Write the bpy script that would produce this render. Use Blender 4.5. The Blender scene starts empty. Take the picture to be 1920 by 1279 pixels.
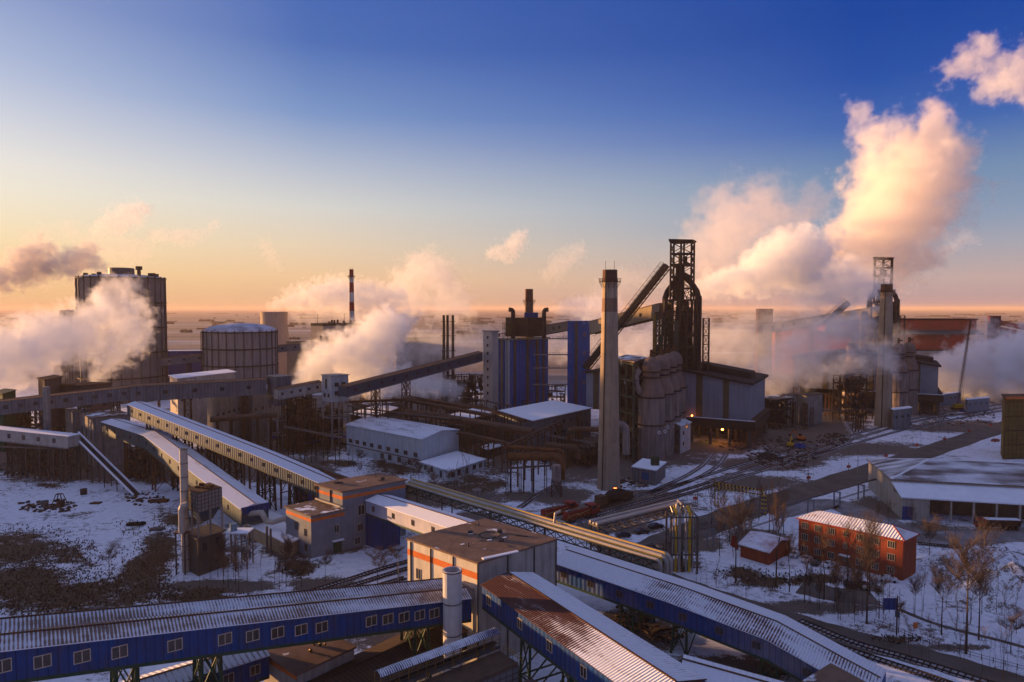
import bpy, math, random
from mathutils import Vector, Matrix
random.seed(7)
sc = bpy.context.scene
R = math.radians
# ------------------------------------------------------------------ camera
F, U0, V0, HCAM = 1300.0, 960.0, 639.5, 66.0
PITCH = math.atan((V0 - 578.0) / F)
cam = bpy.data.objects.new('camera', bpy.data.cameras.new('camera'))
sc.collection.objects.link(cam)
cam.location = (0, 0, HCAM)
cam.rotation_euler = (R(90) - PITCH, 0, 0)
cam.data.sensor_width = 36; cam.data.lens = 36 * F / 1920
cam.data.clip_start = 1; cam.data.clip_end = 90000
sc.camera = cam
# ------------------------------------------------------------------ world + sun
SUN_AZ, SUN_EL = R(-66), R(4.2)      # azimuth from +Y towards -X, low morning sun
world = bpy.data.worlds.new('World'); sc.world = world; world.use_nodes = True
def build_world():
    nt = world.node_tree; N = nt.nodes.new; L = nt.links.new
    bg = nt.nodes['Background']
    sky = N('ShaderNodeTexSky'); sky.sky_type = 'NISHITA'; sky.sun_disc = False
    sky.sun_elevation = SUN_EL; sky.sun_rotation = SUN_AZ
    sky.air_density = 1.0; sky.dust_density = 2.0; sky.ozone_density = 3.0
    tc = N('ShaderNodeTexCoord'); sx = N('ShaderNodeSeparateXYZ'); L(tc.outputs['Generated'], sx.inputs[0])
    asn = N('ShaderNodeMath'); asn.operation = 'ARCSINE'; L(sx.outputs['Z'], asn.inputs[0])
    el = N('ShaderNodeMapRange'); el.inputs['From Min'].default_value = 0; el.inputs['From Max'].default_value = R(60)
    L(asn.outputs[0], el.inputs['Value'])
    def ramp(stops):
        r = N('ShaderNodeValToRGB'); e = r.color_ramp.elements
        for i, (deg, c) in enumerate(stops):
            p = deg / 60.0
            q = e[i] if i < 2 else e.new(p)
            q.position = p
            q.color = tuple(((x / 255 + .055) / 1.055) ** 2.4 for x in c) + (1,)
        L(el.outputs[0], r.inputs[0]); return r
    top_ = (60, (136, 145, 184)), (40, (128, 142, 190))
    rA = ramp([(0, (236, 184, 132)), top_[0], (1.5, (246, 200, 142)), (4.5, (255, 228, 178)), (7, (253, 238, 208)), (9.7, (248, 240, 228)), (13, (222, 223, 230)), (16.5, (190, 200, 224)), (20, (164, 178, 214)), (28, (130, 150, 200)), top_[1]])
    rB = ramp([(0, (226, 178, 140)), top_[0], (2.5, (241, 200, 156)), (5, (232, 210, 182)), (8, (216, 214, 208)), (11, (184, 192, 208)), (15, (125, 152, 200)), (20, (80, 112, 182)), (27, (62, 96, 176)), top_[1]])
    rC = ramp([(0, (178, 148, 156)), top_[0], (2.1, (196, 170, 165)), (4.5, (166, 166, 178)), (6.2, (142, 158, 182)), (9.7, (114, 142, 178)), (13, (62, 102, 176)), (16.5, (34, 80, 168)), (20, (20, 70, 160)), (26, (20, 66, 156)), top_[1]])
    at = N('ShaderNodeVectorMath'); at.operation = 'NORMALIZE'
    flat = N('ShaderNodeCombineXYZ'); L(sx.outputs['X'], flat.inputs['X']); L(sx.outputs['Y'], flat.inputs['Y'])
    L(flat.outputs[0], at.inputs[0])
    dt = N('ShaderNodeVectorMath'); dt.operation = 'DOT_PRODUCT'; L(at.outputs[0], dt.inputs[0])
    dt.inputs[1].default_value = (math.sin(SUN_AZ), math.cos(SUN_AZ), 0)
    ac = N('ShaderNodeMath'); ac.operation = 'ARCCOSINE'; L(dt.outputs['Value'], ac.inputs[0])
    def azr(a, b):
        q = N('ShaderNodeMapRange'); q.inputs['From Min'].default_value = R(a); q.inputs['From Max'].default_value = R(b); L(ac.outputs[0], q.inputs['Value']); return q
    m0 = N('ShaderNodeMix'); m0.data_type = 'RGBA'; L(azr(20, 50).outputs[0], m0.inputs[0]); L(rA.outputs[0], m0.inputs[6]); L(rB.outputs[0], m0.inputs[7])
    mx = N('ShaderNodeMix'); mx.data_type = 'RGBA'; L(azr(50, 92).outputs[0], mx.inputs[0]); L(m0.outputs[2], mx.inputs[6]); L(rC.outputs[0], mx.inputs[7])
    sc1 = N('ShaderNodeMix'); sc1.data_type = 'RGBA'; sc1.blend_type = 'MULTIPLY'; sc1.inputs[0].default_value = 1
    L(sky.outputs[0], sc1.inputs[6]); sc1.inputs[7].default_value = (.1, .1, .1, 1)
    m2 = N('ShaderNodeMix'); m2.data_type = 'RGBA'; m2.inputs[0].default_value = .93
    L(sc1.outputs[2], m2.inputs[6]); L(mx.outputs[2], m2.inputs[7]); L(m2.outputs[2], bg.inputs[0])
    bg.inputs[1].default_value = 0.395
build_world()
sl = bpy.data.lights.new('sun', 'SUN'); sl.energy = 5.0; sl.angle = R(.8); sl.color = (1, .53, .21)
so = bpy.data.objects.new('sun', sl); sc.collection.objects.link(so)
SUND = Vector((math.sin(SUN_AZ) * math.cos(SUN_EL), math.cos(SUN_AZ) * math.cos(SUN_EL), math.sin(SUN_EL)))
so.rotation_euler = SUND.to_track_quat('Z', 'Y').to_euler(); so.location = (-300, 150, 200)
sc.view_settings.view_transform = 'Standard'; sc.view_settings.look = 'None'
sc.view_settings.exposure = 1.40; sc.view_settings.gamma = 1
sc.render.engine = 'CYCLES'
sc.cycles.use_denoising = True
sc.cycles.volume_bounces = 5; sc.cycles.max_bounces = 6; sc.cycles.diffuse_bounces = 2; sc.cycles.glossy_bounces = 2
sc.cycles.transparent_max_bounces = 8
# ------------------------------------------------------------------ geometry helpers
_f = Vector((0, math.cos(PITCH), -math.sin(PITCH))); _u = Vector((0, math.sin(PITCH), math.cos(PITCH)))
def ray(u, v): return Vector((1, 0, 0)) * ((u - U0) / F) + _f + _u * ((V0 - v) / F)
def G(u, v, z=0.0):
    r = ray(u, v); t = (z - HCAM) / r.z; return Vector((r.x * t, r.y * t, z))
def D(u, v, y):
    r = ray(u, v); t = y / r.y; return Vector((r.x * t, y, HCAM + r.z * t))
def PR(p):
    d = Vector(p) - Vector((0, 0, HCAM)); zc = d.dot(_f); return (U0 + F * d.x / zc, V0 - F * d.dot(_u) / zc)
org = {}
class MB:
    def __init__(s): s.v = []; s.f = []; s.uv = []
    def face(s, pts, uv=None):
        i = len(s.v); s.v += [tuple(p) for p in pts]; s.f.append(tuple(range(i, i + len(pts))))
        s.uv += uv if uv else [(.5, .5)] * len(pts)
    def hexa(s, a, b):   # a: 4 bottom pts ccw, b: 4 top pts
        s.face(a[::-1]); s.face(b)
        for i in range(4): j = (i + 1) % 4; s.face([a[i], a[j], b[j], b[i]])
    def prism(s, poly, z0, z1):
        n = len(poly); lo = [(p[0], p[1], z0) for p in poly]; hi = [(p[0], p[1], z1) for p in poly]
        ar = sum(poly[i][0] * poly[(i + 1) % n][1] - poly[(i + 1) % n][0] * poly[i][1] for i in range(n))
        if ar < 0: lo.reverse(); hi.reverse()
        s.face(lo[::-1]); s.face(hi)
        u = 0.0
        for i in range(n):
            j = (i + 1) % n; d = math.hypot(lo[j][0] - lo[i][0], lo[j][1] - lo[i][1]); s.face([lo[i], lo[j], hi[j], hi[i]], [(u, z0), (u + d, z0), (u + d, z1), (u, z1)]); u += d
    def box(s, x0, x1, y0, y1, z0, z1): s.prism([(x0, y0), (x1, y0), (x1, y1), (x0, y1)], z0, z1)
    def beam(s, p, q, w, h=None):
        p = Vector(p); q = Vector(q); d = q - p
        if d.length < 1e-5: return
        h = h or w; d.normalize(); up = Vector((0, 0, 1)) if abs(d.z) < .95 else Vector((1, 0, 0))
        a = d.cross(up).normalized() * (w / 2); b = a.cross(d).normalized() * (h / 2)
        s.hexa([p - a - b, p + a - b, p + a + b, p - a + b][::-1], [q - a - b, q + a - b, q + a + b, q - a + b][::-1])
    def tube(s, p, q, r1, r2=None, n=10, cap=True):
        p = Vector(p); q = Vector(q); d = (q - p)
        if d.length < 1e-6: return
        d.normalize(); r2 = r1 if r2 is None else r2
        up = Vector((0, 0, 1)) if abs(d.z) < .95 else Vector((1, 0, 0))
        a = d.cross(up).normalized(); b = d.cross(a).normalized()
        c1 = [p + (a * math.cos(t) + b * math.sin(t)) * r1 for t in [2 * math.pi * i / n for i in range(n)]]
        c2 = [q + (a * math.cos(t) + b * math.sin(t)) * r2 for t in [2 * math.pi * i / n for i in range(n)]]
        for i in range(n): j = (i + 1) % n; s.face([c1[i], c1[j], c2[j], c2[i]])
        if cap: s.face(c1[::-1]); s.face(c2)
    def path(s, pts, r, n=8):
        pts = [Vector(p) for p in pts]
        for i in range(len(pts) - 1): s.tube(pts[i], pts[i + 1], r, r, n)
        for p in pts[1:-1]: s.ball(p, r * 1.02, 8, 4)
    def lathe(s, prof, c=(0, 0, 0), n=24):
        c = Vector(c)
        for (r0, z0), (r1, z1) in zip(prof, prof[1:]):
            for i in range(n):
                a = 2 * math.pi * i / n; b = 2 * math.pi * (i + 1) / n
                q = [c + Vector((r0 * math.cos(a), r0 * math.sin(a), z0)), c + Vector((r0 * math.cos(b), r0 * math.sin(b), z0)),
                     c + Vector((r1 * math.cos(b), r1 * math.sin(b), z1)), c + Vector((r1 * math.cos(a), r1 * math.sin(a), z1))]
                if r0 < 1e-4: q.pop(0)
                elif r1 < 1e-4: q.pop(3)
                s.face(q)
    def ball(s, c, r, n=10, m=6, sz=1.0):
        s.lathe([(max(r * math.sin(math.pi * k / m), 1e-5), -r * sz * math.cos(math.pi * k / m)) for k in range(m + 1)], c, n)
    def build(s, name, mat, parent=None, label=None, local=False, smooth=False, recalc=False):
        o0 = org.get(parent.name, Vector((0, 0, 0))) if (parent and not local) else Vector((0, 0, 0))
        me = bpy.data.meshes.new(name)
        me.from_pydata([(x - o0.x, y - o0.y, z - o0.z) for x, y, z in s.v], [], s.f)
        uvl = me.uv_layers.new(name='UVMap'); flat = [c for t in s.uv for c in t]; uvl.data.foreach_set('uv', flat)
        if smooth: me.shade_smooth()
        me.materials.append(mat); me.update()
        o = bpy.data.objects.new(name, me); sc.collection.objects.link(o)
        if parent: o.parent = parent; org[o.name] = o0 if not local else Vector((0, 0, 0))
        if label: o['label'] = label
        return o
def tag(o, label, cat, group=None, kind=None):
    if kind: o['kind'] = kind
    if label: o['label'] = label
    if cat: o['category'] = cat
    if group: o['group'] = group
    return o
def struct(o): o['kind'] = 'structure'; return o
def thing(name, label, cat, loc=(0, 0, 0), group=None, rz=0.0):
    o = bpy.data.objects.new(name, None); sc.collection.objects.link(o)
    o.location = loc; o.rotation_euler = (0, 0, rz); org[o.name] = Vector(loc)
    o.empty_display_size = 1
    return tag(o, label, cat, group)
def copy_tree(o, parent=None):
    c = o.copy(); sc.collection.objects.link(c); c.parent = parent
    for ch in KIDS.get(o.name, [x for x in o.children]): copy_tree(ch, c)
    return c
KIDS = {}
def dup(root, loc, rz=0.0, label=None, group=None, scale=None):
    def kids(o):
        if o.name not in KIDS: KIDS[o.name] = list(o.children)
        for c in KIDS[o.name]: kids(c)
    kids(root)
    c = copy_tree(root); c.location = loc; c.rotation_euler = (0, 0, rz)
    if scale: c.scale = (scale, scale, scale) if not isinstance(scale, tuple) else scale
    if label: c['label'] = label
    if group: c['group'] = group
    return c
# ------------------------------------------------------------------ materials
MATS = {}
KEEP = ('beige_render', 'orange_band', 'silver_cladding', 'yellow_paint', 'yellow_pipe', 'window_frame', 'chimney_concrete', 'chimney_red', 'concrete', 'pale_concrete', 'blue_sheet', 'blue_cream_sheet', 'pale_blue_sheet', 'red_loco_paint', 'red_brick_paint', 'red_board', 'cream_stripe', 'stair_render', 'tower_concrete', 'power_wall', 'tan_sheet', 'red_sheet', 'gravel_roof', 'cottage_snow_roof', 'stove_shell', 'fired_brick_dome')
def srgb(c): return tuple(((x / 255 + .055) / 1.055) ** 2.4 if x > 10 else x / 255 / 12.92 for x in c)
def M(name, col, col2=None, scale=.6, rough=.8, metal=0.0, streak=0.0, bump=0.0, snow=0.0, rib=None, patch=.5, emit=None):
    if name in MATS: return MATS[name]
    kk = 1.0 if ('snow' in name or 'white' in name or emit or name in KEEP) else .68
    col = tuple(c * kk for c in col); col2 = tuple(c * kk for c in col2) if col2 else None
    m = bpy.data.materials.new(name); m.use_nodes = True; nt = m.node_tree; N = nt.nodes.new; L = nt.links.new
    b = nt.nodes['Principled BSDF']; b.inputs['Roughness'].default_value = rough; b.inputs['Metallic'].default_value = metal; b.inputs['Specular IOR Level'].default_value = .12 if rough > .3 else .5
    col2 = col2 or tuple(c * .72 for c in col)
    geo = N('ShaderNodeNewGeometry')
    n1 = N('ShaderNodeTexNoise'); n1.inputs['Scale'].default_value = scale; n1.inputs['Detail'].default_value = 6; n1.inputs['Roughness'].default_value = .65
    L(geo.outputs['Position'], n1.inputs['Vector'])
    mr = N('ShaderNodeMapRange'); mr.inputs['From Min'].default_value = patch - .15; mr.inputs['From Max'].default_value = patch + .2; L(n1.outputs[0], mr.inputs['Value'])
    mx = N('ShaderNodeMix'); mx.data_type = 'RGBA'; L(mr.outputs[0], mx.inputs[0]); mx.inputs[6].default_value = (*col, 1); mx.inputs[7].default_value = (*col2, 1)
    out = mx.outputs[2]
    if streak:
        vm = N('ShaderNodeVectorMath'); vm.operation = 'MULTIPLY'; vm.inputs[1].default_value = (1.2, 1.2, .07); L(geo.outputs['Position'], vm.inputs[0])
        n2 = N('ShaderNodeTexNoise'); n2.inputs['Scale'].default_value = 1.0; n2.inputs['Detail'].default_value = 5; L(vm.outputs[0], n2.inputs['Vector'])
        m2 = N('ShaderNodeMapRange'); m2.inputs['From Min'].default_value = .45; m2.inputs['From Max'].default_value = .7; m2.inputs['To Max'].default_value = streak; L(n2.outputs[0], m2.inputs['Value'])
        x2 = N('ShaderNodeMix'); x2.data_type = 'RGBA'; L(m2.outputs[0], x2.inputs[0]); L(out, x2.inputs[6]); x2.inputs[7].default_value = (.045, .035, .028, 1); out = x2.outputs[2]
    if rib:   # standing ribs drawn as real relief and slightly darker seams, using UV metres
        uv = N('ShaderNodeUVMap'); sp = N('ShaderNodeSeparateXYZ'); L(uv.outputs[0], sp.inputs[0])
        pp = N('ShaderNodeMath'); pp.operation = 'PINGPONG'; pp.inputs[1].default_value = rib / 2; L(sp.outputs['X'], pp.inputs[0])
        bp = N('ShaderNodeBump'); bp.inputs['Strength'].default_value = .6; bp.inputs['Distance'].default_value = .25; L(pp.outputs[0], bp.inputs['Height']); L(bp.outputs[0], b.inputs['Normal'])
        sm_ = N('ShaderNodeMapRange'); sm_.inputs['From Min'].default_value = .03; sm_.inputs['From Max'].default_value = .10; sm_.inputs['To Min'].default_value = .45; sm_.inputs['To Max'].default_value = 1; L(pp.outputs[0], sm_.inputs['Value'])
        ms_ = N('ShaderNodeMix'); ms_.data_type = 'RGBA'; ms_.blend_type = 'MULTIPLY'; ms_.inputs[0].default_value = 1; L(out, ms_.inputs[6]); L(sm_.outputs[0], ms_.inputs[7]); out = ms_.outputs[2]
    elif bump:
        bp = N('ShaderNodeBump'); bp.inputs['Strength'].default_value = bump; bp.inputs['Distance'].default_value = .2; L(n1.outputs[0], bp.inputs['Height']); L(bp.outputs[0], b.inputs['Normal'])
    if snow:
        sn = N('ShaderNodeTexNoise'); sn.inputs['Scale'].default_value = .22; sn.inputs['Detail'].default_value = 7; sn.inputs['Roughness'].default_value = .6; L(geo.outputs['Position'], sn.inputs['Vector'])
        s1 = N('ShaderNodeMapRange'); s1.inputs['From Min'].default_value = .78 - snow * .6; s1.inputs['From Max'].default_value = .84 - snow * .6; L(sn.outputs[0], s1.inputs['Value'])
        sz = N('ShaderNodeSeparateXYZ'); L(geo.outputs['Normal'], sz.inputs[0])
        s2 = N('ShaderNodeMapRange'); s2.inputs['From Min'].default_value = .6; s2.inputs['From Max'].default_value = .75; L(sz.outputs['Z'], s2.inputs['Value'])
        s3 = N('ShaderNodeMath'); s3.operation = 'MULTIPLY'; L(s1.outputs[0], s3.inputs[0]); L(s2.outputs[0], s3.inputs[1])
        x3 = N('ShaderNodeMix'); x3.data_type = 'RGBA'; L(s3.outputs[0], x3.inputs[0]); L(out, x3.inputs[6]); x3.inputs[7].default_value = (.78, .79, .83, 1); out = x3.outputs[2]
    L(out, b.inputs['Base Color'])
    if emit: b.inputs['Emission Color'].default_value = (*emit[0], 1); b.inputs['Emission Strength'].default_value = emit[1]
    MATS[name] = m; return m
def snowroof(name, metalc, cover, var=.5, per=.8, metal2=None, cleanr=0.0, seed=0.0, grad=None):
    """corrugated sheet roof; snow lies between the ribs, more or less of it from place to place (UV in metres)"""
    if name in MATS: return MATS[name]
    m = bpy.data.materials.new(name); m.use_nodes = True; nt = m.node_tree; N = nt.nodes.new; L = nt.links.new
    b = nt.nodes['Principled BSDF']; b.inputs['Roughness'].default_value = .75; b.inputs['Specular IOR Level'].default_value = .15
    uv = N('ShaderNodeUVMap'); sp = N('ShaderNodeSeparateXYZ'); L(uv.outputs[0], sp.inputs[0])
    off = N('ShaderNodeVectorMath'); off.operation = 'MULTIPLY_ADD'; off.inputs[1].default_value = (.06, .22, 1); off.inputs[2].default_value = (seed, seed * 2, 0); L(uv.outputs[0], off.inputs[0])
    n1 = N('ShaderNodeTexNoise'); n1.inputs['Scale'].default_value = 1; n1.inputs['Detail'].default_value = 6; n1.inputs['Roughness'].default_value = .62; L(off.outputs[0], n1.inputs['Vector'])
    # per-rib random
    fl = N('ShaderNodeMath'); fl.operation = 'DIVIDE'; fl.inputs[1].default_value = per; L(sp.outputs['X'], fl.inputs[0])
    f2 = N('ShaderNodeMath'); f2.operation = 'FLOOR'; L(fl.outputs[0], f2.inputs[0])
    cmb = N('ShaderNodeCombineXYZ'); L(f2.outputs[0], cmb.inputs['X'])
    y3 = N('ShaderNodeMath'); y3.operation = 'MULTIPLY'; y3.inputs[1].default_value = .5; L(sp.outputs['Y'], y3.inputs[0]); L(y3.outputs[0], cmb.inputs['Y'])
    n2 = N('ShaderNodeTexNoise'); n2.inputs['Scale'].default_value = 1.37; n2.inputs['Detail'].default_value = 2; L(cmb.outputs[0], n2.inputs['Vector'])
    a1 = N('ShaderNodeMath'); a1.operation = 'MULTIPLY_ADD'; a1.inputs[1].default_value = var * 4; a1.inputs[2].default_value = cover - var * 2; L(n1.outputs[0], a1.inputs[0])
    if grad:
        gr = N('ShaderNodeValToRGB'); el_ = gr.color_ramp.elements; gl = grad[-1][0]
        for i_, (u_, g_) in enumerate([grad[0], grad[-1]] + list(grad[1:-1])):
            e_ = el_[i_] if i_ < 2 else el_.new(u_ / gl)
            e_.position = u_ / gl; e_.color = (g_ + .5,) * 3 + (1,)
        dg = N('ShaderNodeMath'); dg.operation = 'DIVIDE'; dg.inputs[1].default_value = gl; L(sp.outputs['X'], dg.inputs[0]); L(dg.outputs[0], gr.inputs[0])
        ag = N('ShaderNodeMath'); ag.operation = 'MULTIPLY_ADD'; ag.inputs[1].default_value = 2.2; L(gr.outputs[0], ag.inputs[0]); L(a1.outputs[0], ag.inputs[2]); as2 = N('ShaderNodeMath'); as2.operation = 'SUBTRACT'; as2.inputs[1].default_value = 1.1; L(ag.outputs[0], as2.inputs[0]); a1 = as2
    a2 = N('ShaderNodeMath'); a2.operation = 'MULTIPLY_ADD'; a2.inputs[1].default_value = .9; L(n2.outputs[0], a2.inputs[0]); L(a1.outputs[0], a2.inputs[2])
    a3 = N('ShaderNodeMath'); a3.operation = 'SUBTRACT'; a3.inputs[1].default_value = .45; L(a2.outputs[0], a3.inputs[0])
    tri = N('ShaderNodeMath'); tri.operation = 'PINGPONG'; tri.inputs[1].default_value = per / 2; L(sp.outputs['X'], tri.inputs[0])
    t2 = N('ShaderNodeMath'); t2.operation = 'DIVIDE'; t2.inputs[1].default_value = per / 2; L(tri.outputs[0], t2.inputs[0])
    d = N('ShaderNodeMath'); d.operation = 'SUBTRACT'; L(a3.outputs[0], d.inputs[0]); L(t2.outputs[0], d.inputs[1])
    k = N('ShaderNodeMapRange'); k.inputs['From Min'].default_value = -.22; k.inputs['From Max'].default_value = .30; k.inputs['To Max'].default_value = 1; L(d.outputs[0], k.inputs['Value'])
    mm = N('ShaderNodeMix'); mm.data_type = 'RGBA'; L(n2.outputs[0], mm.inputs[0]); mm.inputs[6].default_value = (*metalc, 1); mm.inputs[7].default_value = (*(metal2 or tuple(c * .6 for c in metalc)), 1)
    mx = N('ShaderNodeMix'); mx.data_type = 'RGBA'; L(k.outputs[0], mx.inputs[0]); L(mm.outputs[2], mx.inputs[6]); mx.inputs[7].default_value = (.68, .69, .74, 1)
    L(mx.outputs[2], b.inputs['Base Color'])
    bp = N('ShaderNodeBump'); bp.inputs['Strength'].default_value = .7; bp.inputs['Distance'].default_value = .2; L(t2.outputs[0], bp.inputs['Height']); L(bp.outputs[0], b.inputs['Normal'])
    MATS[name] = m; return m
snow = M('snow', (.78, .79, .83), (.66, .68, .74), .3, .7, bump=.3)
conc = M('concrete', (.30, .27, .24), (.20, .18, .16), .35, .9, streak=.55)
conc_l = M('pale_concrete', (.42, .38, .33), (.32, .28, .24), .3, .9, streak=.35)
conc_d = M('dark_concrete', (.13, .115, .10), (.08, .07, .065), .4, .9, streak=.5)
beige = M('beige_render', (.62, .56, .45), (.5, .45, .36), .35, .85, streak=.18)
white_r = M('white_render', (.46, .47, .47), (.36, .36, .36), .5, .85, streak=.3)
greyblue = M('grey_blue_panel', (.27, .30, .35), (.21, .23, .27), .3, .7, streak=.22)
bluew = M('blue_sheet', (.004, .05, .20), (.014, .040, .115), .35, .5, streak=.35, rib=1.1, patch=.52)
bluet = M('blue_tower_sheet', (.010, .13, .52), (.016, .10, .34), .15, .5, streak=.25, rib=1.6)
blued = M('faded_blue_sheet', (.025, .075, .16), (.06, .10, .12), .08, .6, streak=.4, rib=1.1)
tealw = M('teal_faded_sheet', (.075, .12, .115), (.05, .10, .18), .05, .6, streak=.45, rib=1.1)
greyw = M('grey_sheet', (.25, .26, .28), (.17, .18, .20), .15, .7, streak=.5, rib=1.3)
tanw = M('tan_sheet', (.34, .26, .17), (.27, .21, .14), .2, .75, streak=.3)
palew = M('pale_sheet', (.34, .36, .42), (.27, .29, .34), .1, .7, streak=.28)
whitew = M('white_sheet', (.50, .54, .55), (.40, .44, .44), .2, .7, streak=.22)
ochre = M('ochre_band', (.17, .13, .07), (.12, .09, .05), .3, .8, streak=.3)
steel_d = M('dark_steel', (.045, .038, .035), (.08, .05, .035), .8, .75)
steel = M('grey_steel', (.17, .16, .155), (.11, .09, .08), .8, .6, .3)
rust = M('rusty_steel', (.17, .075, .035), (.08, .045, .03), .5, .85)
rust_p = M('rusty_pipe', (.20, .11, .07), (.10, .06, .045), .4, .7, .2)
green = M('green_steel', (.035, .09, .05), (.03, .055, .035), .6, .6)
greeng = M('grey_green_steel', (.07, .10, .075), (.06, .06, .04), .6, .7)
yellow = M('yellow_paint', (.60, .36, .02), (.45, .25, .02), .8, .55)
silver = M('silver_cladding', (.42, .375, .32), (.32, .28, .24), .5, .42, .2)
orange = M('orange_band', (.62, .16, .035), (.45, .11, .03), .5, .8)
redw = M('red_brick_paint', (.30, .06, .028), (.20, .045, .024), .35, .85, streak=.4)
redd = M('dark_red_sheet', (.16, .03, .02), (.09, .02, .015), .05, .8, streak=.3)
redl = M('red_sheet', (.46, .07, .035), (.30, .09, .045), .03, .8, streak=.35)
roofb = M('gravel_roof', (.20, .125, .09), (.13, .08, .055), .35, .95, bump=.4, snow=.24)
roofbs = M('snowy_gravel_roof', (.18, .12, .09), (.12, .08, .06), .5, .95, bump=.4, snow=.45)
roofd = M('dark_roof', (.035, .032, .036), (.05, .045, .045), .2, .9, snow=.05)
roofs = M('snow_roof', (.74, .75, .80), (.62, .62, .67), .4, .8, snow=.8)
glass = M('window_glass', (.03, .033, .04), (.05, .05, .055), 1.5, .12)
framew = M('window_frame', (.50, .44, .34), (.36, .30, .22), 2, .6)
brickd = M('fired_brick_dome', (.24, .15, .12), (.17, .12, .10), .25, .8, streak=.3)
shell = M('stove_shell', (.30, .23, .20), (.19, .165, .155), .15, .8, streak=.6)
bark = M('bark', (.085, .06, .045), (.05, .037, .03), 3, .95)
twig = M('twigs', (.15, .11, .09), (.10, .075, .06), 3, .95)
twigr = M('reddish_twigs', (.20, .125, .08), (.14, .09, .065), 3, .95)
tyre = M('tyre_rubber', (.015, .015, .016), None, 2, .9)
carwhite = M('white_car_paint', (.62, .62, .64), (.55, .55, .57), 2, .3)
carblack = M('black_car_paint', (.02, .02, .024), (.03, .03, .032), 2, .25)
redpaint = M('red_loco_paint', (.28, .03, .02), (.20, .025, .02), 1, .5)
asphalt = M('asphalt', (.075, .062, .052), (.12, .105, .095), .12, .9, bump=.2)
lampo = M('orange_lamp', (1, .3, .05), None, 1, .5, emit=((1, .22, .03), 14))
lampg = M('green_lamp', (.3, 1, .1), None, 1, .5, emit=((.4, 1, .05), 8))
lampw = M('white_lamp', (1, .8, .5), None, 1, .5, emit=((1, .7, .35), 10))
hot = M('glowing_iron', (1, .15, .03), None, 1, .5, emit=((1, .1, .02), 5))
R_left = snowroof('roof_snow_brown', (.16, .10, .075), .52, .9, .46, (.24, .17, .13), seed=1.3)
R_front = snowroof('roof_snow_red', (.07, .022, .018), .86, 1.25, .5, (.045, .018, .016), seed=4.1, grad=[(0, -.5), (6, -.5), (16, -.48), (24, -.3), (32, .2), (60, .4)])
R_right = snowroof('roof_snow_red_thick', (.12, .045, .04), 1.05, 1.0, .5, seed=9.4, grad=[(0, .4), (16, .3), (24, -.18), (44, -.26), (52, .05), (62, -.2), (90, -.1)])
R_front2 = snowroof('roof_snow_ribbed', (.16, .10, .10), 1.12, .45, .62, seed=5.5)
R_right2 = snowroof('roof_snow_smooth', (.3, .25, .25), 1.5, .4, .60, seed=8.5)
R_white = snowroof('roof_snow_full', (.25, .25, .3), 1.6, .3, .9, seed=2.2)
R_patchy = snowroof('roof_snow_patchy', (.15, .13, .12), 1.05, 1.1, .9, seed=6.6)
# ------------------------------------------------------------------ windows, placed on walls
WPROTO = {}
def window(parent, p, ang, w=1.4, h=1.3, frame=framew, pane=glass, name='window', cols=2, label=None):
    """p = centre on wall surface, ang = direction of the wall's run; outward side is local -Y"""
    key = (w, h, frame.name, pane.name, name, cols)
    if key not in WPROTO:
        a = MB(); t = max(.07, w * .055)
        a.box(-w / 2 - t, w / 2 + t, -.10, .04, -h / 2 - t, -h / 2); a.box(-w / 2 - t, w / 2 + t, -.10, .04, h / 2, h / 2 + t)
        a.box(-w / 2 - t, -w / 2, -.095, .04, -h / 2, h / 2); a.box(w / 2, w / 2 + t, -.095, .04, -h / 2, h / 2)
        for c in range(1, cols): x = -w / 2 + w * c / cols; a.box(x - t / 2, x + t / 2, -.09, .04, -h / 2, h / 2)
        g = MB(); g.box(-w / 2, w / 2, -.05, .02, -h / 2, h / 2)
        fo = a.build(name, frame); po = g.build('pane', pane)
        WPROTO[key] = (fo.data, po.data); bpy.data.objects.remove(fo); bpy.data.objects.remove(po)
    fm, pm = WPROTO[key]
    o = bpy.data.objects.new(name, fm); sc.collection.objects.link(o); o.parent = parent
    o.location = Vector(p) - org.get(parent.name, Vector((0, 0, 0))); o.rotation_euler = (0, 0, ang)
    q = bpy.data.objects.new('pane', pm); sc.collection.objects.link(q); q.parent = o
    return o
def wallwins(parent, a, b, items, **kw):
    """a,b: plan points of wall run, outward on the right of a->b; items: (fraction, z[, w, h])"""
    a = Vector((a[0], a[1], 0)); b = Vector((b[0], b[1], 0)); ang = math.atan2(b.y - a.y, b.x - a.x)
    nrm = Vector((b.y - a.y, a.x - b.x, 0)).normalized()
    for it in items:
        p = a.lerp(b, it[0]) + nrm * .01; p.z = it[1]
        k = dict(kw)
        if len(it) > 2: k['w'] = it[2]; k['h'] = it[3]
        window(parent, p, ang, **k)
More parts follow.
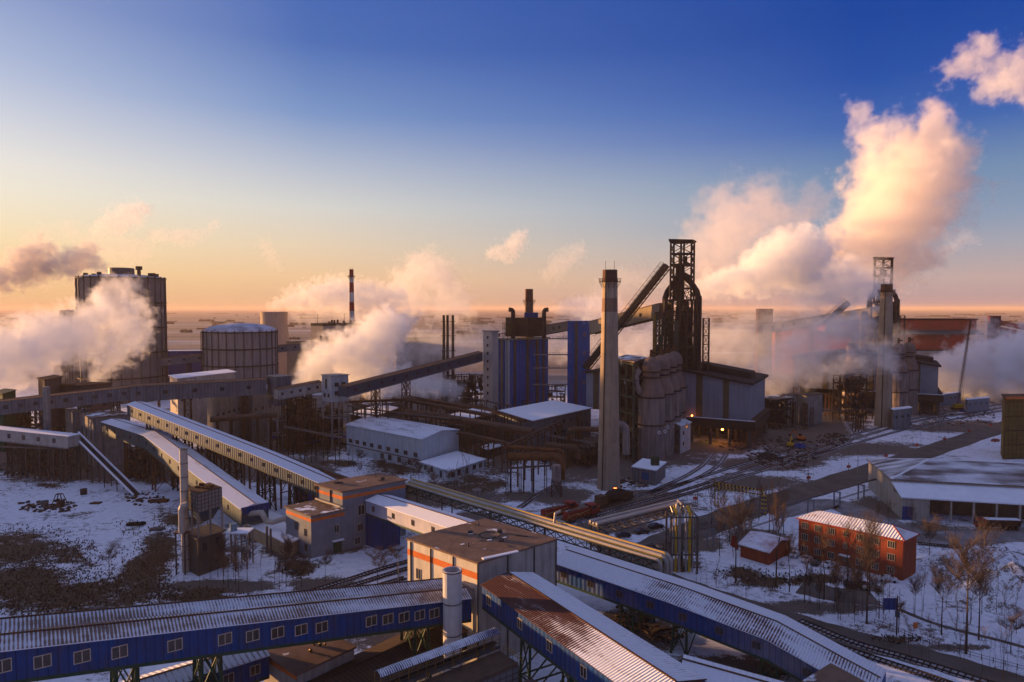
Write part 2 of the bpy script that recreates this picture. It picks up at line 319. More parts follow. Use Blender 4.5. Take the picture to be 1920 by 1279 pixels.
# ------------------------------------------------------------------ trestles and galleries
def trestle(parent, p, along, across, ztop, w, l=2.5, mat=green, leg=.42, z0=0.0, brace=True, name='trestle'):
    m = MB(); p = Vector((p[0], p[1], 0)); hgt = ztop - z0
    cs = []
    for i, j in ((-1, -1), (1, -1), (1, 1), (-1, 1)):
        t = p + along * (l / 2 * i) + across * (w / 2 * j); bt = p + along * (l / 2 * i * 1.25) + across * (w / 2 * j * 1.12)
        m.beam((bt.x, bt.y, z0), (t.x, t.y, ztop), leg); cs.append((bt, t))
    n = max(1, int(hgt / 5))
    if brace:
        for k in range(n):
            for a, b in ((0, 1), (1, 2), (2, 3), (3, 0)):
                za, zb = z0 + hgt * k / n, z0 + hgt * (k + 1) / n
                def at(c, z): f = (z - z0) / hgt; q = cs[c][0].lerp(cs[c][1], f); return (q.x, q.y, z)
                m.beam(at(a, za), at(b, zb), leg * .45); m.beam(at(b, za), at(a, zb), leg * .45)
                m.beam(at(a, zb - .3), at(b, zb - .3), leg * .55)
    return m.build(name, mat, parent)
def gallery(label, pts, width, wh, rise=.8, wall=bluew, roof=R_white, style='gable', wins=None, legs=(), under=green, legmat=None,
            fascia=None, wkw=None, legw=None, cat='conveyor gallery', name='conveyor_gallery', group=None, roof2=None, over=.35, away=None, overhang_ends=0.0, trim=None):
    """pts: near-side eave points; the gallery body lies on the far side of them"""
    pts = [Vector(p) for p in pts]
    a, b = pts[0], pts[-1]; dr = Vector((b.x - a.x, b.y - a.y, 0)).normalized()
    nr = Vector((-dr.y, dr.x, 0))
    if nr.y < 0: nr = -nr
    if away is not None and nr.dot(away) < 0: nr = -nr
    root = thing(name, label, cat, (pts[0].x, pts[0].y, 0), group)
    # walls (near + far + floor + ends) as one shell
    m = MB(); L0 = 0.0
    Z = Vector((0, 0, 1))
    for i, (p, q) in enumerate(zip(pts, pts[1:])):
        ln = (q - p).length; pb, qb = p - Z * wh, q - Z * wh
        pf, qf, pfb, qfb = p + nr * width, q + nr * width, pb + nr * width, qb + nr * width
        m.face([pb, qb, q, p], [(L0, 0), (L0 + ln, 0), (L0 + ln, wh), (L0, wh)])
        m.face([qfb, pfb, pf, qf], [(L0 + ln, 0), (L0, 0), (L0, wh), (L0 + ln, wh)])
        m.face([pb, pfb, qfb, qb]); m.face([p, q, qf, pf])
        L0 += ln
    for p in (pts[0], pts[-1]): m.face([p - Z * wh, p, p + nr * width, p + nr * width - Z * wh])
    m.build('wall', wall, root)
    # roof: list of (offset across, height) profile
    if style == 'gable': prof = [(-over, -.08), (width / 2, rise), (width + over, -.08)]
    elif style == 'double': prof = [(-over, -.10), (width * .22, rise), (width * .42, rise * .72), (width * .5, .12), (width * .54, .12), (width * .80, rise * 1.05), (width + over, -.10)]
    elif style == 'shed': prof = [(-over, 0), (width + over, rise)]
    else: prof = [(-over, .05), (width + over, .05)]
    r = MB(); L0 = 0; th = .16
    P2 = [pts[0] - (pts[1] - pts[0]).normalized() * overhang_ends] + pts[1:-1] + [pts[-1] + (pts[-1] - pts[-2]).normalized() * overhang_ends]
    for p, q in zip(P2, P2[1:]):
        ln = (q - p).length
        va = 0.0
        for (o0, h0), (o1, h1) in zip(prof, prof[1:]):
            sl_ = math.hypot(o1 - o0, h1 - h0)
            A, B = p + nr * o0 + Z * (h0 + th), q + nr * o0 + Z * (h0 + th); C, E = q + nr * o1 + Z * (h1 + th), p + nr * o1 + Z * (h1 + th)
            r.face([A, B, C, E], [(L0, va), (L0 + ln, va), (L0 + ln, va + sl_), (L0, va + sl_)])
            r.face([E - Z * th * .8, C - Z * th * .8, B - Z * th * .8, A - Z * th * .8])
            va += sl_
        for (o0, h0) in (prof[0], prof[-1]):
            r.face([p + nr * o0 + Z * (h0 + th * .2), q + nr * o0 + Z * (h0 + th * .2), q + nr * o0 + Z * (h0 + th), p + nr * o0 + Z * (h0 + th)])
        L0 += ln
    for p in (P2[0], P2[-1]):
        r.face([p + nr * o0 + Z * (h0 + th) for (o0, h0) in prof] + [p + nr * (width + over) - Z * .1, p - nr * over - Z * .1])
    ro = r.build('roof', roof, root)
    if roof2:
        ro.data.materials.append(roof2); hp = prof[1][0]
        for pl in ro.data.polygons:
            if (Vector(pl.center) + org[ro.name] - pts[0]).dot(nr) > hp and pl.normal.z > .3: pl.material_index = 1
    cpm = MB()
    for (o0, h0) in ([prof[1]] if style == 'gable' else ([prof[1], prof[3], prof[-2]] if style == 'double' else [])):
        for p, q in zip(P2, P2[1:]): cpm.beam(p + nr * o0 + Z * (h0 + th + .05), q + nr * o0 + Z * (h0 + th + .05), .30, .12)
    if cpm.v: cpm.build('ridge_cap', trim or rust, root)
    # bottom chord frame
    u = MB()
    for p, q in zip(pts, pts[1:]):
        for off in (.15, width - .15):
            u.beam(p + nr * off - Z * (wh + .25), q + nr * off - Z * (wh + .25), .3, .5)
        n = max(2, int((q - p).length / 4))
        for i in range(n):
            s = p.lerp(q, (i + .5) / n) - Z * (wh + .2); u.beam(s + nr * .2, s + nr * (width - .2), .2, .3)
    u.build('bottom_frame', under, root)
    tot = sum((q - p).length for p, q in zip(pts, pts[1:]))
    def at(t):
        d = t * tot
        for p, q in zip(pts, pts[1:]):
            l = (q - p).length
            if d <= l or q is pts[-1]: return p.lerp(q, min(1, d / l) if l else 0), (q - p)
            d -= l
    if wins:
        ang = math.atan2(dr.y, dr.x)
        if nr.dot(Vector((-dr.y, dr.x, 0))) < 0: ang += math.pi
        kw = wkw or {}
        for t in wins:
            p, _d = at(t); window(root, p - Z * wh * .5 - nr * .01, ang, **kw)
    for t in legs:
        t, z0 = (t if isinstance(t, tuple) else (t, 0.0))
        p, _d = at(t); c = p + nr * (width / 2)
        trestle(root, c, dr, nr, p.z - wh - .5, legw or width * .8, mat=legmat or under, z0=z0)
    root['_'] = 0; del root['_']
    return root
def spread(a, b, n): return [a + (b - a) * i / (n - 1) for i in range(n)]
def block(name, label, cat, corners, z0, z1, wall, roof, over=.4, rt=.35, parapet=False, group=None, wname='wall', base=None):
    """flat roofed block. corners: plan points in order left, front, right (back one completed)"""
    c = [Vector((p[0], p[1], 0)) for p in corners]
    if len(c) == 3: c.append(c[0] + c[2] - c[1])
    ctr = sum(c, Vector()) / 4
    root = thing(name, label, cat, (ctr.x, ctr.y, 0 if base is None else base), group)
    m = MB(); m.prism([(p.x, p.y) for p in c], z0, z1 - rt); m.build(wname, wall, root)
    e = [ctr + (p - ctr) * (1 + over / max((p - ctr).length, .1) * 1.41) for p in c]
    r = MB(); r.prism([(p.x, p.y) for p in e], z1 - rt + .003, z1)
    r.build('roof', roof, root)
    root['_c'] = 0; del root['_c']
    return root, c
def band(parent, a, b, z0, z1, mat, off=.04, name='band'):
    a = Vector((a[0], a[1], 0)); b = Vector((b[0], b[1], 0)); n = Vector((b.y - a.y, a.x - b.x, 0)).normalized() * off
    m = MB(); m.prism([(a.x, a.y), (b.x, b.y), (b.x + n.x, b.y + n.y), (a.x + n.x, a.y + n.y)], z0, z1); return m.build(name, mat, parent)
# ================================================================== GROUND
def lines(near, step, lim, g=1.13, start=0.0):
    a = [start]; 
    while a[-1] < near: a.append(a[-1] + step)
    s = step
    while a[-1] < lim: s *= g; a.append(a[-1] + s)
    return a
SCRUB = [(720, 925, 90, 20), (930, 905, 40, 14), (560, 1075, 30, 10), (1390, 1075, 50, 14), (1690, 1200, 50, 7), (640, 870, 40, 10), (30, 1030, 140, 42), (130, 1048, 60, 30), (20, 1100, 190, 55), (150, 1120, 180, 42), (270, 1075, 60, 55), (300, 1030, 40, 45), (240, 990, 28, 14), (340, 975, 50, 24), (90, 910, 40, 8),
         (370, 1120, 90, 18), (760, 875, 90, 20), (1330, 985, 40, 12), (1530, 1085, 70, 14), (1440, 1090, 60, 14), (880, 905, 60, 20), (1730, 1075, 35, 8), (1830, 1030, 60, 6), (700, 1120, 60, 12), (560, 1060, 40, 18), (500, 1000, 60, 20), (1250, 1030, 30, 12)]
DIRT = [(1350, 905, 180, 18), (1600, 842, 160, 14), (1800, 800, 120, 12), (1250, 1060, 60, 16), (1500, 1140, 120, 12), (1620, 1000, 60, 10), (820, 930, 130, 26), (900, 970, 60, 12), (560, 830, 120, 30), (1050, 930, 70, 20), (420, 860, 100, 24), (1660, 1010, 90, 10), (1420, 1010, 70, 20), (1100, 860, 260, 50), (700, 790, 400, 60), (250, 880, 260, 40), (60, 850, 140, 45), (1480, 800, 160, 60), (1430, 870, 120, 14), (1200, 950, 120, 26), (1150, 990, 120, 14), (480, 870, 90, 40), (640, 950, 100, 30), (1700, 1000, 160, 22), (1640, 960, 60, 30),
        (1850, 1010, 80, 14), (1330, 840, 120, 14), (1560, 790, 40, 30), (1360, 1250, 180, 25), (1180, 1180, 80, 40), (1650, 740, 300, 50), (920, 830, 200, 35), (800, 1180, 200, 60), (1500, 860, 80, 8), (1150, 1200, 120, 40), (600, 1100, 80, 20), (520, 880, 120, 30), (1340, 1150, 80, 16), (1310, 1020, 60, 18), (1460, 1035, 40, 12), (1580, 1140, 90, 10), (1750, 1215, 120, 10), (640, 1030, 60, 14), (420, 1100, 120, 14), (700, 960, 40, 12), (990, 930, 60, 12), (1250, 925, 80, 8), (540, 1035, 60, 16)]
SNOWY = [(230, 930, 110, 26), (60, 945, 120, 28), (205, 1015, 38, 40), (1830, 1130, 120, 60), (1750, 1070, 60, 40), (1000, 890, 40, 30), (700, 1055, 60, 20), (1280, 900, 60, 25), (125, 1062, 32, 6)]
def infl(u, v, L_, soft=1.0):
    s = 0.0
    for (a, b, ru, rv) in L_:
        d = math.hypot((u - a) / ru, (v - b) / rv)
        s = max(s, 1.0 - .5 * d * d if d < 1.42 else 0)
    return s
def hill(x, y):   # snow heap on the right
    h = 0.0
    for (cx, cy, rx, ry, hh) in HEAPS:
        d = ((x - cx) / rx) ** 2 + ((y - cy) / ry) ** 2
        if d < 1: h = max(h, hh * (1 - d) ** 1.2 * (1 + .22 * math.sin(x * .9 + y * .5) * math.cos(y * .8 - x * .35) + .10 * math.sin(x * 2.1 - y * 1.7)))
    return h
_h1 = G(1890, 1120); _h2 = G(1830, 1090)
HEAPS = [(_h1.x + 3, _h1.y, 15, 10, 7.0), (_h2.x + 6, _h2.y + 8, 20, 8, 5.0), (_h2.x - 2, _h2.y - 4, 6, 4, 2.2)]
def ground():
    xs = lines(260, 2.5, 32000); xs = [-x for x in xs[:0:-1]] + xs
    ys = [-400, 0, 60] + lines(420, 2.0, 40000, start=90)[0:]
    vs = []; at1 = []; at2 = []
    for y in ys:
        for x in xs:
            sc_, di = 0, .30
            z = 0.0
            if y > 85 and abs(x) < y * .9 and y < 700:
                u, v = PR((x, y, 0)); s = infl(u, v, SCRUB); d_ = infl(u, v, DIRT); w = infl(u, v, SNOWY)
                sc_ = max(0, s - w * .6); di = max(.33, d_ * .85 - w * .5)
                z = hill(x, y)
                if z > 0.05: di = .42
            elif y >= 700: di = .25
            vs.append((x, y, z)); at1.append(sc_); at2.append(di)
    nx = len(xs); fs = [(j * nx + i, j * nx + i + 1, (j + 1) * nx + i + 1, (j + 1) * nx + i) for j in range(len(ys) - 1) for i in range(nx - 1)]
    me = bpy.data.meshes.new('ground'); me.from_pydata(vs, [], fs)
    a = me.attributes.new('scrub', 'FLOAT', 'POINT'); a.data.foreach_set('value', at1)
    b = me.attributes.new('dirt', 'FLOAT', 'POINT'); b.data.foreach_set('value', at2)
    me.shade_smooth()
    m = bpy.data.materials.new('snowy_ground'); m.use_nodes = True; nt = m.node_tree; N = nt.nodes.new; L = nt.links.new
    bs = nt.nodes['Principled BSDF']; bs.inputs['Roughness'].default_value = .85; bs.inputs['Specular IOR Level'].default_value = .15
    geo = N('ShaderNodeNewGeometry'); P = geo.outputs['Position']
    def noise(s, d=7, r=.65, vec=None, mul=None):
        n = N('ShaderNodeTexNoise'); n.inputs['Scale'].default_value = s; n.inputs['Detail'].default_value = d; n.inputs['Roughness'].default_value = r
        src = P
        if mul: w = N('ShaderNodeVectorMath'); w.operation = 'MULTIPLY'; w.inputs[1].default_value = mul; L(P, w.inputs[0]); src = w.outputs[0]
        L(src, n.inputs['Vector']); return n.outputs[0]
    def mr(v, a_, b_, c=0., d=1.): q = N('ShaderNodeMapRange'); q.inputs['From Min'].default_value = a_; q.inputs['From Max'].default_value = b_; q.inputs['To Min'].default_value = c; q.inputs['To Max'].default_value = d; L(v, q.inputs['Value']); return q.outputs[0]
    def mth(op, a_, b_): q = N('ShaderNodeMath'); q.operation = op; (L(a_, q.inputs[0]) if not isinstance(a_, (int, float)) else setattr(q.inputs[0], 'default_value', a_)); (L(b_, q.inputs[1]) if not isinstance(b_, (int, float)) else setattr(q.inputs[1], 'default_value', b_)); return q.outputs[0]
    def mix(f, a_, b_):
        q = N('ShaderNodeMix'); q.data_type = 'RGBA'; L(f, q.inputs[0])
        for k, c in ((6, a_), (7, b_)):
            if isinstance(c, tuple): q.inputs[k].default_value = (*c, 1)
            else: L(c, q.inputs[k])
        return q.outputs[2]
    as_ = N('ShaderNodeAttribute'); as_.attribute_name = 'scrub'; ad = N('ShaderNodeAttribute'); ad.attribute_name = 'dirt'
    n_b = noise(.09); n_f = noise(.55, 8, .7); n_h = noise(2.2, 5, .7)
    nmix = mth('ADD', mth('MULTIPLY', n_b, .45), mth('ADD', mth('MULTIPLY', n_f, .35), mth('MULTIPLY', n_h, .2)))
    snowc = mix(mr(n_f, .35, .65), (.74, .75, .80), (.60, .61, .67))
    dirtc = mix(mr(n_h, .4, .62), (.075, .058, .045), (.15, .125, .11))
    scrubc = mix(mr(n_h, .38, .62), (.035, .027, .018), (.095, .058, .032))
    md = mr(mth('ADD', mth('MULTIPLY', ad.outputs['Fac'], .8), mth('MULTIPLY', nmix, 1.9)), 1.27, 1.37)
    ms = mr(mth('ADD', mth('MULTIPLY', as_.outputs['Fac'], .8), mth('MULTIPLY', nmix, 2.4)), 1.66, 1.82)
    c = mix(md, snowc, dirtc); c = mix(ms, c, scrubc)
    # farmland beyond the works: long strips of snow, stubble and bare soil
    nf = noise(1, 4, .55, mul=(.0006, .0042, 0)); nf2 = noise(1, 5, .6, mul=(.0022, .012, 0))
    fm = mth('ADD', mth('MULTIPLY', nf, .6), mth('MULTIPLY', nf2, .4))
    fc = mix(mr(fm, .40, .47), (.36, .32, .32), (.23, .17, .13)); fc = mix(mr(fm, .55, .60), fc, (.14, .105, .085))
    sp = N('ShaderNodeSeparateXYZ'); L(P, sp.inputs[0])
    c = mix(mr(sp.outputs['Y'], 520, 640), c, fc)
    L(c, bs.inputs['Base Color'])
    bp = N('ShaderNodeBump'); bp.inputs['Strength'].default_value = .5; bp.inputs['Distance'].default_value = .35; L(nmix, bp.inputs['Height']); L(bp.outputs[0], bs.inputs['Normal'])
    me.materials.append(m)
    o = bpy.data.objects.new('ground', me); sc.collection.objects.link(o); struct(o)
ground()
def catmull(pts, n=8):
    pts = [Vector(p) for p in pts]; P = [pts[0] * 2 - pts[1]] + pts + [pts[-1] * 2 - pts[-2]]; out = []
    for i in range(1, len(P) - 2):
        for k in range(n):
            t = k / n; a, b, c, d = P[i - 1], P[i], P[i + 1], P[i + 2]
            out.append(.5 * ((2 * b) + (c - a) * t + (2 * a - 5 * b + 4 * c - d) * t * t + (3 * b - a - 3 * c + d) * t ** 3))
    return out + [pts[-1]]
def strip(name, pix, w, mat, z=.02, ww=None):
    pts = catmull([G(*p) for p in pix]); m = MB(); prev = None; l = 0
    for i, p in enumerate(pts):
        a = pts[max(0, i - 1)]; b = pts[min(len(pts) - 1, i + 1)]; d = (b - a).normalized(); n = Vector((-d.y, d.x, 0))
        w_ = w * (1 + .06 * math.sin(i * 1.7))
        c = (p - n * w_ / 2, p + n * w_ / 2)
        if prev: m.face([(prev[0].x, prev[0].y, z), (c[0].x, c[0].y, z), (c[1].x, c[1].y, z), (prev[1].x, prev[1].y, z)][::-1])
        prev = c
    return struct(m.build(name, mat))
ballast = M('ballast_and_snow', (.07, .055, .048), (.50, .50, .54), .55, .95, bump=.5, patch=.46)
roadm = M('road_surface', (.10, .082, .068), (.19, .165, .15), .10, .9, bump=.2)
roadm2 = M('icy_yard', (.17, .15, .14), (.42, .42, .45), .12, .85)
kerbm = M('kerb', (.22, .2, .19), (.5, .5, .55), .5, .9)
strip('road', [(1130, 1075), (1215, 1035), (1300, 996), (1400, 957), (1550, 909), (1700, 860), (1830, 817), (1940, 781)], 13, roadm, .012)
strip('road', [(1130, 1015), (1190, 1060), (1300, 1105), (1440, 1150), (1600, 1198), (1760, 1240), (1960, 1300)], 8.5, roadm, .016)
strip('yard', [(1440, 962), (1560, 945), (1640, 975), (1740, 1008), (1850, 1004), (1960, 1000)], 12, roadm2, .008)
strip('path', [(1684, 1142), (1740, 1165), (1800, 1183), (1870, 1200), (1960, 1225)], 1.4, roadm, .020)
strip('yard', [(1500, 1100), (1570, 1115), (1640, 1120)], 9, roadm, .006)
strip('path', [(1320, 1012), (1420, 985), (1500, 958), (1640, 915)], 1.2, kerbm, .024)
def track(pix, bed=2.6, z=.03):
    pts = catmull([G(*p) for p in pix], 12)
    strip('track_bed', pix, bed, ballast, z)
    m = MB(); up = Vector((0, 0, z))
    for a, b in zip(pts, pts[1:]):
        d = (b - a).normalized(); n = Vector((-d.y, d.x, 0))
        for s in (-.75, .75): m.beam(a + n * s + up + Vector((0, 0, .17)), b + n * s + up + Vector((0, 0, .17)), .22, .18)
        k = max(1, int((b - a).length / .9)) if a.y < 260 else 0
        for i in range(k):
            c = a.lerp(b, i / k) + up + Vector((0, 0, .04)); m.beam(c - n * 1.25, c + n * 1.25, .25, .12)
    struct(m.build('railway_track', M('rail_steel', (.035, .027, .024), (.055, .04, .034), 2, .8)))
TR = [[(1100, 972), (1180, 948), (1290, 917), (1400, 882), (1560, 836), (1720, 790), (1840, 772), (1930, 755)],
      [(1110, 985), (1250, 938), (1400, 892), (1560, 845), (1730, 798), (1930, 762)],
      [(1190, 932), (1290, 903), (1400, 869), (1560, 826), (1740, 780), (1880, 758)],
      [(1215, 925), (1280, 896), (1318, 872), (1335, 852)], [(1225, 928), (1305, 898), (1345, 874), (1362, 852)],
      [(1500, 860), (1560, 843), (1592, 828), (1598, 814), (1586, 795), (1578, 770)], [(1740, 800), (1752, 790), (1748, 780), (1730, 775)], [(1730, 803), (1762, 790), (1758, 777), (1740, 772)],
      [(975, 952), (1010, 928), (1050, 905)], [(560, 1117), (640, 1092), (720, 1066), (800, 1044)], [(590, 1122), (670, 1096), (740, 1074), (800, 1056)], [(640, 1122), (700, 1102), (760, 1084)],
      [(1500, 1165), (1600, 1205), (1720, 1240), (1880, 1290)], [(1500, 1185), (1600, 1222), (1720, 1262), (1800, 1290)], [(1722, 1020), (1800, 1028), (1930, 1045)]]
for i, t in enumerate(TR): track(t, z=.03 + i * .004)
# scrub: dry weeds standing out of the snow
def weeds():
    m = MB(); n = 0
    for (a, b, ru, rv) in SCRUB:
        for _ in range(int(ru * rv / 8) + 40):
            t = random.uniform(0, 6.283); r = math.sqrt(random.random()) * 1.1
            u, v = a + ru * r * math.cos(t), b + rv * r * math.sin(t)
            if infl(u, v, SNOWY) > .75: continue
            p = G(u, v); h = random.uniform(.15, .6); 
            for k in range(3):
                an = random.uniform(0, 3.14); dx, dy = math.cos(an) * .16, math.sin(an) * .16; lx, ly = random.uniform(-.2, .2), random.uniform(-.2, .2)
                m.face([(p.x - dx * .4, p.y - dy * .4, 0), (p.x + dx * .4, p.y + dy * .4, 0), (p.x + lx + dx, p.y + ly + dy, h), (p.x + lx - dx * .5, p.y + ly - dy * .5, h * .8)])
    o = m.build('dry_weeds', M('dry_weed', (.12, .08, .05), (.06, .045, .03), 1.3, .95)); tag(o, 'brown dry weeds and brush standing in patches out of the snow', 'dry weeds', kind='stuff')
weeds()
def rubble():
    m = MB()
    for (a, b, ru, rv, n) in [(1470, 850, 70, 30, 260), (1560, 825, 30, 12, 120), (90, 950, 60, 12, 90), (1380, 835, 30, 10, 60), (270, 935, 40, 14, 60), (1180, 905, 60, 10, 70), (690, 830, 200, 30, 220), (470, 820, 100, 25, 160), (1810, 780, 60, 20, 120), (60, 880, 120, 14, 120), (1210, 1170, 90, 40, 120), (600, 1010, 60, 12, 60)]:
        for _ in range(n):
            t = random.uniform(0, 6.283); r = math.sqrt(random.random()); p = G(a + ru * r * math.cos(t), b + rv * r * math.sin(t))
            s = random.uniform(.2, 1.0); rot = random.uniform(0, 3); L_ = s * random.uniform(.8, 3)
            m.beam(p + Vector((-math.cos(rot) * L_ / 2, -math.sin(rot) * L_ / 2, s * .2)), p + Vector((math.cos(rot) * L_ / 2, math.sin(rot) * L_ / 2, s * .2 + random.uniform(-.1, .3))), s, s * .5)
    o = m.build('scrap_rubble', M('scrap', (.045, .038, .036), (.12, .07, .045), .7, .9)); tag(o, 'dark scrap and rubble strewn over the snow between the buildings', 'rubble', kind='stuff')
rubble()
# distant hills, woods
def hills():
    m = MB(); Y = 26000
    for k, (y, base, amp, s) in enumerate(((26000, 330, 160, 3.1), (21000, 120, 90, 7.7))):
        n = 90; top = []
        for i in range(n + 1):
            x = 6500 + 19000 * i / n; e = min(1, i / 14)
            top.append((x, y + 0, (base + amp * (math.sin(i * .31 + s) + .5 * math.sin(i * .83 + s * 2)) * .6) * e))
        for i in range(n):
            a, b = top[i], top[i + 1]
            m.face([(a[0], a[1] - 2500, -1), (b[0], b[1] - 2500, -1), b, a]); m.face([a, b, (b[0], b[1] + 3000, -1), (a[0], a[1] + 3000, -1)])
    struct(m.build('hills', M('far_hills', (.22, .2, .24), (.16, .14, .17), .001, 1)))
def woods():
    m = MB()
    for _ in range(230):
        y = 1250 * math.exp(random.uniform(0, 1.9)); x = random.uniform(-.85, .95) * y
        w = random.uniform(15, 70) * y / 2200; h = random.uniform(3, 8) * (1 + y / 6000)
        n = 6
        for k in range(n):
            px = x + (k - n / 2) * w / n; r = w / n * random.uniform(.5, .9)
            m.lathe([(r, 0), (r * 1.1, h * .45), (r * .6, h * random.uniform(.8, 1.05)), (0, h * 1.08)], (px, y + random.uniform(-6, 6), 0), 7)
    o = m.build('far_woods', M('far_wood', (.08, .06, .045), (.05, .04, .035), .05, 1)); tag(o, 'low lines of bare woodland across the far snowy plain', 'woods', kind='stuff')
    m = MB()
    for _ in range(140):
        y = 1700 * math.exp(random.uniform(0, 1.6)); x = random.uniform(-.8, .9) * y
        w = random.uniform(6, 16) * y / 2000; h = random.uniform(3, 6) * y / 2500; m.box(x, x + w * .6, y, y + 8, 0, h * .7)
    o = m.build('far_village', M('far_houses', (.34, .26, .22), (.2, .15, .13), .02, 1)); tag(o, 'tiny low houses scattered in rows near the horizon', 'village', kind='stuff')
woods()
# ================================================================== NEAR BLOCKS AND GALLERIES
def house_beige():
    z = 20.0; A, B, C = G(764, 1009, z), G(896, 1054, z), G(1043, 1010, z)
    t, c = block('transfer_house', 'large beige transfer house with an orange band and flat brown roof, front centre', 'transfer house', (A, B, C), 0, z, beige, roofb, over=.22)
    band(t, c[0], c[1], 16.7, 17.9, orange)
    # right side clad with grey concrete panels
    m = MB(); a, b = c[1], c[2]; n = Vector((b.y - a.y, a.x - b.x, 0)).normalized() * .06
    m.prism([(a.x + n.x * .2, a.y + n.y * .2), (b.x, b.y), (b.x + n.x, b.y + n.y), (a.x + n.x, a.y + n.y)], 0, z - .37); m.build('side_panels', conc_l, t, 'grey stained concrete side')
    p = MB()
    for f in (.0, .36, .70, 1.0):
        q = a.lerp(b, f); p.box(q.x - .12, q.x + .12, q.y - .35, q.y - .05, 0, z - .4)
    p.build('joint_strip', conc_d, t)
    for f in (.06, .36, .68):
        q = c[0].lerp(c[1], f); d = MB(); d.box(q.x - .25, q.x - .02, q.y - .12, q.y + .1, 4, z - .5); d.build('downpipe', steel_d, t)
    wallwins(t, c[0], c[1], [(.17, 13.6, 1.3, 2.0), (.49, 12.9, 1.3, 2.0), (.83, 12.3, 1.6, 2.0), (.17, 8.5, 1.3, 1.8)], frame=framew)
    # roof clutter: shallow basin and sheets
    cc = (c[0] + c[2]) / 2; m = MB()
    m.lathe([(1.9, 0), (2.0, .14), (2.2, .14), (2.25, 0)], (cc.x + 1.5, cc.y + 2, z), 20); m.build('roof_basin', conc_d, t)
    for i in range(7):
        s = MB(); x, y = cc.x + random.uniform(-6, 6), cc.y + random.uniform(-6, 6); w = random.uniform(.3, .8)
        s.face([(x, y, z + .05), (x + w * 2, y + .1, z + .12), (x + w * 1.8, y + w, z + .2), (x + .1, y + w * .8, z + .05)]); s.face([(x, y, z + .01), (x + .1, y + w * .8, z + .01), (x + w * 1.8, y + w, z + .01), (x + w * 2, y + .1, z + .01)])
        s.build('loose_sheet', steel if i % 2 else snow, t)
    # snow drift and bent edge at front corner
    s = MB(); b0 = c[1].lerp(c[2], .12); s.beam((b0.x - 1.0, b0.y - .1, z + .1), (b0.x + 5.5, b0.y + 3.8, z + .12), .8, .2); s.build('snow_ridge', snow, t)
    v = MB(); q = c[0].lerp(c[1], .80) ; v.path([(q.x, q.y - .2, 15.3), (q.x + .4, q.y - 1.3, 15.5), (q.x + 2.2, q.y - 1.8, 14.8), (q.x + 2.2, q.y - 1.8, 2)], .38); v.build('duct', silver, t)
    return c
TH = house_beige()
def house_two():
    ba = G(581, 1049); z1 = 11.6; z2 = 16.4
    A, B, C = G(536, 949, z1), G(583, 966, z1), G(646, 953, z1)
    t, c = block('switch_house', 'low grey corner building with orange band and patchy snow, left of the taller house', 'building', (A, B, C), 0, z1, greyblue, roofbs, over=.5)
    band(t, c[0], c[1], z1 - 1.9, z1 - 1.1, orange); band(t, c[1], c[2], z1 - 1.9, z1 - 1.1, orange)
    wallwins(t, c[0], c[1], [(.42, 7.2, 1.3, 1.9), (.78, 6.4, 1.0, 1.8), (.15, 2.8, 1.1, 1.5), (.42, 2.6, 1.1, 1.6), (.8, 2.4, 1.1, 1.7)], frame=conc_d)
    wallwins(t, c[1], c[2], [(.75, 6.4, 1.2, 2.0)], frame=framew)
    d = MB(); q = c[1].lerp(c[2], .77); n = Vector((c[2].y - c[1].y, c[1].x - c[2].x, 0)).normalized(); r_ = (c[2] - c[1]).normalized()
    P = lambda s, o: (q.x + r_.x * s + n.x * o, q.y + r_.y * s + n.y * o)
    d.prism([P(-1.2, .0), P(1.2, .0), P(1.2, .06), P(-1.2, .06)], 0, 3); d.build('door', green, t)
    d = MB(); d.prism([P(-1.6, .0), P(1.6, .0), P(1.6, 1.2), P(-1.6, 1.2)], 3.3, 3.45); d.build('canopy', snow, t)
    A2, B2, C2 = G(593, 907, z2), G(642, 921, z2), G(760, 899, z2)
    t2, c2 = block('transfer_house', 'tall grey house with an orange band and brown roof between snowy galleries', 'transfer house', (A2, B2, C2), 0, z2, greyblue, roofb, over=.5)
    band(t2, c2[0], c2[1], z2 - 2.4, z2 - 1.5, orange); band(t2, c2[1], c2[2], z2 - 2.4, z2 - 1.5, orange)
    wallwins(t2, c2[1], c2[2], [(.28, 10.2, 1.8, 2.6), (.26, 5.4, 1.6, 2.0), (.22, 1.8, 1.5, 1.8)], frame=framew)
    for f in (.03, .55): 
        q = c2[0].lerp(c2[1], f); d = MB(); d.box(q.x - .1, q.x + .15, q.y - .3, q.y - .05, z1, z2 - .5); d.build('downpipe', steel_d, t2)
    q = c2[0].lerp(c2[1], .3); d = MB(); d.beam((c2[0].x, c2[0].y - .8, z1 + .8), (c2[1].x - .3, c2[1].y - .9, z1 + .8), .5, .4); d.build('ledge_pipe', silver, t2)
    return c2
T2 = house_two()
def roof_bits(c, z, n, seed, lab):
    rnd = random.Random(seed); ctr = sum(c, Vector()) / len(c)
    t = thing('roof_vents', lab, 'vents', (ctr.x, ctr.y, z))
    for i in range(n):
        f, g = rnd.uniform(.12, .88), rnd.uniform(.12, .88); p = c[0].lerp(c[1], f).lerp(c[3].lerp(c[2], f), g); m = MB(); h = rnd.uniform(.35, .9)
        if i % 3 == 0: m.box(p.x - .5, p.x + .5, p.y - .4, p.y + .4, z, z + h); m.build('vent_box', conc_d, t)
        elif i % 3 == 1: m.tube((p.x, p.y, z), (p.x, p.y, z + h), .14, n=8); m.tube((p.x, p.y, z + h), (p.x, p.y, z + h + .12), .3, .1, 8); m.build('vent_pipe', steel, t)
        else: m.beam((p.x, p.y, z + .08), (p.x + rnd.uniform(-3, 3), p.y + rnd.uniform(-2, 2), z + .08), .12, .1); m.build('cable', steel_d, t)
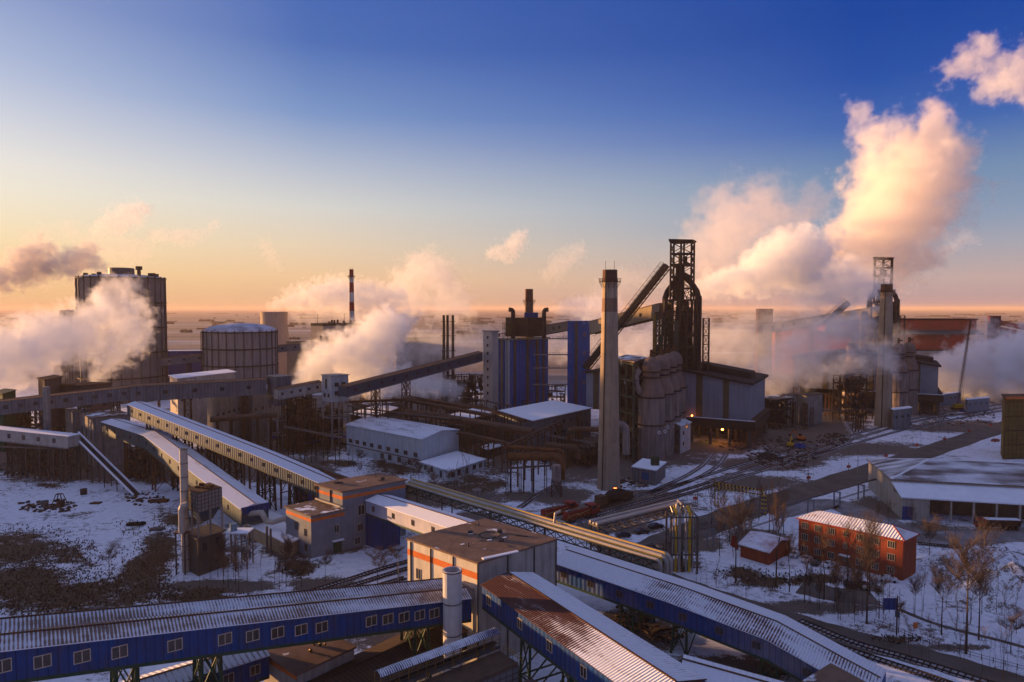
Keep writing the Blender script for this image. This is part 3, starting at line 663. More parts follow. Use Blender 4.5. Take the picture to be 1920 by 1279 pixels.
roof_bits(TH, 20.0, 9, 3, 'small vents and cables scattered on the brown roof of the beige house')
roof_bits(T2, 16.4, 7, 4, 'small vents and cables on the brown roof of the tall grey house')
# -- left foreground blue gallery
P0, P1 = G(0, 1220, 24.5), G(884, 1121, 14.8)
P0 = P0 + (P0 - P1) * .14
gallery('long blue conveyor gallery with a double ridged snowy roof at the lower left', [P0, P1], 9.2, 3.9, rise=1.0, wall=bluew, roof=R_left, style='double',
        wins=[.017, .05, .125, .178, .233, .288, .375, .46, .51, .557, .603, .645, .752, .79, .828, .866, .902], wkw=dict(w=1.7, h=1.45), legs=(.44, .885, .30), under=green, legw=5)
gallery('broad blue gallery with a brown and snow striped roof running towards the viewer', [G(904, 1096, 17.5), G(960, 1136, 17.5), G(1122, 1254, 17.3), G(1210, 1318, 17.3)], 10.3, 3.9, rise=1.1, wall=bluew, roof=R_front, roof2=R_front2,
        wins=[.06, .30, .50, .70], wkw=dict(w=1.3, h=1.5), legs=(.30, .62), under=green, legw=8, away=Vector((1, 0, 0)))
gallery('blue gallery with a white snowed roof starting at the lower edge beyond the striped one', [G(1277, 1262, 15.5), G(1500, 1325, 13.5)], 5, 3.2, rise=.6, wall=bluew, roof=R_white, legs=(), under=green)
# -- right blue gallery
gallery('blue and cream gallery with a long snowy roof running right from the beige house', [G(1035, 1054, 11.4), G(1255, 1129, 10.1), G(1439, 1199, 7.9), G(1560, 1268, 4.9), G(1640, 1312, 2.6)], 11.2, 3.6, rise=1.0, wall=M('blue_cream_sheet', (.004, .05, .19), (.30, .27, .25), .045, .6, streak=.25, patch=.62, rib=1.1), roof=R_right, roof2=R_right2,
        wins=[.05, .155, .262, .37, .475, .585, .69, .83, .93], wkw=dict(w=1.35, h=1.2, frame=M('dark_window_frame', (.16, .10, .06), None, 2, .6)), legs=(.28, .46, .72), under=green, legw=9)
# -- white/blue gallery between the two houses
gallery('pale gallery with a clean snow roof between the grey house and the beige house', [G(686, 938, 12.9), G(837, 988, 15.5), G(905, 1014, 16.2)], 7.6, 3.5, rise=.9, wall=M('pale_blue_sheet', (.50, .46, .47), (.14, .18, .34), .05, .6, streak=.12), roof=R_white,
        wins=[.08, .28, .46, .63, .79], wkw=dict(w=1.2, h=1.3, frame=M('dark_window_frame', (.16, .10, .06), None, 2, .6)), legs=(), under=green)
bb = T2[2] if False else None
def blue_shed(label, A, B, C, z0, z1, roof=roofs):
    t, c = block('blue_shed', label, 'shed', (A, B, C), z0, z1, bluew, roof, over=.1); return t, c
_a = G(686, 1022); _b = G(724, 1030)
blue_shed('plain blue sheet enclosure under the pale gallery beside the grey house', _a, _a + Vector((5.2, -4.6, 0)), _a + Vector((9.5, 0.5, 0)), 0, 9.0, greyw)
_a = G(550, 940)
blue_shed('small blue enclosure under the long gallery just behind the grey house', _a, _a + Vector((3.5, -3, 0)), _a + Vector((8, 1.5, 0)), 0, 9.2, greyw)
# -- long gallery G5
gallery('very long blue grey gallery with a narrow snow roof descending to the grey transfer house', [G(238, 758, 29), G(480, 854, 19), G(606, 909, 14.2)], 6.6, 3.9, rise=.7, wall=blued, roof=R_white,
        wins=spread(.03, .97, 18), wkw=dict(w=1.0, h=1.1, frame=steel_d), legs=(.12, .28, .42, .56, .72, .86), under=greeng, legmat=steel_d, legw=4.5)
gallery('wide pale green gallery with a white snow roof bending down behind the tall thin flue', [G(190, 791, 19.5), G(271, 817, 19.3), G(452, 955, 9.5)], 8.1, 4.6, rise=.8, wall=tealw, roof=snowroof('roof_snow_mixed', (.20, .13, .10), 1.25, .9, .9, seed=12.7),
        wins=spread(.05, .93, 15), wkw=dict(w=.9, h=1.3, frame=steel_d), legs=(.40, .18), under=greeng, legmat=rust, legw=6)
m = MB(); e0, e1 = G(452, 955, 9.5), G(505, 944, 9.5); m.prism([(e0.x, e0.y), (e1.x, e1.y), (e1.x + .25, e1.y - .25), (e0.x + .25, e0.y - .25)], 7.9, 9.9)
tag(m.build('fascia_board', bluew), 'blue fascia board across the lower end of the wide snow roofed gallery', 'fascia')
# low annex behind the filter, beyond the end of wide gallery
_a, _b, _c = G(470, 985, 4), G(545, 1024, 4), G(590, 990, 4)
t, c = block('low_shed', 'low beige brick shed with a snow covered roof behind the steel flue', 'shed', (G(458, 978, 4), G(538, 1018, 4), G(590, 995, 4)), 0, 4, tanw, roofs)
# big bent duct
m = MB(); m.path([G(452, 966, 7), G(478, 962, 8), G(491, 961, 8.4), G(496, 971, 7.2), G(500, 978, 6.2), G(512, 979, 6.3), G(535, 972, 7.0), G(541, 978, 6)], .75, 12)
t = thing('duct', 'fat silver duct with a double bend below the end of the wide gallery', 'duct', G(495, 1030)); m.build('duct_body', silver, t, smooth=True)
for (u, v0, v1) in ((501, 985, 1035), (508, 985, 1040), (468, 975, 1045)):
    b = G(u, v1); m = MB(); m.tube(b, (b.x, b.y, 7), .3, .3); m.build('leg', steel, t)
# ---- bag filter with flue
def flue(name, label, u, vb, vt, r, mat, rings=8, cat='flue', y=None, ringmat=None, hollow=True):
    b = G(u, vb) if y is None else Vector(((u - U0) / F * y, y, 0)); top = D(u, vt, b.y).z
    t = thing(name, label, cat, (b.x, b.y, 0))
    m = MB(); m.lathe([(r, 0), (r, top), (r * .86, top), (r * .86, top - 3 * r)], b, 24); m.build('shaft', mat, t, smooth=True)
    for i in range(1, rings + 1):
        q = MB(); z = top * i / rings - .2; q.lathe([(r, z - .09), (r + .07, z - .08), (r + .07, z + .08), (r, z + .09)], b, 24); q.build('flange', ringmat or steel, t)
    q = MB(); q.lathe([(0, top - 2 * r), (r * .85, top - 2 * r)], b, 20); q.build('flue_mouth', M('soot', (.01, .009, .008), None), t)
    return t
flue('steel_flue', 'tall thin grey steel flue beside the gridded filter house', 349, 1072, 841, .95, silver, 9)
flue('steel_flue', 'thick white steel flue standing in front of the beige house', 849, 1300, 1068, 1.62, M('white_flue', (.55, .53, .52), (.45, .43, .41), .4, .6, streak=.25), 4, ringmat=steel)
def filter_house():
    A, B, C = G(347, 1066), G(372, 1081), G(423, 1062)
    y = B.y; z1 = D(372, 1010, y).z
    t, c = block('filter_house', 'stained brown concrete filter base with a gridded panel box raised on columns', 'filter house', (A, B, C), 0, z1, conc_d, conc_d, over=.35)
    zt = z1 + 11.0; zb = z1 + 6.2
    ctr = sum(c, Vector()) / 4
    e = [ctr + (p - ctr) * .88 for p in c]
    g = MB(); g.prism([(p.x, p.y) for p in e], zb, zt); g.build('panel_box', M('panel_grid', (.30, .29, .29), (.22, .21, .2), .6, .8, streak=.3), t)
    r = MB()
    for i in range(4):
        a, b = e[i], e[(i + 1) % 4]; n = Vector((b.y - a.y, a.x - b.x, 0)).normalized() * .03
        for k in range(0, 8): p = a.lerp(b, k / 7) + n; r.beam((p.x, p.y, zb), (p.x, p.y, zt), .09)
        for k in range(0, 6): z = zb + (zt - zb) * k / 5; r.beam((a.x + n.x, a.y + n.y, z), (b.x + n.x, b.y + n.y, z), .09)
    r.build('panel_frame', steel_d, t)
    r = MB(); r.prism([(p.x, p.y) for p in e], zt, zt + .12); r.build('top_sheet', rust, t)
    for k in range(9):
        s = MB(); p = ctr + Vector((random.uniform(-2.4, 2.4), random.uniform(-2, 2), zt + .3)); s.box(p.x, p.x + random.uniform(.5, 1.4), p.y, p.y + .6, zt + .1, zt + random.uniform(.3, .9)); s.build('scrap', rust, t)
    h = MB(); f = [ctr + (p - ctr) * .4 for p in c]
    h.hexa([Vector((p.x, p.y, z1 + 3)) for p in f], [Vector((p.x, p.y, zb)) for p in [ctr + (q - ctr) * .82 for q in c]]); h.build('hopper', blued, t)
    for p in e + [e[0].lerp(e[1], .5), e[1].lerp(e[2], .5)]:
        l = MB(); l.beam((p.x, p.y, z1), (p.x, p.y, zb), .4); l.build('column', conc, t)
    wallwins(t, c[1], c[2], [(.25, z1 * .72, 1.2, 2.0), (.72, z1 * .8, 1.0, 1.6), (.7, z1 * .3, 1.2, 1.6), (.25, z1 * .3, 1.0, 1.4)], frame=conc_d)
    # side platform at right
    q = c[2]; pl = MB(); zp = z1 * .98; pl.box(q.x + .2, q.x + 6.5, q.y - 2, q.y + 2.5, zp - .3, zp); pl.build('platform', roofs, t)
    pl = MB(); pl.box(q.x + .2, q.x + 6.5, q.y - 2, q.y + 2.5, zp * .5 - .3, zp * .5); pl.build('platform', conc, t)
    for dx in (.6, 3.3, 6.2):
        for dy in (-1.8, 2.3):
            l = MB(); l.beam((q.x + dx, q.y + dy, 0), (q.x + dx, q.y + dy, zp - .3), .35); l.build('column', conc, t)
    k = MB(); k.tube((q.x + 2.2, q.y, zp), (q.x + 2.2, q.y, zp + 1.9), .9, .9, 14); k.build('tank', M('pale_blue_tank', (.25, .38, .46), None, 1, .6), t)
    # outside duct frame at left with elbow
    a = G(331, 1078); 
    for dx in (0, 2.2):
        l = MB(); l.beam((a.x + dx, a.y, 0), (a.x + dx, a.y, D(331, 1000, a.y).z), .3); l.build('column', conc_d, t)
    l = MB(); z = D(331, 1000, a.y).z; l.box(a.x - .4, a.x + 3.4, a.y - .6, a.y + 1, z, z + .25); l.build('platform', rust, t)
    l = MB(); l.path([(a.x + 1.6, a.y, z), (a.x + 1.6, a.y, z + 5.8), (a.x + 2.0, a.y, z + 6.8), (a.x + 3.2, a.y, z + 7.2)], .8, 14); l.build('elbow_duct', silver, t, smooth=True)
filter_house()
# ---- left cluster: transfer block, galleries
A, B, C = G(149, 774, 21), G(174, 783, 21), G(244, 776, 21)
t, c = block('transfer_house', 'stained concrete transfer block at left where the wide gallery starts', 'transfer house', (A, B, C), 0, 21, conc, roofbs, over=.4)
wallwins(t, c[0], c[1], [(.2, 14, 1.2, 3.4), (.5, 13.8, 1.2, 3.4), (.85, 13.5, 1.3, 3.6), (.85, 8, 1.3, 2.6)], frame=conc_d)
A, B, C = G(122, 765, 22), G(135, 771, 22), G(168, 767, 22)
block('concrete_block', 'small concrete block with a flat roof behind the left transfer block', 'building', (A, B, C), 0, 22, conc, roofbs)
q = G(0, 806, 18.2); w = G(128, 819, 17.6)
gallery('grey concrete gallery with a thin white snow edge entering from the left edge', [q + (q - w) * .35, w], 5, 4.2, rise=.3, wall=conc_l, roof=R_white, wins=[.36, .52, .68, .85], wkw=dict(w=1.4, h=1.6, frame=conc_d), legs=(.35, .5, .65, .8, .93), under=conc, legmat=conc_d, style='flat')
def open_belt():
    a0, a1 = G(133, 812, 17.5), G(250, 928, .6)
    t = thing('belt_conveyor', 'narrow open belt conveyor with two snowy rails sloping down to the snow', 'conveyor', (a1.x, a1.y, 0))
    d = (a1 - a0).normalized(); n = Vector((-d.y, d.x, 0)).normalized()
    if n.x < 0: n = -n
    for s in (0, 2.6):
        m = MB(); m.beam(a0 + n * s, a1 + n * s, .55, .5); m.build('side_beam', roofs, t)
    m = MB(); m.beam(a0 + n * 1.3 - Vector((0, 0, .3)), a1 + n * 1.3 - Vector((0, 0, .3)), 2.1, .15); m.build('belt', M('rubber_belt', (.03, .03, .032), None, 1, .9), t)
    for f in (.15, .35, .55, .75):
        p = a0.lerp(a1, f)
        for s in (.1, 2.5):
            l = MB(); q = p + n * s; l.beam((q.x, q.y, 0), (q.x, q.y, q.z - .3), .25); l.build('leg', steel_d, t)
open_belt()
p0 = G(0, 753, 26.5); p1 = G(242, 726, 31.5)
gallery('long grey gallery with a rusty roof edge rising along the left side', [p0 + (p0 - p1) * .3, p1], 5.5, 5.2, rise=.5, wall=greyw, roof=M('brown_roof_edge', (.25, .12, .06), (.35, .2, .12), .4, .8), wins=spread(.26, .97, 9), wkw=dict(w=1.7, h=1.4, frame=steel_d), legs=(.45, .7, .9), under=greyw, legmat=conc_d, legw=3)
gallery('taller grey gallery section ending at the square grey block', [G(243, 725, 32.0), G(500, 712, 33.0)], 7, 6.3, rise=.5, wall=greyw, roof=M('brown_roof_edge', (.25, .12, .06), (.35, .2, .12), .4, .8), wins=[.06, .25, .46, .66, .86], wkw=dict(w=1.6, h=1.4, frame=steel_d), legs=(.4, .83), under=greyw, legmat=rust, legw=4)
pc = Vector(((83.5 - U0) / F * 287, 287, 0)); m = MB(); m.box(pc.x - 1.0, pc.x + 1.0, pc.y - 1.2, pc.y + .8, 0, D(83, 725, 287).z); 
tag(m.build('concrete_pier', conc), 'single square concrete pier standing in front of the long grey gallery', 'pier')
def square_tower(label, u0, uc, u1, vt, y, zb, legs_to=0.0, wall=greyw, wins=(), roofm=conc, kind='transfer_tower', orient=.62):
    z = D(uc, vt, y).z; B = Vector(((uc - U0) / F * y, y, 0))
    def solve(u, dx, dy): k = (u - U0) / F; return (k * B.y - B.x) / (dx - k * dy)
    l = solve(u0, -.755, .656); r = solve(u1, .755, .656)
    A = B + Vector((-.755, .656, 0)) * l; C = B + Vector((.755, .656, 0)) * r
    t, c = block(kind, label, 'transfer tower', (A, B, C), zb, z, wall, roofm, over=.5)
    if zb > 1:
        for i, p in enumerate(c):
            q = sum(c, Vector()) / 4; p = q + (p - q) * .93
            m = MB(); m.beam((p.x, p.y, legs_to), (p.x, p.y, zb), .75); m.build('column', conc, t)
        for zz in [zb * k / 3 for k in (1, 2)]:
            m = MB()
            for i in range(4): m.beam((c[i].x, c[i].y, zz), (c[(i + 1) % 4].x, c[(i + 1) % 4].y, zz), .4, .5)
            m.build('tie_beam', conc, t)
    return t, c, z
t, c, z = square_tower('square grey transfer block on columns at the end of the tall grey gallery', 499, 517, 545, 706, 318, 21, wall=greyw)
wallwins(t, c[0], c[1], [(.5, 24, 1.6, 1.6)], frame=steel_d)
t, c, z = square_tower('pale grey transfer tower on tall columns with a white capped roof', 602, 620, 652, 704, 319, 22.5, wall=white_r, roofm=conc_l)
wallwins(t, c[0], c[1], [(.45, z - 4.2, 1.2, 4.5), (.3, 25.5, 1.3, 1.6), (.7, 25.5, 1.3, 1.6)], frame=conc_d); wallwins(t, c[1], c[2], [(.3, z - 4.5, 1.8, 1.8), (.7, z - 4.5, 1.8, 1.8), (.3, 26.5, 1.8, 1.8)], frame=conc_d)
gallery('short pale gallery lit by the sun between the grey block and the pale tower', [G(521, 731, 29), G(603, 716, 31.2)], 5, 4.4, rise=.5, wall=conc_l, roof=M('brown_roof_edge', (.25, .12, .06), (.35, .2, .12), .4, .8), wins=[.1, .3, .5, .7, .9], wkw=dict(w=1.0, h=1.1, frame=conc_d), legs=(.35, .7), under=conc, legmat=steel_d)
gallery('steep grey gallery climbing right from the pale tower to the tall blue building', [G(650, 725, 30.8), D(905, 661, 398)], 5.5, 4.6, rise=.6, wall=blued, roof=M('brown_roof_edge', (.25, .12, .06), (.35, .2, .12), .4, .8), wins=spread(.05, .95, 12), wkw=dict(w=1.4, h=1.3, frame=steel_d), legs=(.20, .405), under=greyw, legmat=rust, legw=3.2)
gallery('thin far grey gallery rising in front of the two gas holders', [D(205, 684, 480), D(594, 641, 560)], 5, 4.6, rise=.5, wall=greyw, roof=M('brown_roof_edge', (.25, .12, .06), (.35, .2, .12), .4, .8), wins=spread(.05, .95, 14), wkw=dict(w=1.6, h=1.5, frame=steel_d), legs=(.15, .35, .55, .75), under=greyw, legmat=steel_d)
# ================================================================== FAR AND MIDDLE PLANT
def chimney(label, u, vb, vt, rb, rt, bands, mat, collar=True, y=None, name='chimney', rods=True, steps=0, platv=None):
    b = G(u, vb) if y is None else Vector(((u - U0) / F * y, y, 0)); H = D(u, vt, b.y).z
    t = thing(name, label, 'chimney', (b.x, b.y, 0))
    r = lambda z: rb + (rt - rb) * (z / H) ** .85
    zs = [0] + [H * f for f in bands[::2][1:]] + [H] if False else None
    cuts = [0.0] + [f for f, _ in bands] + [1.0]; mts = [mat] + [m_ for _, m_ in bands]
    for k in range(len(cuts) - 1):
        z0, z1 = cuts[k] * H, cuts[k + 1] * H; m = MB(); n = max(1, int((z1 - z0) / 4))
        prof = [(r(z0 + (z1 - z0) * i / n), z0 + (z1 - z0) * i / n) for i in range(n + 1)]
        if k == len(cuts) - 2: prof += [(prof[-1][0] * .82, z1), (prof[-1][0] * .8, z1 - 4)]
        m.lathe(prof, b, 32); m.build('shaft', mts[k], t, smooth=True)
    if collar:
        for f in (platv or [.945]):
            z = f * H; rr = r(z); m = MB(); m.lathe([(rr * .98, z - .1), (rr + 1.3, z), (rr + 1.3, z + .15), (rr * .98, z + .15)], b, 24)
            for i in range(20): a = i * math.pi / 10; m.beam((b.x + (rr + 1.25) * math.cos(a), b.y + (rr + 1.25) * math.sin(a), z), (b.x + (rr + 1.25) * math.cos(a), b.y + (rr + 1.25) * math.sin(a), z + 1.3), .12)
            for i in range(10): a = i * math.pi / 5; m.beam((b.x + rr * math.cos(a), b.y + rr * math.sin(a), z - 2.2), (b.x + (rr + 1.2) * math.cos(a), b.y + (rr + 1.2) * math.sin(a), z), .14)
            for dz in (.65, 1.3):
                for i in range(20): a = i * math.pi / 10; c = a + math.pi / 10; m.beam((b.x + (rr + 1.25) * math.cos(a), b.y + (rr + 1.25) * math.sin(a), z + dz), (b.x + (rr + 1.25) * math.cos(c), b.y + (rr + 1.25) * math.sin(c), z + dz), .08)
            m.build('platform', steel_d, t)
    if rods:
        for dx in (-rt * .6, rt * .6): m = MB(); m.beam((b.x + dx, b.y, H - .5), (b.x + dx, b.y, H + 3.2), .12); m.build('lightning_rod', steel_d, t)
    m = MB()
    for i in range(12): a0 = math.pi * 1.28; z0, z1 = H * i / 12, H * (i + 1) / 12; m.beam((b.x + (r(z0) + .15) * math.cos(a0), b.y + (r(z0) + .15) * math.sin(a0), z0), (b.x + (r(z1) + .15) * math.cos(a0), b.y + (r(z1) + .15) * math.sin(a0), z1), .35, .3)
    m.build('ladder', steel_d, t)
    return t
sootc = M('sooty_concrete', (.20, .10, .065), (.12, .06, .045), .4, .9, streak=.6)
redc = M('faded_red_band', (.34, .21, .14), (.27, .165, .115), .3, .9, streak=.3)
whc = M('faded_white_pale_band', (.37, .29, .21), (.30, .23, .165), .3, .9, streak=.4)
chc = M('chimney_concrete', (.36, .27, .185), (.27, .205, .145), .25, .9, streak=.3)
chimney('tall tapered concrete chimney with faded red and white bands before the hot stoves', 1141, 915, 506, 4.25, 2.65, [(.745, whc), (.81, redc), (.872, whc), (.945, sootc)], chc, platv=[.945])
chimney('second concrete chimney, its left side lit yellow, standing far right before the red sheds', 1656, 799, 533, 4.7, 2.95, [(.80, chc), (.945, sootc)], chc, platv=[.945])
whb = M('chimney_white', (.55, .52, .50), (.46, .43, .41), .3, .8, streak=.2); rdb = M('chimney_red', (.30, .035, .03), (.22, .03, .025), .3, .8)
chimney('slender red and white banded chimney with a dark lower shaft beside the far power house', 660, 0, 505, 3.3, 1.9, [(.54, whb), (.62, rdb), (.70, whb), (.79, rdb), (.88, whb), (.93, rdb)], M('chimney_grey', (.20, .17, .15), (.15, .13, .12), .3, .9), y=650, platv=[.44, .93])
def gasholder(label, uc, y, ru, vt, mat, dome=None, rings=4, top='vent', vb=None):
    r = ru * y / F; x = (uc - U0) / F * y; H = D(uc, vt, y - r).z; c = (x, y, 0)
    t = thing('gas_holder', label, 'gas holder', c); m = MB(); m.lathe([(r, 0), (r, H)], c, 28); m.build('shell', mat, t)
    for i in range(1, rings + 1):
        z = H * i / rings - .4; q = MB(); q.lathe([(r, z - .5), (r + 1.3, z - .2), (r + 1.3, z + .2), (r, z + .4)], c, 28)
        q.build('walkway', steel_d, t)
    q = MB()
    for i in range(28): a = 2 * math.pi * i / 28; q.beam((c[0] + (r + .3) * math.cos(a), c[1] + (r + .3) * math.sin(a), 0), (c[0] + (r + .3) * math.cos(a), c[1] + (r + .3) * math.sin(a), H + .8), .7)
    q.build('posts', steel, t)
    q = MB(); k = 5
    for s in range(k): a0, a1 = math.pi / 2 * s / k, math.pi / 2 * (s + 1) / k; q.lathe([(r * math.cos(a0) if s else r, H + dome * math.sin(a0)), (max(r * math.cos(a1), 1e-5), H + dome * math.sin(a1))], c, 28)
    q.build('dome', M('snowy_dome', (.50, .52, .60), (.08, .08, .10), .12, .8, patch=.55), t)
    if top == 'vent':
        q = MB(); q.lathe([(r * .30, H + dome * .6), (r * .30, H + dome + 4.2), (r * .28, H + dome + 4.6), (0, H + dome + 4.6)], c, 20); q.build('vent_house', steel, t)
        q = MB(); a = (c[0] + r * .72, c[1] - r * .5, H + 1); q.tube(a, (a[0], a[1], H + 5), 1.2, 1.2); q.tube((a[0], a[1], H + 5), (a[0], a[1], H + 7.5), 2.2, 2.2); q.build('vent', steel_d, t)
        for i in range(14): a = random.uniform(0, 6.28); q = MB(); p = (c[0] + r * .85 * math.cos(a), c[1] + r * .85 * math.sin(a)); q.box(p[0], p[0] + 2.2, p[1], p[1] + 2, H + .3, H + random.uniform(1.6, 3.4)); q.build('roof_box', steel_d, t)
    q = MB(); a0 = math.pi * 1.1
    for i in range(20):
        z0 = H * i / 20; z1 = H * (i + 1) / 20; aa = a0 + .05 * (i % 2); bb_ = a0 + .05 * ((i + 1) % 2)
        q.beam((c[0] + (r + 1.4) * math.cos(aa), c[1] + (r + 1.4) * math.sin(aa), z0), (c[0] + (r + 1.4) * math.cos(bb_), c[1] + (r + 1.4) * math.sin(bb_), z1), .4)
    q.build('stair', steel_d, t)
    return t
ghm = M('gas_holder_shell', (.26, .24, .235), (.20, .185, .18), .03, .8, streak=.35)
gasholder('huge tall gas holder with a round vent house on top, wrapped in steam', 230.5, 500, 72, 518, ghm, dome=2.5, rings=5)
gasholder('smaller gas holder with a snowy domed roof and ringed walkways', 450.5, 520, 65, 623, M('gas_holder_grey', (.40, .38, .37), (.31, .29, .285), .05, .8, streak=.4), dome=6.0, rings=4, top=None)
gasholder('low dark tank just visible left of the huge gas holder', 142, 560, 22, 583, ghm, dome=1.2, rings=2, top=None)
def coolingtower():
    y = 700; x = (514 - U0) / F * y; H = D(514, 585, y - 12).z; t = thing('cooling_tower', 'waisted concrete cooling tower at centre left with steam drifting off its rim', 'cooling tower', (x, y, 0))
    m = MB(); m.lathe([(21, 0), (18, H * .25), (15.2, H * .5), (13.2, H * .75), (12.9, H * .88), (13.4, H), (12.9, H), (12.6, H * .85)], (x, y, 0), 32); m.build('shell', M('tower_concrete', (.42, .33, .25), (.36, .28, .22), .05, .9, streak=.2), t, smooth=True)
coolingtower()
def powerhouse():
    y = 640
    x0, x1, x2 = [(u - U0) / F * y for u in (578, 606, 655)]
    z = D(600, 611, y).z; t = thing('power_house', 'tan power house with small stacks on its roof next to the slender banded chimney', 'power house', (x1, y, 0))
    m = MB(); m.prism([(x0, y + 8), (x1, y), (x2 + 12, y + 10), (x2, y + 30), (x0 + 2, y + 30)], 0, z); m.build('wall', M('power_wall', (.40, .33, .27), (.3, .25, .21), .05, .85, streak=.2), t)
    m = MB(); m.prism([(x0, y + 7.6), (x1, y - .6), (x2 + 12.6, y + 9.6), (x2 + .6, y + 30.6), (x0 + 2, y + 30.6)], z + .003, z + 2.2); m.build('roof', roofd, t)
    for u in (612, 617, 622, 628, 640): m = MB(); x = (u - U0) / F * y; m.tube((x, y + 10, z), (x, y + 10, z + random.uniform(3.5, 6)), 1.1, .9); m.build('stack', steel_d, t)
    for u in (589, 640): m = MB(); x = (u - U0) / F * y; m.tube((x, y + 12, z), (x, y + 12, z + 11), .25, .15); m.build('mast', steel_d, t)
    x0, x1 = [(u - U0) / F * (y - 20) for u in (600, 667)]; z = D(600, 630, y - 20).z
    t2, c2 = block('boiler_house', 'dark boiler house in front of the slender chimney foot', 'building', ((x0, y - 20), (x0 + 2, y - 28), (x1, y - 26)), 0, z, conc_d, roofd)
    x0, x1 = [(u - U0) / F * (600) for u in (655, 760)]
    for k, (ua, ub, v, yy, mt) in enumerate(((690, 730, 640, 690, conc_d), (755, 830, 632, 720, conc_d), (740, 760, 622, 700, steel_d), (536, 575, 640, 640, tanw), (400, 440, 616, 720, conc_d), (300, 390, 657, 600, M('blue_far_sheet', (.03, .05, .2), None, .1, .7)))):
        xa, xb = (ua - U0) / F * yy, (ub - U0) / F * yy
        block('works_building', ['dark low building right of the slender chimney', 'long dark building behind the centre steam', 'small dark block behind the centre steam', 'tan low building beside the cooling tower', 'dark block behind the domed gas holder', 'long low blue roofed shed beside the huge gas holder'][k], 'building', ((xa, yy + 2), (xa + 3, yy - 8), (xb, yy)), 0, D(ua, v, yy).z, mt, roofs if k in (0, 5) else roofd)
powerhouse()
# triple stacks
for k, (u, v) in enumerate(((832, 591), (839, 591), (849, 591))):
    y = 450 + k; x = (u - U0) / F * y; H = D(u, v, y).z; t = thing('steel_stack', ['left one of three clustered dark steel stacks', 'middle one of three clustered dark steel stacks', 'right one of three clustered dark steel stacks'][k], 'stack', (x, y, 0))
    m = MB(); m.tube((x, y, 0), (x, y, H), 1.15, .85, 12); m.build('shaft', steel_d, t)
    m = MB()
    for zz in (.62, .78, .93): m.lathe([(1, H * zz), (2.0, H * zz), (2.0, H * zz + .3), (1, H * zz + .3)], (x, y, 0), 10)
    m.build('platform', steel_d, t)
# ---- blue preparation building
def blue_building():
    B = Vector((-.6, 400, 0)); l_ = Vector((-.755, .656, 0)); r_ = Vector((.755, .656, 0)); A = B + l_ * 11.2; C = B + r_ * 29.8; zt = D(958, 635, 400).z
    t, c = block('coal_mill_building', 'tall blue clad building with tan stripes and a dark machine block on its roof', 'industrial building', (A, B, C), 0, zt, bluet, conc, over=.8, rt=1.0)
    for a, b, f0, f1, mt in ((c[0], c[1], .28, .44, tanw), (c[0], c[1], .62, .92, whitew), (c[1], c[2], .07, .13, ochre), (c[1], c[2], .40, .47, ochre), (c[1], c[2], .66, .73, ochre), (c[1], c[2], .84, .90, ochre)):
        m = MB(); p, q = a.lerp(b, f0), a.lerp(b, f1); n = Vector((b.y - a.y, a.x - b.x, 0)).normalized() * .12
        m.prism([(p.x, p.y), (q.x, q.y), (q.x + n.x, q.y + n.y), (p.x + n.x, p.y + n.y)], 0, zt - 1.1); m.build('cladding_stripe', mt, t)
    m = MB(); p = c[0].lerp(c[1], .76); m.beam((p.x - .3, p.y - .5, 0), (p.x - .3, p.y - .5, zt), .35); m.build('downpipe', rust, t)
    # stair tower
    S = Vector(((923 - U0) / F * 396, 396, 0)); z2 = D(923, 620, 396).z; sA = S + l_ * 7.2; sC = S + r_ * 4.5
    t2, s = block('stair_tower', 'narrow tan stair tower with a column of small windows beside the blue building', 'tower', (sA, S, sC), 0, z2, M('stair_render', (.46, .40, .34), (.36, .32, .28), .2, .85, streak=.15), conc, over=.6, rt=.7)
    wallwins(t2, s[0], s[1], [(.5, z, 1.2, 1.5) for z in [z2 - 4 - 4.6 * k for k in range(10)]], frame=conc_d)
    # roof machinery
    m = MB(); c0 = sum(c, Vector()) / 4
    t3 = thing('roof_machinery', 'dark machine block with pipes on top of the blue building', 'plant room', (c0.x, c0.y, zt)); zz = zt + .01
    m.prism([((948 - U0) / F * 408, 408), ((990 - U0) / F * 401, 401), ((1023 - U0) / F * 412, 412), ((985 - U0) / F * 424, 424)], zz + 1, zz + 12); m.build('housing', steel_d, t3)
    m = MB(); m.prism([((983 - U0) / F * 405, 405), ((1009 - U0) / F * 405, 405), ((1009 - U0) / F * 415, 415), ((983 - U0) / F * 415, 415)], zz + 12, zz + 15); m.build('blue_box', bluew, t3)
    m = MB()
    for k in range(16):
        u = random.uniform(935, 1020); y = random.uniform(400, 412); x = (u - U0) / F * y; h = random.uniform(1, 8); m.beam((x, y, zz + 1), (x, y, zz + 1 + h), .4)
        if k % 2: m.beam((x, y, zz + 1 + h), (x + random.uniform(2, 6), y + 1, zz + 1 + h), .3)
    for u in (943, 952):
        for y in (398, 404): x = (u - U0) / F * y; m.beam((x, y, zz), (x, y, zz + 9), .3)
    for z in (3, 6, 9): x = (943 - U0) / F * 398; m.box(x - .3, x + 3.2, 398, 404, zz + z, zz + z + .15)
    for z in (1.2, 2.0): 
        for p, q in ((c[0], c[1]), (c[1], c[2])): m.beam((p.x, p.y, zz + z), (q.x, q.y, zz + z), .12)
    m.build('pipework', steel_d, t3)
    for u, s_ in ((962, -1), (1020, 1)):
        m = MB(); x = (u - U0) / F * 403; m.path([(x, 403, zz), (x, 403, D(u, 584, 403).z), (x + s_ * .8, 403, D(u, 581, 403).z), (x + s_ * 2.6, 403, D(u, 580.5, 403).z)], 1.25, 12); m.build('elbow_vent', steel_d, t3)
    for v in (640, 662, 689, 720): pass
    return c
BB = blue_building()
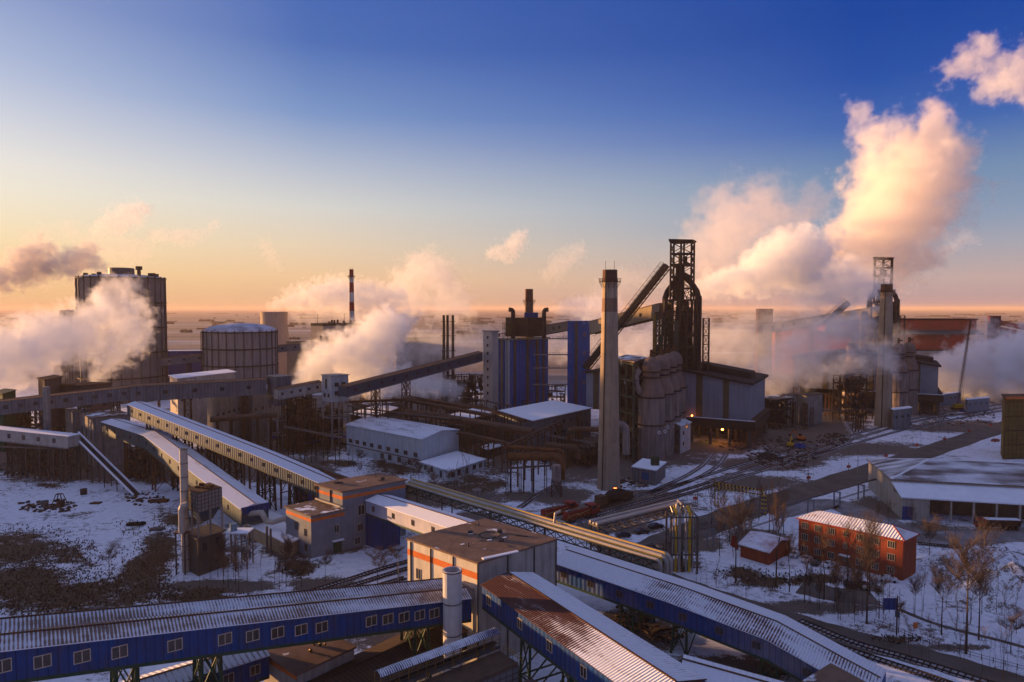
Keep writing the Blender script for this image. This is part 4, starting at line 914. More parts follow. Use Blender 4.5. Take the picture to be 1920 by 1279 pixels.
chimney('short sooty stack standing behind the roof machinery of the blue building', 992, 0, 542, 3.6, 2.35, [(.9, sootc)], M('stack_brown', (.26, .17, .12), (.18, .11, .08), .3, .9, streak=.5), y=418, platv=[.90], rods=False)
def blue_tower2():
    B = Vector(((1072 - U0) / F * 400, 400, 0)); A = B + Vector((-.755, .656, 0)) * 3.0; C = B + Vector((.755, .656, 0)) * 15.5; zt = D(1072, 602, 400).z
    t, c = block('blue_tower', 'slim blue clad tower with one tan stripe between the blue building and the chimney', 'tower', (A, B, C), 0, zt, bluet, bluet, over=.3)
    for f0, f1 in ((.17, .31),):
        m = MB(); p, q = c[1].lerp(c[2], f0), c[1].lerp(c[2], f1); n = Vector((.656, -.755, 0)) * .12; m.prism([(p.x, p.y), (q.x, q.y), (q.x + n.x, q.y + n.y), (p.x + n.x, p.y + n.y)], 0, zt - .4); m.build('cladding_stripe', ochre, t)
    wallwins(t, c[1], c[2], [(.7, zt - 8, 1.6, 2), (.7, zt - 19, 1.6, 2), (.7, zt - 26, 1.6, 2), (.7, zt - 36, 1.6, 2)])
    # walkway bridges
    for k, v in enumerate((634, 664, 689, 720)):
        z = D(1040, v, 404).z; xa = (1000 - U0) / F * 402; xb = (1068 - U0) / F * 402
        w = thing('walkway_bridge', ['topmost', 'second highest', 'third highest', 'lowest'][k] + ' grey walkway bridge linking the blue building to the slim blue tower', 'footbridge', (xa, 403, z))
        m = MB(); m.box(xa, xb, 402.5, 404.5, z - .6, z); m.build('deck', conc, w)
        m = MB()
        for zz in (.6, 1.2): m.beam((xa, 402.5, z + zz), (xb, 402.5, z + zz), .1)
        for i in range(12): x = xa + (xb - xa) * i / 11; m.beam((x, 402.5, z), (x, 402.5, z + 1.2), .1)
        m.build('railing', steel, w)
blue_tower2()
gallery('short tan gallery joining the blue building roof to the slim blue tower', [D(1022, 610, 412), D(1067, 602, 408)], 5, 5.3, rise=.3, wall=tanw, roof=tanw, style='flat', wins=(.35, .6), wkw=dict(w=.9, h=1.6, frame=steel_d), under=steel_d)
gallery('tan gallery rising from behind the tall chimney to the blast furnace', [D(1105, 603, 392), D(1236, 569, 355)], 5, 7.0, rise=.3, wall=tanw, roof=steel_d, style='flat', wins=(.75,), wkw=dict(w=1.2, h=1.8, frame=steel_d), under=steel_d)
def skip_bridge(label, a, b, w=4.5):
    t = thing('skip_incline', label, 'skip incline', (a.x, a.y, a.z)); d = (b - a).normalized(); n = d.cross(Vector((0, 0, 1))).normalized(); up = n.cross(d)
    m = MB(); m.beam(a, b, w, 2.6); m.build('trough', steel_d, t)
    m = MB(); N_ = int((b - a).length / 3)
    for s in (-w / 2, w / 2):
        for i in range(N_): p = a.lerp(b, i / N_) + n * s + up * 1.2; m.beam(p, p + up * 1.6, .18)
        m.beam(a + n * s + up * 2.8, b + n * s + up * 2.8, .2)
        m.beam(a + n * s - up * 2.0, b + n * s - up * 2.0, .5)
        for i in range(N_): p = a.lerp(b, i / N_) + n * s - up * 1.2; q = a.lerp(b, (i + 1) / N_) + n * s - up * 2.2; m.beam(p, q, .2)
    m.build('railing', steel_d, t)
    return t
skip_bridge('dark inclined skip bridge running up to the top of the blast furnace', D(1098, 690, 372), D(1250, 497, 352))
skip_bridge('short dark inclined bridge emerging from steam at the second furnace', D(1545, 605, 455), D(1590, 566, 452), 4)
# ---- blast furnace
def furnace(label, X, Y, s=1.0):
    t = thing('blast_furnace', label, 'blast furnace', (X, Y, 0)); c = Vector((X, Y, 0)); rot = .42
    ex, ey = Vector((math.cos(rot), -math.sin(rot) * 1.0, 0)), Vector((math.sin(rot), math.cos(rot), 0))
    def P(a, b, z): q = c + ex * a + ey * b; return Vector((q.x, q.y, z))
    def frame(m, x0, x1, y0, y1, z0, z1, n, w, br=True, nx=2):
        for k in range(nx):
            x = x0 + (x1 - x0) * k / (nx - 1)
            for y in (y0, y1): m.beam(P(x, y, z0), P(x, y, z1), w)
        for k in range(n + 1):
            z = z0 + (z1 - z0) * k / n
            for y in (y0, y1): m.beam(P(x0, y, z), P(x1, y, z), w * .8)
            for x in (x0, x1): m.beam(P(x, y0, z), P(x, y1, z), w * .8)
        if br:
            for k in range(n):
                za, zb = z0 + (z1 - z0) * k / n, z0 + (z1 - z0) * (k + 1) / n
                for (a, b) in (((x0, y0), (x1, y0)), ((x1, y0), (x1, y1)), ((x0, y1), (x1, y1)), ((x0, y0), (x0, y1))):
                    m.beam(P(*a, za), P(*b, zb), w * .4); m.beam(P(*b, za), P(*a, zb), w * .4)
    m = MB(); frame(m, -5.6, 4.6, -4, 4, 70, 99, 5, .8, nx=3); m.build('top_frame', steel_d, t)
    m = MB(); m.hexa([P(-6.3, -4.6, 99), P(5.3, -4.6, 99), P(5.3, 4.6, 99), P(-6.3, 4.6, 99)], [P(-6.6, -4.9, 100.6), P(5.6, -4.9, 99.8), P(5.6, 4.9, 99.8), P(-6.6, 4.9, 100.6)]); m.build('top_roof', steel_d, t)
    m = MB(); m.tube(P(-2, 0, 70), P(-1.5, 0, 88), 2.6, 2.2, 12); m.tube(P(-1.5, 0, 88), P(-1.5, 0, 94), 1.0, 1.0); m.tube(P(1, 1, 88), P(1, 1, 92), .8); 
    for z in (76, 82, 88): m.hexa([P(-5.6, -4, z), P(4.6, -4, z), P(4.6, 4, z), P(-5.6, 4, z)], [P(-5.6, -4, z + .3), P(4.6, -4, z + .3), P(4.6, 4, z + .3), P(-5.6, 4, z + .3)])
    m.build('charging_gear', steel_d, t)
    for sx in (-1, 1):        # uptakes: rise from shoulders and meet at the top
        m = MB(); m.path([P(sx * 8.2 - .3, -2, 40 if sx > 0 else 52), P(sx * 8.2 - .3, -2, 71), P(sx * 7.2 - .3, -1, 74.5), P(sx * 4 - .3, 0, 79), P(-.3, 0, 83)], 1.5, 12); m.build('uptake', steel_d, t)
    m = MB(); m.path([P(8.0, -2.4, 72), P(8.0, -2.4, 40), P(7.8, -2.6, 24)], 1.75, 12); m.build('downcomer', steel_d, t)
    m = MB()
    for k in range(4):
        for a, b in ((-3 + 2 * k, -1 + 2 * k),): m.beam(P(a - 1, -3.8, 70), P(b, -3.8, 77), .25); m.beam(P(b, -3.8, 70), P(a - 1, -3.8, 77), .25)
    m.build('bracing', steel_d, t)
    m = MB(); frame(m, -7.5, 7.0, -6.5, 6.5, 24, 70, 8, 1.05, nx=5); m.build('main_frame', steel_d, t)
    m = MB(); frame(m, -12.5, -6, -5, 4, 22, 62, 8, .85, nx=3); m.build('side_frame', greeng, t)
    m = MB(); m.hexa([P(-13, -5.5, 62), P(-5, -5.5, 62), P(-5, 4.5, 62), P(-13, 4.5, 62)], [P(-13, -5.5, 64), P(-5, -5.5, 64), P(-5, 4.5, 64), P(-13, 4.5, 64)]); m.build('side_deck', steel_d, t)
    m = MB(); m.beam(P(-13.2, -5.2, 22), P(-13.2, -5.2, 63), 1.3); m.build('yellow_column', M('ochre_steel', (.34, .22, .05), (.2, .13, .05), .5, .7), t)
    m = MB(); m.beam(P(-1.5, -8.5, 14), P(-1.5, -8.5, 60), 1.7); m.beam(P(-1.5, -8.5, 30), P(-9, -7, 45), .7); m.beam(P(-9, -7, 30), P(-1.5, -8.5, 45), .7); m.build('green_column', greeng, t)
    m = MB(); m.lathe([(7.2, 8), (7.0, 24), (5.8, 32), (4.4, 52), (3.5, 66), (2.2, 70)], (c.x, c.y, 0), 20); m.build('furnace_shell', M('furnace_iron', (.07, .055, .05), (.04, .035, .03), .4, .8), t)
    for z in (30, 38, 46, 54, 62, 68): m = MB(); m.lathe([(4, z), (7.5, z), (7.5, z + .4), (4, z + .4)], (c.x, c.y, 0), 16); m.build('gallery_deck', steel_d, t)
    m = MB(); z0, z1 = 26, 69
    for i in range(60):
        a = random.uniform(-12, 7); b = random.uniform(-6, 6); z = random.uniform(26, 66); h = random.uniform(2, 8); m.beam(P(a, b, z), P(a, b, z + h), random.uniform(.3, 1.1))
    m.build('pipework', greeng, t)
    m = MB(); frame(m, 10.2, 13.0, -2, 1, 22, 61, 9, .35); m.build('ladder_tower', steel_d, t)
    return t
FX, FY = (1280 - U0) / F * 350, 350
furnace('towering dark steel blast furnace with an open framed top and skip bridge', FX, FY)
furnace('second blast furnace mostly wrapped in steam behind the far right chimney', (1655 - U0) / F * 470, 470)
# ---- cast houses
def casthouse(label, uR, yR, apex=True):
    X = (uR - U0) / F * yR; R0 = Vector((X, yR, 0)); d = Vector((-.879, .477, 0)); n = Vector((.477, .879, 0)); W = 83
    t = thing('cast_house', label, 'cast house', (X, yR, 0))
    def P(s, o, z): q = R0 + d * s + n * o; return Vector((q.x, q.y, z))
    zr = lambda s: 30 + .155 * s if s <= 48 else 37.4 - .16 * (s - 48)
    m = MB(); zb = 12.9; dep = 46
    for (s0, s1) in ((0, 48), (48, W)):
        m.face([P(s0, 0, zb), P(s0, 0, zr(s0)), P(s1, 0, zr(s1)), P(s1, 0, zb)]); m.face([P(s0, dep, zb), P(s0, dep, zr(s0)), P(s1, dep, zr(s1)), P(s1, dep, zb)][::-1])
    for s0 in (0, W): m.face([P(s0, 0, zb), P(s0, dep, zb), P(s0, dep, zr(s0)), P(s0, 0, zr(s0))])
    m.face([P(0, 0, zb), P(W, 0, zb), P(W, dep, zb), P(0, dep, zb)]); m.build('wall', palew, t)
    for s0, s1 in ((9.5, 12.3), (22, 25.2), (35, 38), (48, 51), (62, 65), (76, 79)):
        m = MB(); m.face([P(s0, -.1, zb), P(s1, -.1, zb), P(s1, -.1, zr(s1) - .2), P(s0, -.1, zr(s0) - .2)]); m.face([P(s1, -.03, zb), P(s0, -.03, zb), P(s0, -.03, zr(s0) - .2), P(s1, -.03, zr(s1) - .2)])
        m.face([P(s0, -.1, zb), P(s0, -.1, zr(s0) - .2), P(s0, -.03, zr(s0) - .2), P(s0, -.03, zb)]); m.face([P(s1, -.1, zb), P(s1, -.03, zb), P(s1, -.03, zr(s1) - .2), P(s1, -.1, zr(s1) - .2)]); m.build('cladding_stripe', ochre, t)
    m = MB()
    for (s0, s1) in ((-1.5, 48), (48, W + 1.5)):
        m.hexa([P(s0, -1.5, zr(s0)), P(s1, -1.5, zr(s1)), P(s1, dep + 1, zr(s1)), P(s0, dep + 1, zr(s0))][::-1], [P(s0, -1.5, zr(s0) + 1.1), P(s1, -1.5, zr(s1) + 1.1), P(s1, dep + 1, zr(s1) + 1.1), P(s0, dep + 1, zr(s0) + 1.1)][::-1])
    m.build('roof', roofd, t)
    m = MB(); m.hexa([P(2, 14, zr(2) + 1), P(26, 14, zr(26) + 1), P(26, 26, zr(26) + 1), P(2, 26, zr(2) + 1)][::-1], [P(2, 14, zr(2) + 4.2), P(26, 14, zr(26) + 4.2), P(26, 26, zr(26) + 4.2), P(2, 26, zr(2) + 4.2)][::-1]); m.build('roof_monitor', roofd, t)
    m = MB(); m.hexa([P(-3, -2, zb - 4.5), P(W * .62, -2, zb - 4.5), P(W * .62, dep, zb - 4.5), P(-3, dep, zb - 4.5)], [P(-3, -2, zb - .02), P(W * .62, -2, zb - .02), P(W * .62, dep, zb - .02), P(-3, dep, zb - .02)]); m.build('deck', steel_d, t)
    m = MB(); m.beam(P(-3, -2.1, zb + .15), P(W * .6, -2.1, zb + .15), .4); m.build('snow_edge', snow, t)
    for s0 in (0, 9, 18, 27, 36, 45):
        for o in (0, 15, 30, 44): m = MB(); m.beam(P(s0, o, 0), P(s0, o, zb - 4.4), 2.0 if s0 == 0 else 1.2); m.build('column', conc_d, t)
    m = MB(); m.hexa([P(0, 44, 0), P(W, 44, 0), P(W, dep, 0), P(0, dep, 0)], [P(0, 44, zb - 4.5), P(W, 44, zb - 4.5), P(W, dep, zb - 4.5), P(0, dep, zb - 4.5)]); m.build('back_wall', conc_d, t)
    for (s0, o, z, mt, r) in ((13, 3, 7.2, lampo, .55), (18.5, 2, 2.6, lampg, .4), (26.5, -2.2, zb + .8, lampo, .3)):
        m = MB(); m.ball(P(s0, o, z), r, 8, 5); m.build('lamp', mt, t)
    return P
CP = casthouse('first large grey cast house with ochre stripes and sloping black roof on dark columns', 1408, 325.6)
casthouse('second grey cast house with ochre stripes at far right, partly veiled by steam', 1762, 425)
# lamps under cast house give off real light
for (s0, o, z) in ((13, 1.5, 6.5),):
    l = bpy.data.lights.new('lamp_light', 'POINT'); l.energy = 900; l.color = (1, .35, .08); l.shadow_soft_size = .5
    lo = bpy.data.objects.new('lamp_light', l); lo.location = CP(s0, o, z); sc.collection.objects.link(lo)
# ---- hot stoves
def stove(label, X, Y, s=1.0, signs=False, group='hot stoves in a row'):
    t = thing('hot_stove', label, 'hot stove', (X, Y, 0), group); c = (X, Y, 0)
    m = MB(); m.lathe([(5.8 * s, 0), (5.8 * s, 27.5)], c, 28); m.build('lower_shell', shell, t, smooth=True)
    m = MB(); m.lathe([(5.8 * s, 27.5), (5.6 * s, 29), (5.0 * s, 31.2), (4.1 * s, 33.5), (3.6 * s, 34.6), (3.6 * s, 38.0), (3.9 * s, 38.8), (4.0 * s, 40.4), (3.5 * s, 42.6), (2.4 * s, 44.2), (1.1 * s, 44.9), (0, 45)], c, 28); m.build('dome', brickd, t, smooth=True)
    for z, r in ((15.5, 5.8), (27.5, 5.8), (36, 3.6), (38.4, 3.75)): m = MB(); m.lathe([(r * s, z - .3), (r * s + .7, z), (r * s + .7, z + .2), (r * s, z + .4)], c, 28); m.build('ring_platform', steel_d, t)
    m = MB(); m.tube((X, Y, 44.5), (X, Y, 48.0), .9, .7); m.tube((X, Y, 46.5), (X + 2.5, Y + 1, 46.5), .5); m.build('top_valve', rust, t)
    m = MB()
    for k in range(6): a = -1.9 + .42 * k; m.beam((X + (5.85) * s * math.cos(a), Y + 5.85 * s * math.sin(a), 0), (X + 5.85 * s * math.cos(a), Y + 5.85 * s * math.sin(a), 27), .28)
    m.build('rib_pipes', shell, t)
    return t
for k, (u, y) in enumerate(((1222, 301), (1241, 313), (1254, 325), (1265, 338))):
    t = stove(['front one of the four domed hot stoves beside the tall chimney', 'second of the four domed hot stoves behind the tall chimney', 'third of the four domed hot stoves behind the tall chimney', 'rearmost of the four domed hot stoves next to the cast house'][k], (u - U0) / F * y, y, signs=(k == 0))
for k, (u, v, y) in enumerate(((1236, 811, 294.5), (1247, 809, 296.5), (1252, 801, 302), (1262, 793, 311), (1261, 799, 310), (1270, 792, 322))):
    p = D(u, v, y); m = MB(); z = p.z; m.face([(p.x, p.y - .2, z - 1), (p.x + .9, p.y - .2, z), (p.x, p.y - .2, z + 1), (p.x - .9, p.y - .2, z)]); m.face([(p.x, p.y, z - 1), (p.x - .9, p.y, z), (p.x, p.y, z + 1), (p.x + .9, p.y, z)])
    o = m.build('diamond_sign', M('sign_white', (.65, .6, .6), None, 1, .6)); tag(o, ['lowest left', 'second from left', 'third from left', 'upper right', 'fourth from left', 'rightmost'][k] + ' small white diamond sign on the hot stove platform rail', 'sign', 'diamond signs along the hot stove walkway')
    q = MB(); s_ = .35; q.face([(p.x, p.y - .24, z - s_), (p.x + s_, p.y - .24, z), (p.x, p.y - .24, z + s_), (p.x - s_, p.y - .24, z)]); q.build('red_mark', redpaint, o, local=True)
for k, (u, y) in enumerate(((1686, 418), (1706, 432), (1600, 440))):
    stove(['near domed hot stove right of the far chimney, half in steam', 'rear domed hot stove right of the far chimney, half in steam', 'dark domed hot stove left of the far chimney inside the steam'][k], (u - U0) / F * y, y, .95, group='hot stoves of the second furnace')
def framed_block(name, label, corners, z0, z1, nlev, mat, roof=None, fill=None, w=.6, cat='steel frame', infill=0, nb=3):
    c = [Vector((p[0], p[1], 0)) for p in corners]
    if len(c) == 3: c.append(c[0] + c[2] - c[1])
    ctr = sum(c, Vector()) / 4; t = thing(name, label, cat, (ctr.x, ctr.y, z0)); m = MB()
    for i in range(4):
        a, b = c[i], c[(i + 1) % 4]
        for k in range(nb): p = a.lerp(b, k / (nb)); m.beam((p.x, p.y, z0), (p.x, p.y, z1), w)
        for k in range(1, nlev + 1): z = z0 + (z1 - z0) * k / nlev; m.beam((a.x, a.y, z - w), (b.x, b.y, z - w), w * .8)
        for k in range(nlev):
            za, zb = z0 + (z1 - z0) * k / nlev, z0 + (z1 - z0) * (k + 1) / nlev
            p, q = a.lerp(b, .0), a.lerp(b, 1 / nb); m.beam((p.x, p.y, za), (q.x, q.y, zb), w * .35); m.beam((q.x, q.y, za), (p.x, p.y, zb), w * .35)
    m.build('frame', mat, t)
    if infill:
        m = MB()
        for _ in range(infill):
            f, g = random.uniform(.1, .9), random.uniform(.1, .9); p = c[0].lerp(c[1], f).lerp(c[3].lerp(c[2], f), g); z = random.uniform(z0, z1 * .9); h = random.uniform(.05, .3) * (z1 - z0); r = random.uniform(.3, 1.3)
            if random.random() < .5: m.tube((p.x, p.y, z), (p.x, p.y, min(z + h, z1 - .5)), r, r, 8)
            else: m.box(p.x - r * 1.5, p.x + r * 1.5, p.y - r, p.y + r, z, min(z + h * .6, z1 - .5))
        m.build('machinery', fill or steel_d, t)
        m = MB()
        for k in range(1, nlev): z = z0 + (z1 - z0) * k / nlev; m.prism([(p.x, p.y) for p in [ctr + (q - ctr) * .96 for q in c]], z - .2, z)
        m.build('floor_deck', steel_d, t)
    if roof: m = MB(); m.prism([(p.x, p.y) for p in [ctr + (q - ctr) * 1.06 for q in c]], z1, z1 + .5); m.build('roof', roof, t)
    return t
yS = 293
framed_block('stove_gantry', 'dark green steel gantry full of ducts between the tall chimney and the hot stoves', [((1150 - U0) / F * 312, 312), ((1189 - U0) / F * yS, yS), ((1214 - U0) / F * 318, 318)], 0, D(1189, 680, yS).z, 6, greeng, roofbs, steel_d, .8, infill=90)
def duct(label, pts, r, mat, name='duct', cat='duct', legs=(), legmat=steel_d):
    t = thing(name, label, cat, (pts[0][0], pts[0][1], 0)); m = MB(); m.path(pts, r, 14); m.build('pipe', mat, t, smooth=True)
    for q in legs: m = MB(); m.beam((q[0], q[1], 0), (q[0], q[1], q[2]), .5); m.build('leg', legmat, t)
    return t
duct('pale curved duct looping out of the gantry beside the front hot stove', [D(1200, 693, 298), D(1195, 697, 298), D(1192, 706, 298), D(1193, 722, 298), D(1200, 735, 299), D(1209, 738, 300)], 1.3, shell)
duct('curved pale duct rising behind the foot of the tall chimney', [D(1160, 795, 280), D(1168, 797, 280), D(1173, 803, 280), D(1174, 815, 280), D(1174, 852, 280)], 1.5, shell)
t, c = block('control_house', 'small grey house with a snowy roof at the foot of the hot stoves', 'building', (G(1186, 874, 6), G(1230, 881, 6), G(1248, 866, 6)), 0, 6, greyw, roofs); wallwins(t, c[0], c[1], [(.55, 3, 2.6, 2.4)], frame=bluew, pane=M('blue_pane', (.04, .16, .35), None, 1, .4))
m = MB(); b = G(1228, 872, 6); m.box(b.x - 1.5, b.x + 1.5, b.y - 1, b.y + 1, 6.01, 9.2); tag(m.build('ventilation_unit', green), 'green ventilation box on the snowy roof of the small grey house', 'vent')
t, c = block('annex_building', 'pale grey four storey annex between hot stoves and cast house', 'building', (D(1264, 800, 322), D(1276, 800, 312), D(1295, 800, 322)), 0, D(1276, 798, 312).z, white_r, roofs); wallwins(t, c[1], c[2], [(.3, 4, 1.4, 1.6), (.3, 9, 1.4, 1.6), (.6, 12, 2, 2.2)], frame=conc_d)
wallwins(t, c[0], c[1], [(.5, 4, 1.4, 1.6), (.5, 9, 1.4, 1.6)], frame=conc_d)
# flat white roofed hall under the blue building
t, c = block('low_hall', 'low hall with a flat white snow roof at the foot of the blue building', 'hall', (D(930, 782, 345), D(1000, 797, 316), D(1108, 770, 356)), 0, D(1000, 788, 316).z, greyw, roofs, over=.6)
wallwins(t, c[1], c[2], [(.35, 11, 1.6, 1.6), (.5, 11, 1.6, 1.6), (.62, 11, 1.6, 1.6), (.74, 11, 1.6, 1.6), (.35, 6, 1.6, 1.6), (.5, 6, 1.6, 1.6), (.62, 6, 1.6, 1.6), (.74, 6, 1.6, 1.6)], frame=steel_d)
# ---- white warehouse (centre)
def gabled(label, near, far_u, h, rise, wall, roof, name='warehouse', cat='warehouse', eave=.5, wname='wall'):
    """near: left, corner, right plan points; ridge parallel to left->corner"""
    A, B, C = [Vector((p[0], p[1], 0)) for p in near]; Dd = A + C - B; ctr = (A + B + C + Dd) / 4; t = thing(name, label, cat, (ctr.x, ctr.y, 0))
    Z = Vector((0, 0, 1)); mAD = (A + Dd) / 2; mBC = (B + C) / 2; m = MB()
    m.face([A, B, B + Z * h, A + Z * h]); m.face([C, Dd, Dd + Z * h, C + Z * h]); m.face([B, C, C + Z * h, mBC + Z * (h + rise), B + Z * h]); m.face([Dd, A, A + Z * h, mAD + Z * (h + rise), Dd + Z * h]); m.build(wname, wall, t)
    e = (B - A).normalized() * eave; w = (C - B).normalized() * eave; sl_ = (C - B).length / 2
    r = MB(); L_ = (B - A).length
    for s, (P_, Q_) in ((-1, (A, B)), (1, (Dd, C))):
        a, b = P_ - e + w * s + Z * (h - .1), Q_ + e + w * s + Z * (h - .1); c_, d_ = mBC + e + Z * (h + rise + .05), mAD - e + Z * (h + rise + .05)
        r.hexa([a, b, c_, d_], [x + Z * .25 for x in (a, b, c_, d_)]); 
        n4 = 4 * 2; base = len(r.uv)
        r.face([x + Z * .27 for x in (a, b, c_, d_)], [(0, 0), (L_, 0), (L_, sl_), (0, sl_)])
    r.build('roof', roof, t)
    return t, (A, B, C, Dd)
yB = G(792, 882).y
A, B, C = G(650, 848), G(792, 882), G(860, 860)
t, c = gabled('white warehouse with a snow patched roof and a long row of dark windows', (A, B, C), 0, D(792, 824, B.y).z, 1.6, whitew, R_patchy)
wallwins(t, c[0], c[1], [(f, 5.8, 2.2, 1.5) for f in (.06, .16, .26, .36, .47, .58, .69, .80, .92)] + [(f, 2.2, 2.2, 2.0) for f in (.5, .6, .72, .85)], frame=conc_d)
m = MB()
for f0, f1 in ((0, 1),): a, b = c[0], c[1]; n = Vector((b.y - a.y, a.x - b.x, 0)).normalized() * .1; m.prism([(a.x, a.y), (b.x, b.y), (b.x + n.x, b.y + n.y), (a.x + n.x, a.y + n.y)], 3.6, 4.0); m.build('sill_band', rust, t)
a1, b1 = G(790, 885), G(842, 903); c1 = G(908, 880)
t, c = block('office_annex', 'low white annex with a clean snow roof at the right end of the white warehouse', 'annex', (a1, b1, c1), 0, 4.3, whitew, roofs, over=.6)
wallwins(t, c[0], c[1], [(.15, 2.4, 1.2, 1.8), (.4, 2.4, 1.2, 1.8), (.72, 1.8, 1.3, 2.4)], frame=steel_d); wallwins(t, c[1], c[2], [(.1, 2.2, 1.8, 1.8), (.27, 2.2, 1.8, 2.0), (.5, 1.8, 1.2, 2.6), (.7, 2.3, 1.8, 1.6), (.88, 2.3, 1.8, 1.4)], frame=steel_d)
# ---- red office building and cottage
def red_building():
    h = 10.0; A, B, C = G(1498, 971, h), G(1694, 1013, h), G(1719, 1001, h)
    A, B, C = [Vector((p.x, p.y, 0)) for p in (A, B, C)]; Dd = A + C - B; ctr = (A + C) / 2
    t = thing('office_building', 'three storey red office building with a snowy hipped roof at right', 'office building', (ctr.x, ctr.y, 0))
    m = MB(); m.prism([(p.x, p.y) for p in (A, B, C, Dd)], 0, h); m.build('wall', redw, t)
    Z = Vector((0, 0, 1)); e = (B - A).normalized(); w = (C - B).normalized(); o = .5
    a, b, c_, d = A - e * o - w * o, B + e * o - w * o, C + e * o + w * o, Dd - e * o + w * o; hip = (C - B).length / 2 + o
    r0, r1 = (a + d) / 2 + e * hip + Z * (h + 2.0), (b + c_) / 2 - e * hip + Z * (h + 2.0); z0 = Z * (h + .02)
    r = MB(); L_ = (b - a).length; rf = M('x', (0, 0, 0)) if False else snowroof('roof_snow_office', (.28, .06, .04), 1.25, .8, .7, seed=15.2)
    r.face([a + z0, b + z0, r1, r0], [(0, 0), (L_, 0), (L_ - hip, hip), (hip, hip)]); r.face([b + z0, c_ + z0, r1], [(0, 0), (8, 0), (4, 4)]); r.face([c_ + z0, d + z0, r0, r1], [(0, 0), (L_, 0), (L_ - hip, hip), (hip, hip)]); r.face([d + z0, a + z0, r0], [(0, 0), (8, 0), (4, 4)]); r.face([d + z0, c_ + z0, b + z0, a + z0])
    r.build('roof', rf, t)
    m = MB(); m.beam(b + z0, r1, .25); m.beam(c_ + z0, r1, .25); m.beam(a + z0 - Z * .1, b + z0 - Z * .1, .3, .25); m.beam(b + z0 - Z * .1, c_ + z0 - Z * .1, .3, .25); m.build('roof_trim', redpaint, t)
    its = []
    for f in (.065, .2, .335, .475, .61, .755, .895):
        for z in (8.3, 5.2, 2.0):
            if f == .475: its.append((f, z + (.2 if z > 3 else 0), 1.0, 1.3))
            else: its.append((f, z, 1.5, 1.55))
    wallwins(t, A, B, its, frame=framew, cols=3)
    m = MB(); q = A.lerp(B, .475); n = Vector((B.y - A.y, A.x - B.x, 0)).normalized(); x = e * 1.3
    m.hexa([q - x + Z * 2.9, q + x + Z * 2.9, q + x + n * 1.3 + Z * 2.9, q - x + n * 1.3 + Z * 2.9][::-1], [q - x + Z * 3.05, q + x + Z * 3.05, q + x + n * 1.3 + Z * 3.05, q - x + n * 1.3 + Z * 3.05][::-1]); m.build('canopy', snow, t)
red_building()
t, c = gabled('small dark red cottage with a half snowed hipped roof left of the red office building', (G(1441, 1060), G(1388, 1044), G(1430, 1022)), 0, 3.4, 1.6, redw, M('cottage_snow_roof', (.7, .7, .76), (.3, .07, .05), .16, .8, patch=.58), name='cottage', cat='cottage')
